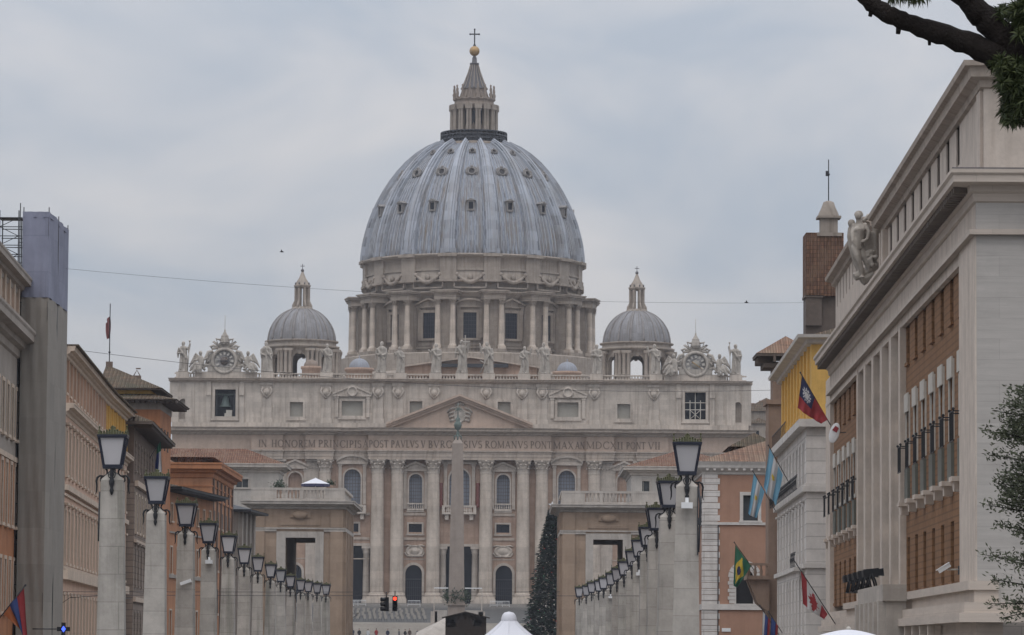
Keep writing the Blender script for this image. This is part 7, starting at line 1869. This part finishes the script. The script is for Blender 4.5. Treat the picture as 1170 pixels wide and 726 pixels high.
# ------------------------------------------------------------------ traffic lights on their wire
TY = 237.0
def traffic(px0, px1, py0, py1, lit, rz, label):
    a, b = W(px0,py0,TY), W(px1,py1,TY); w, h = b.x-a.x, a.z-b.z; cx = (a.x+b.x)/2; e = empty('traffic_light', (cx,TY,b.z), rz, label, 'traffic light', 'traffic lights hung over the street'); w = .30
    m = MB(); m.box(-w/2,w/2,-.1,.12,0,h)
    m.build('housing', M['black'], e)
    for i in range(3):
        z = h*(i+.5)/3; m = MB(); m.T = Matrix.Translation((0,-.1,z)) @ Matrix.Rotation(PI/2,4,'X'); m.lathe([(.125,0),(.13,.24),(.118,.24),(.112,0)],16,a0=PI*.0,a1=2*PI); m.build('visor', M['black'], e)
        m = MB(); m.T = Matrix.Translation((0,-.105,z)) @ Matrix.Rotation(PI/2,4,'X'); m.lathe([(.01,.05),(.08,.035),(.112,.0)],16)
        m.build('lens', emis('red_signal',(1,.06,.03),2.6) if (lit and i == 2) else M['glass'], e)
    m = MB(); m.tube([(0,0,h),(0,0,h+.32)],.03,5); m.build('hanger', M['iron'], e); return e
traffic(438,444.5,682.6,698.6,False,R(-70),'black traffic light seen from the side, left of the red one')
traffic(448.5,454,681.4,698.6,True,0,'black traffic light showing red, hung over the street')
def wire(name, pts, r, label, cat='cable', n=28, sag=0.0):
    m = MB(); a, b = Vector(pts[0]), Vector(pts[1]); P = [a.lerp(b,i/n)-Vector((0,0,sag*4*(i/n)*(1-i/n))) for i in range(n+1)]; m.tube(P, r, 4); o = m.build(name, M['iron'], None); tag(o, label, cat); return o
wire('cable', (W(-40,676,TY), W(640,676.5,TY)), .014, 'thin dark span wire carrying the traffic lights across the street', sag=.02)
wire('cable', (W(-40,679.5,TY+3), W(760,681,TY+3)), .014, 'second thin span wire just below the traffic light wire', sag=.03)
wire('cable', (W(74,307,222), W(920,346,262)), .008, 'long thin cable across the sky from blue netting to right turret', sag=.62)
wire('cable', (W(80,399,262), W(880,446,300)), .014, 'lower dark cable running from pink block roof across the church front', sag=1.0)
m = MB(); m.tube([W(70,690,246),W(80,683,244),W(112,681,243),W(150,684,250)],.02,4); m.tube([W(70.5,690,246),W(70.5,695,246)],.05,5); o = m.build('cable', M['iron'], None); tag(o, 'short sagging wire with a small box by the pink block', 'cable')

# ------------------------------------------------------------------ flags
flagm = {}
def fm(c):
    if c not in flagm: flagm[c] = plain('flag_cloth_%d' % len(flagm), c, rough=.85, var=.05, scale=2)
    return flagm[c]
RED, BLU, ORA, WHI, SKY, GRN, YEL, NAV = (.27,.03,.035), (.035,.06,.19), (.40,.13,.05), (.47,.46,.46), (.15,.32,.44), (.022,.115,.065), (.50,.36,.04), (.025,.028,.075)
def flag(label, Y, staff, h0, h1, f0, f1, fn, waves=2.0, amp=.09, nu=36, nv=36, dY=0.0):
    """staff from base to tip, cloth hung between the four corners (photo pixels), all at its true distance"""
    cols = []
    b = W(*staff[0], Y+dY); e = empty('flag', (b.x,b.y,b.z), 0, label, 'flag'); L = Vector((b.x,b.y,b.z))
    m = MB(); t = W(*staff[1], Y); m.tube([Vector(b)-L, Vector(t)-L], .03, 6); m.ball(Vector(t)-L,.06,6,5); m.build('staff', M['iron'], e)
    A, B, C, D_ = [Vector(W(*p, Y))-L for p in (h0,h1,f0,f1)]
    m = MB(); vs = []
    for j in range(nv+1):
        v = j/nv
        for i in range(nu+1):
            u = i/nu; p = (A*(1-u)+B*u)*(1-v)+(C*(1-u)+D_*u)*v
            w = (math.sin(2*PI*waves*u+1.3*v+.4)+.5*math.sin(2*PI*waves*2.3*u-2.1*v+1.0)+.25*math.sin(9*v+5*u))*amp*(.25+.75*v); p = p+Vector((w*.35, w-(dY*0), -.05*v*math.sin(PI*u))); vs.append(p)
    for j in range(nv):
        for i in range(nu):
            c = fn((i+.5)/nu, (j+.5)/nv)
            if c not in cols: cols.append(c)
            m.m = cols.index(c); b0 = j*(nu+1)+i
            m.add([vs[b0],vs[b0+1],vs[b0+nu+2],vs[b0+nu+1]],[(0,1,2,3)],True)
    m.build('cloth', [fm(c) for c in cols], e); return e
flag('red, blue and orange striped flag at the bottom left corner', 188, ((-8,716),(29,669)), (27,672), (3,702), (31,738), (25,720), lambda u,v: RED if u < .34 else BLU if u < .67 else ORA, 1.3, .12)
def sunflag(u, v):
    if u < .5 and v < .62:
        du, dv = (u-.26)*1.0, (v-.33)*.75; r = math.hypot(du,dv); a = math.atan2(dv,du)
        return WHI if r < .085 or (r < .17 and (a*6/PI) % 1 < .5+.2*(.17-r)/.09 and r > .1) else NAV
    return RED
flag('red flag with dark blue canton and white sun on the palace', 230, ((949,486),(914.5,426)), (916,430), (946,480), (911,466), (938.5,484.5), sunflag, 1.6, .10, dY=3)
def triband(u, v):
    if abs(u-.5) < .167: return YEL if math.hypot((u-.5)*1.0,(v-.45)*1.5) < .10 else WHI
    return SKY
flag('pale blue and white triband flag with sun, larger and higher of two', 268, ((906,560),(878,509)), (879,512), (894.5,543), (872,557), (887,578), triband, 1.4, .14, dY=4)
flag('pale blue and white triband flag, smaller and lower of two', 276, ((886,584),(860,538)), (861,541), (873.5,562), (854.5,587), (865,592), triband, 1.4, .12, dY=4)
def rhomb(u, v):
    d = abs(u-.5)/.40+abs(v-.5)/.42
    return NAV if math.hypot(u-.5,(v-.5)*1.3) < .17 else YEL if d < 1 else GRN
flag('green flag with yellow lozenge and blue disc before the pink palace', 298, ((864,655),(839,620)), (840,623), (858,647), (837.5,667), (842,672), rhomb, 1.2, .12, dY=3)
LEAF = [(0,.46),(.08,.28),(.2,.34),(.16,.1),(.28,.2),(.31,.12),(.45,.14),(.40,.02),(.46,-.04),(.22,-.22),(.25,-.32),(.03,-.27),(.03,-.46)]
LEAFP = LEAF+[(-x,y) for x,y in reversed(LEAF)]
def inpoly(x, y, P):
    c = False; j = len(P)-1
    for i in range(len(P)):
        if (P[i][1] > y) != (P[j][1] > y) and x < (P[j][0]-P[i][0])*(y-P[i][1])/(P[j][1]-P[i][1])+P[i][0]: c = not c
        j = i
    return c
def maple(u, v):
    if u < .22 or u > .78: return RED
    return RED if inpoly((v-.5)*1.0,(.5-u)*2.0*1.0,LEAFP) else WHI
flag('red and white flag with red maple leaf on the palace base', 229, ((955,714),(907,640)), (915,653), (945.5,702), (917,690), (941.5,708), maple, 1.2, .10, dY=3)
flag('white, blue and red flag hanging at the bottom edge, left of its pair', 285, ((893,730),(868,692)), (871.5,699), (880,709), (870,742), (877,745), lambda u,v: (WHI if u < .3 else BLU if u < .72 else RED) if v > .0 else WHI, 1.2, .10, dY=3)
flag('dark blue and red flag hanging at the bottom edge, right of its pair', 286, ((902,736),(878,699)), (881,705), (889,715), (879,745), (887,748), lambda u,v: BLU if u < .7 else RED, 1.2, .10, dY=3)
flag('green, blue and white flag hanging under the tower house eave', 340, ((171,524),(184,502)), (183.5,504), (179,511.5), (184.5,540), (177,538), lambda u,v: GRN if v < .3 else BLU if u > .4 else WHI, 1.2, .12)
fp = FC.s(114.5); pb = FC.P+FC.U*fp+FC.N*6.0; FLG = empty('flagpole', (pb.x,pb.y,cz(409)), 0, 'thin rooftop flagpole with drooping faded red flag on tower house', 'flagpole')
ph = W(114.5,347,pb.y).z-cz(409); k_ = pb.y/FPX
m = MB(); m.tube([(0,0,0),(0,0,ph)],.05,6); m.ball((0,0,ph*.17),.12,6,5); m.build('pole', M['iron'], FLG)
m = MB(); vs = []
for j in range(13):
    for i in range(9): u, v = i/8, j/12; w = .42*(1-.5*v)*u; vs.append((-w+.08*math.sin(9*u+3*v),.14*math.sin(11*u+2*v),ph*.82-2.1*v-.9*u*(1-v*.6)))
m.add(vs,[(j*9+i,j*9+i+1,(j+1)*9+i+1,(j+1)*9+i) for j in range(12) for i in range(8)],True); m.build('cloth', fm((.22,.09,.09)), FLG)
# oval sign on the palace
g_ = W(953.5,495,226); e = empty('sign', (g_.x,226,g_.z), R(-12), 'white oval sign with red emblem on the palace wall', 'sign'); m = MB(); m.T = Matrix.Rotation(R(-18),4,'Y')
m.T = Matrix.Rotation(R(16),4,'Y') @ Matrix.Rotation(PI/2,4,'X') @ Matrix.Diagonal((.29,.60,1,1)); m.lathe([(1,-.03),(1,.03),(.9,.05),(.01,.05)],24); m.build('board', M['white'], e)
m = MB(); m.T = Matrix.Rotation(R(16),4,'Y'); m.prism([(-.17,.12),(-.05,.42),(.17,.34),(.12,.05)],-.09,-.052); m.build('emblem', fm(RED), e)
m = MB(); m.tube([(0,.03,0),(.5,1.2,.1)],.03,5); m.build('bracket', M['iron'], e)
# green-cross pharmacy sign
g_ = W(72.5,719,205); e = empty('pharmacy_sign', (g_.x,205,g_.z), R(8), 'small black cross shaped pharmacy sign with blue light at the bottom left', 'sign'); m = MB(); t = .11
m.box(-t,t,-.08,.08,-.34,.34); m.box(-.34,-t,-.08,.08,-t,t); m.box(t,.34,-.08,.08,-t,t); m.build('casing', M['black'], e)
m = MB(); m.prism([(-.11,0),(0,.17),(.11,0),(0,-.17)],-.11,-.081); m.build('light', emis('blue_led',(.06,.12,1.0),2.2), e)
m = MB(); m.tube([(-.3,.02,0),(-1.6,.05,.0)],.03,5); m.build('bracket', M['iron'], e)

# ------------------------------------------------------------------ palace sculpture, floodlights, security camera
SY = 205.0; sp = W(986,318,SY); kk = FPX/SY
P2 = lambda x, y, d=0.0: Vector(((x-986)/kk, d, (318-y)/kk))
m = MB()
q = random.Random(12)
def fold(pts, r, n=7): m.tube([P2(*p) for p in pts], r, n)
# front figure: chest, waist, hips, weight on one leg, arm across
fold([(979,284,-.15),(980,277,-.2),(981,270,-.2),(982,263,-.2),(982,258,-.15)],[.34,.27,.29,.37,.24],12)
m.ball(P2(978.5,263,-.38),.17,8,6); m.ball(P2(985,263,-.40),.17,8,6); m.ball(P2(976,258.5,-.1),.17,8,6); m.ball(P2(988,258,-.1),.18,8,6)
fold([(982,259,-.12),(981,250,-.18)],[.22,.15],8); m.ball(P2(980.3,247,-.22),.20,12,10,.92,1.05,1.15); m.ball(P2(977.6,246,-.3),.05,6,5)
for i in range(12): a = PI*i/11; m.ball(P2(981+3.9*math.cos(a),245.5-3.6*math.sin(a),-.15+q.uniform(-.1,.1)),.075,6,5)
fold([(977,284,-.2),(979,293,-.36),(981,300,-.38),(983.5,309,-.28),(985,316,-.22)],[.25,.20,.145,.16,.09],10); m.ball(P2(984,317.5,-.35),.12,7,5,1.5,1.2,.6)
fold([(983,284,-.1),(987,294,-.22),(990,301,-.2),(993,310,-.05)],[.25,.19,.14,.13],10)
fold([(988,258,-.1),(992,266,-.28),(990,274,-.42),(984,278,-.48)],[.15,.125,.10,.07],8); fold([(976,259,-.1),(973.5,267,-.28),(974,276,-.4),(977,282,-.42)],[.15,.12,.10,.07],8)
# companion leaning in from behind
m.ball(P2(973,255,.25),.18,11,9,.95,1,1.15); fold([(973,259,.3),(973.5,268,.32),(975,281,.3),(979,299,.3),(984,314,.25)],[.17,.25,.24,.19,.14],10)
for i in range(8): a = PI*i/7; m.ball(P2(973.3+3.3*math.cos(a),254-3.2*math.sin(a),.22),.065,6,5)
# cloak sweeping up over the shoulder and down the back, cut into folds
for i in range(7):
    t = i/6; fold([(987+2*t,252-2*t,.1+.3*t),(992+3*t,246-1.5*t,.1+.35*t),(998+4*t,249-3*t,.1+.4*t),(1000+5.5*t,262,.1+.4*t),(1000+5*t,282-4*t,.1+.4*t),(998+6*t,300-8*t,.1+.3*t)],[.08,.13,.15,.15,.14,.09],7)
for i in range(9): t = i/8; fold([(988+12*t,262+4*t,.0),(989+11*t+q.uniform(-1,1),280+q.uniform(-3,3),-.06+.2*t),(988+13*t,303-4*t,.05)],[.07,.15,.06],6)
for i in range(16): m.ball(P2(q.uniform(990,1003),q.uniform(284,304),-.25+q.uniform(-.08,.08)),q.uniform(.08,.14),6,5)
fold([(976,317,0),(990,311,.1),(1004,301,.2)],[.22,.26,.22],8); fold([(984,321,.1),(998,312,.2)],[.3,.3],8)
o = link('sculpture', remeshed(m,.038,'sculpture',M['statue']), None, (sp.x,SY,sp.z)); tag(o, 'pale stone sculpture of two leaning figures with cloak on the palace cornice', 'sculpture')
FLp = None
def floodlight():
    r = empty('floodlight', (0,0,0)); a = MB(); a.T = Matrix.Translation((0,0,.78)) @ Matrix.Rotation(R(-6),4,'Y'); a.box(-.46,.46,-.3,.3,-.17,.17); a.box(-.40,.34,-.22,.22,.171,.22); a.prism([(.461,-.15),(.461,.15),(.56,.2),(.56,-.2)],-.28,.28); a.build('housing', M['black'], r)
    a = MB()
    for s in (-1,1): a.tube([(-.05,s*.33,.75),(.12,s*.33,.42),(.22,s*.3,.02)],.05,5); a.tube([(-.1,s*.33,.72),(-.25,s*.3,.02)],.05,5)
    a.build('yoke', M['black'], r); a = MB(); a.box(-.3,.3,-.35,.35,0,.04); a.build('foot', M['black'], r); return r
bpy.context.view_layer.update()
for i, px in enumerate((1001,992,985,978.5,973)):
    o = floodlight() if FLp is None else dup(FLp); FLp = FLp or o
    sy_ = FLx-3.9*i; p = FR.P+FR.U*sy_+FR.N*(-1.0); o.location = (p.x,p.y,FLz+.003); o.rotation_euler.z = R(4); tag(o, 'black floodlight on the palace ledge, ' + ('nearest of the row' if i == 0 else 'second of the row from the viewer' if i == 1 else 'middle one of the row' if i == 2 else 'second of the row from the far end' if i == 3 else 'farthest of the row'), 'floodlight', 'black floodlights on the palace ledge')
h = FR.hit(1092,651); p = FR.P+FR.U*h[0]; e = empty('security_camera', (p.x,p.y,h[1]), 0, 'white security camera on an arm on the palace brick wall', 'camera')
m = MB(); m.tube([(.2,0,0),(-.35,.05,.0)],.035,5); m.build('arm', M['white_frame'], e); m = MB(); m.T = Matrix.Translation((-.42,0,.08)) @ Matrix.Rotation(R(-32),4,'Y'); m.box(-.32,.22,-.1,.1,-.08,.08); m.box(-.38,.24,-.13,.13,.082,.11); m.build('housing', M['white'], e)
m = MB(); m.box(.1,.25,-.12,.12,-.2,.15); m.build('mount', M['iron'], e)

# ------------------------------------------------------------------ trees
M['bark'] = stone('pine_bark', (0.022,0.017,0.015), streak=0, scale=6, var=.35, bump=.6)
M['needle'] = leafmat('pine_needles', (0.028,0.042,0.016), (0.075,0.09,0.032), .6)
PYt = 24.0; kp = FPX/PYt; pt0 = W(1300,640,PYt); PT = empty('pine_tree', (pt0.x,PYt,0), 0, 'dark pine tree reaching bare limbs and needles into the top right corner', 'tree')
Lp = lambda x, y, d=0.0: Vector(W(x,y,PYt+d))-Vector((pt0.x,PYt,0))
m = MB(); m.tube([(0,0,-.1),(.02,.05,1.5),(-.05,0,3.2),Lp(1262,190),Lp(1222,120)],[.26,.22,.19,.17,.15],10); m.build('trunk', M['bark'], PT)
q = random.Random(9)
def limb(pts, wid, name='limb', extra=()):
    m = MB(); P = [Lp(*p) for p in pts]; r = [w/kp/2 for w in wid]
    PP, RR = [], []
    for i in range(len(P)-1):
        for k in range(5):
            t = k/5; PP.append(P[i].lerp(P[i+1],t)+Vector((q.uniform(-1,1),q.uniform(-1,1),q.uniform(-1,1)))*.008); RR.append((r[i]*(1-t)+r[i+1]*t)*q.uniform(.93,1.08))
    PP.append(P[-1]); RR.append(r[-1]); m.tube(PP,RR,9)
    for (x0,y0,x1,y1,w0) in extra: m.tube([Lp(x0,y0),Lp(x1,y1)],[w0/kp/2,w0/kp/3.2],6)
    m.build(name, M['bark'], PT)
limb([(965,-26),(985,-6),(1003,10),(1030,24),(1065,36),(1105,49),(1145,68),(1185,92),(1225,122)],[14,17,20,21,24,27,34,40,46],extra=((997,8,994,19,8),(1028,24,1026,39,9),(1062,40,1062,52,6),(1073,36,1073,28,3),(1099,40,1100,36,3)))
limb([(1072,-34),(1092,-14),(1112,6),(1135,30),(1160,58),(1190,88),(1225,122)],[22,25,28,31,36,42,46])
limb([(1185,92),(1165,86),(1150,100),(1148,118)],[14,9,6,4]); limb([(1200,80),(1190,40),(1172,16),(1158,8)],[14,10,7,4]); limb([(1080,-26),(1060,-18),(1040,-10)],[10,6,3])
m = MB()
def tuft(c, n, ln):
    for i in range(n):
        u = Vector((q.gauss(0,1),q.gauss(0,1),q.gauss(0.25,1))).normalized(); v = u.cross(Vector((q.gauss(0,1),q.gauss(0,1),q.gauss(0,1)))).normalized()*.0042; l = ln*q.uniform(.6,1.1); dr_ = Vector((0,0,-.012))
        m.add([c-v,c+u*l*.6-v,c+u*l+dr_,c+u*l*.6+v,c+v],[(0,1,2,3,4)])
def cloud(cx, cy, rx, ry, n, k, ln=.14, bias=0):
    for i in range(n):
        a = q.uniform(0,2*PI); r = math.sqrt(q.random()); tuft(Lp(cx+rx*r*math.cos(a),cy+ry*r*math.sin(a),q.uniform(-.4,.4)), k, ln)
cloud(1162,90,19,20,120,40,.085); cloud(1174,112,24,15,110,40,.085); cloud(1144,73,10,6,24,30,.075); cloud(1149,124,5,11,14,30,.07); cloud(1158,137,8,6,12,30,.07); cloud(1177,22,20,24,120,40,.085); cloud(1147,17,6,6,10,30,.07); cloud(1036,-6,24,5,40,26,.075); cloud(1215,60,30,70,110,30); cloud(1100,-60,70,24,70,28); cloud(1240,120,40,40,50,28)
m.build('needles', M['needle'], PT)

M['oakleaf'] = leafmat('dusty_evergreen_leaves', (0.045,0.056,0.030), (0.11,0.12,0.075), .55)
RY = 70.0; r0 = W(1222,640,RY); RT = empty('evergreen_tree', (r0.x,RY,0), 0, 'feathery grey green evergreen tree at the right edge in front of the palace', 'tree')
Lr = lambda x, y, d=0.0: Vector(W(x,y,RY+d))-Vector((r0.x,RY,0))
m = MB(); m.tube([(0,0,-.1),(.03,0,1.5),Lr(1220,560),Lr(1214,470),Lr(1208,410)],[.16,.13,.10,.06,.02],8); m.build('trunk', M['bark'], RT)
mb = MB(); ml = MB(); q = random.Random(31)
tips = [(1166,446,0),(1140,470,.1),(1124,492,0),(1133,520,.3),(1142,545,-.2),(1127,577,0),(1140,600,.2),(1124,634,0),(1134,662,.2),(1132,690,-.1),(1146,706,.2),(1152,480,-.3),(1150,640,-.4),(1158,572,.5),(1160,690,.5)]
for i in range(110): a = q.uniform(-2.9,2.9); t = q.random(); tips.append((1222+math.sin(a)*(30+62*math.sin(PI*min(1,t+.22))*q.uniform(.6,1)),435+285*t,math.cos(a)*1.1))
for (x, y, d) in tips:
    st = Lr(1220-(720-y)*.03, min(y+30,705)); en = Lr(x,y,d); mid = st.lerp(en,.5)+Vector((0,0,.12))
    mb.tube([st,mid,en],[.03,.016,.005],5)
    for k in range(30):
        t = .18+.82*k/29; b = (st.lerp(mid,t*2) if t < .5 else mid.lerp(en,t*2-1)); dv = (en-st).normalized()
        for j in range(7):
            u = (dv*q.uniform(.2,1.1)+Vector((q.gauss(0,.6),q.gauss(0,.6),q.gauss(.1,.6)))).normalized(); c = b+Vector((q.gauss(0,.085),q.gauss(0,.09),q.gauss(0,.085)))*(1.4-t*.8); v = u.cross(Vector((q.gauss(0,1),q.gauss(0,1),q.gauss(0,1)))).normalized()*.016; l = q.uniform(.06,.11)
            ml.add([c,c+u*l*.5-v,c+u*l,c+u*l*.5+v],[(0,1,2,3)])
for i in range(9000):
    t = q.random(); hh = 440+275*t; half = 26+50*math.sin(PI*min(1,t+.22)); a = q.uniform(0,2*PI); r = math.sqrt(q.random())*half*(1+.25*math.sin(hh*.11+2*a))
    if math.sin(hh*.21+a*3)+math.sin(hh*.09-a*2) < -.9: continue
    c = Lr(1222+r*math.sin(a), hh, r*math.cos(a)/64+q.gauss(0,.05)); u = Vector((math.sin(a)+q.gauss(0,.6),math.cos(a)+q.gauss(0,.6),q.gauss(.15,.6))).normalized(); v = u.cross(Vector((q.gauss(0,1),q.gauss(0,1),q.gauss(0,1)))).normalized()*.018; l = q.uniform(.07,.12)
    ml.add([c,c+u*l*.5-v,c+u*l,c+u*l*.5+v],[(0,1,2,3)])
mb.build('branches', M['bark'], RT); ml.build('foliage', M['oakleaf'], RT)
# two birds far up in the sky
for (px, py, lab) in ((853,346,'tiny dark bird in the sky above right tiled eave'),(322,288,'tiny dark bird in the sky above left small dome')):
    p = W(px,py,300); m = MB(); m.tube([(-.16,0,0),(0,0,.02),(.14,0,-.01)],[.02,.065,.03],6)
    for s in (-1,1): m.add([(-.04,0,.02),(.06,0,.02),(.0,s*.34,.14),(-.06,s*.3,.13)],[(0,1,2,3)])
    o = m.build('bird', M['black'], None, p); tag(o, lab, 'bird')
# ------------------------------------------------------------------ damp winter air
mb = MB(); mb.box(-420, 420, -60, 1150, -1.2, 175)
hm_ = bpy.data.materials.new('winter_haze'); hm_.use_nodes = True; ht = hm_.node_tree; ht.nodes.clear()
ho = ht.nodes.new('ShaderNodeOutputMaterial'); hv = ht.nodes.new('ShaderNodeVolumePrincipled')
hv.inputs['Color'].default_value = (0.86, 0.90, 1.0, 1); hv.inputs['Density'].default_value = 0.00009
ht.links.new(hv.outputs[0], ho.inputs['Volume'])
struct(mb.build('haze', hm_), 'stuff')
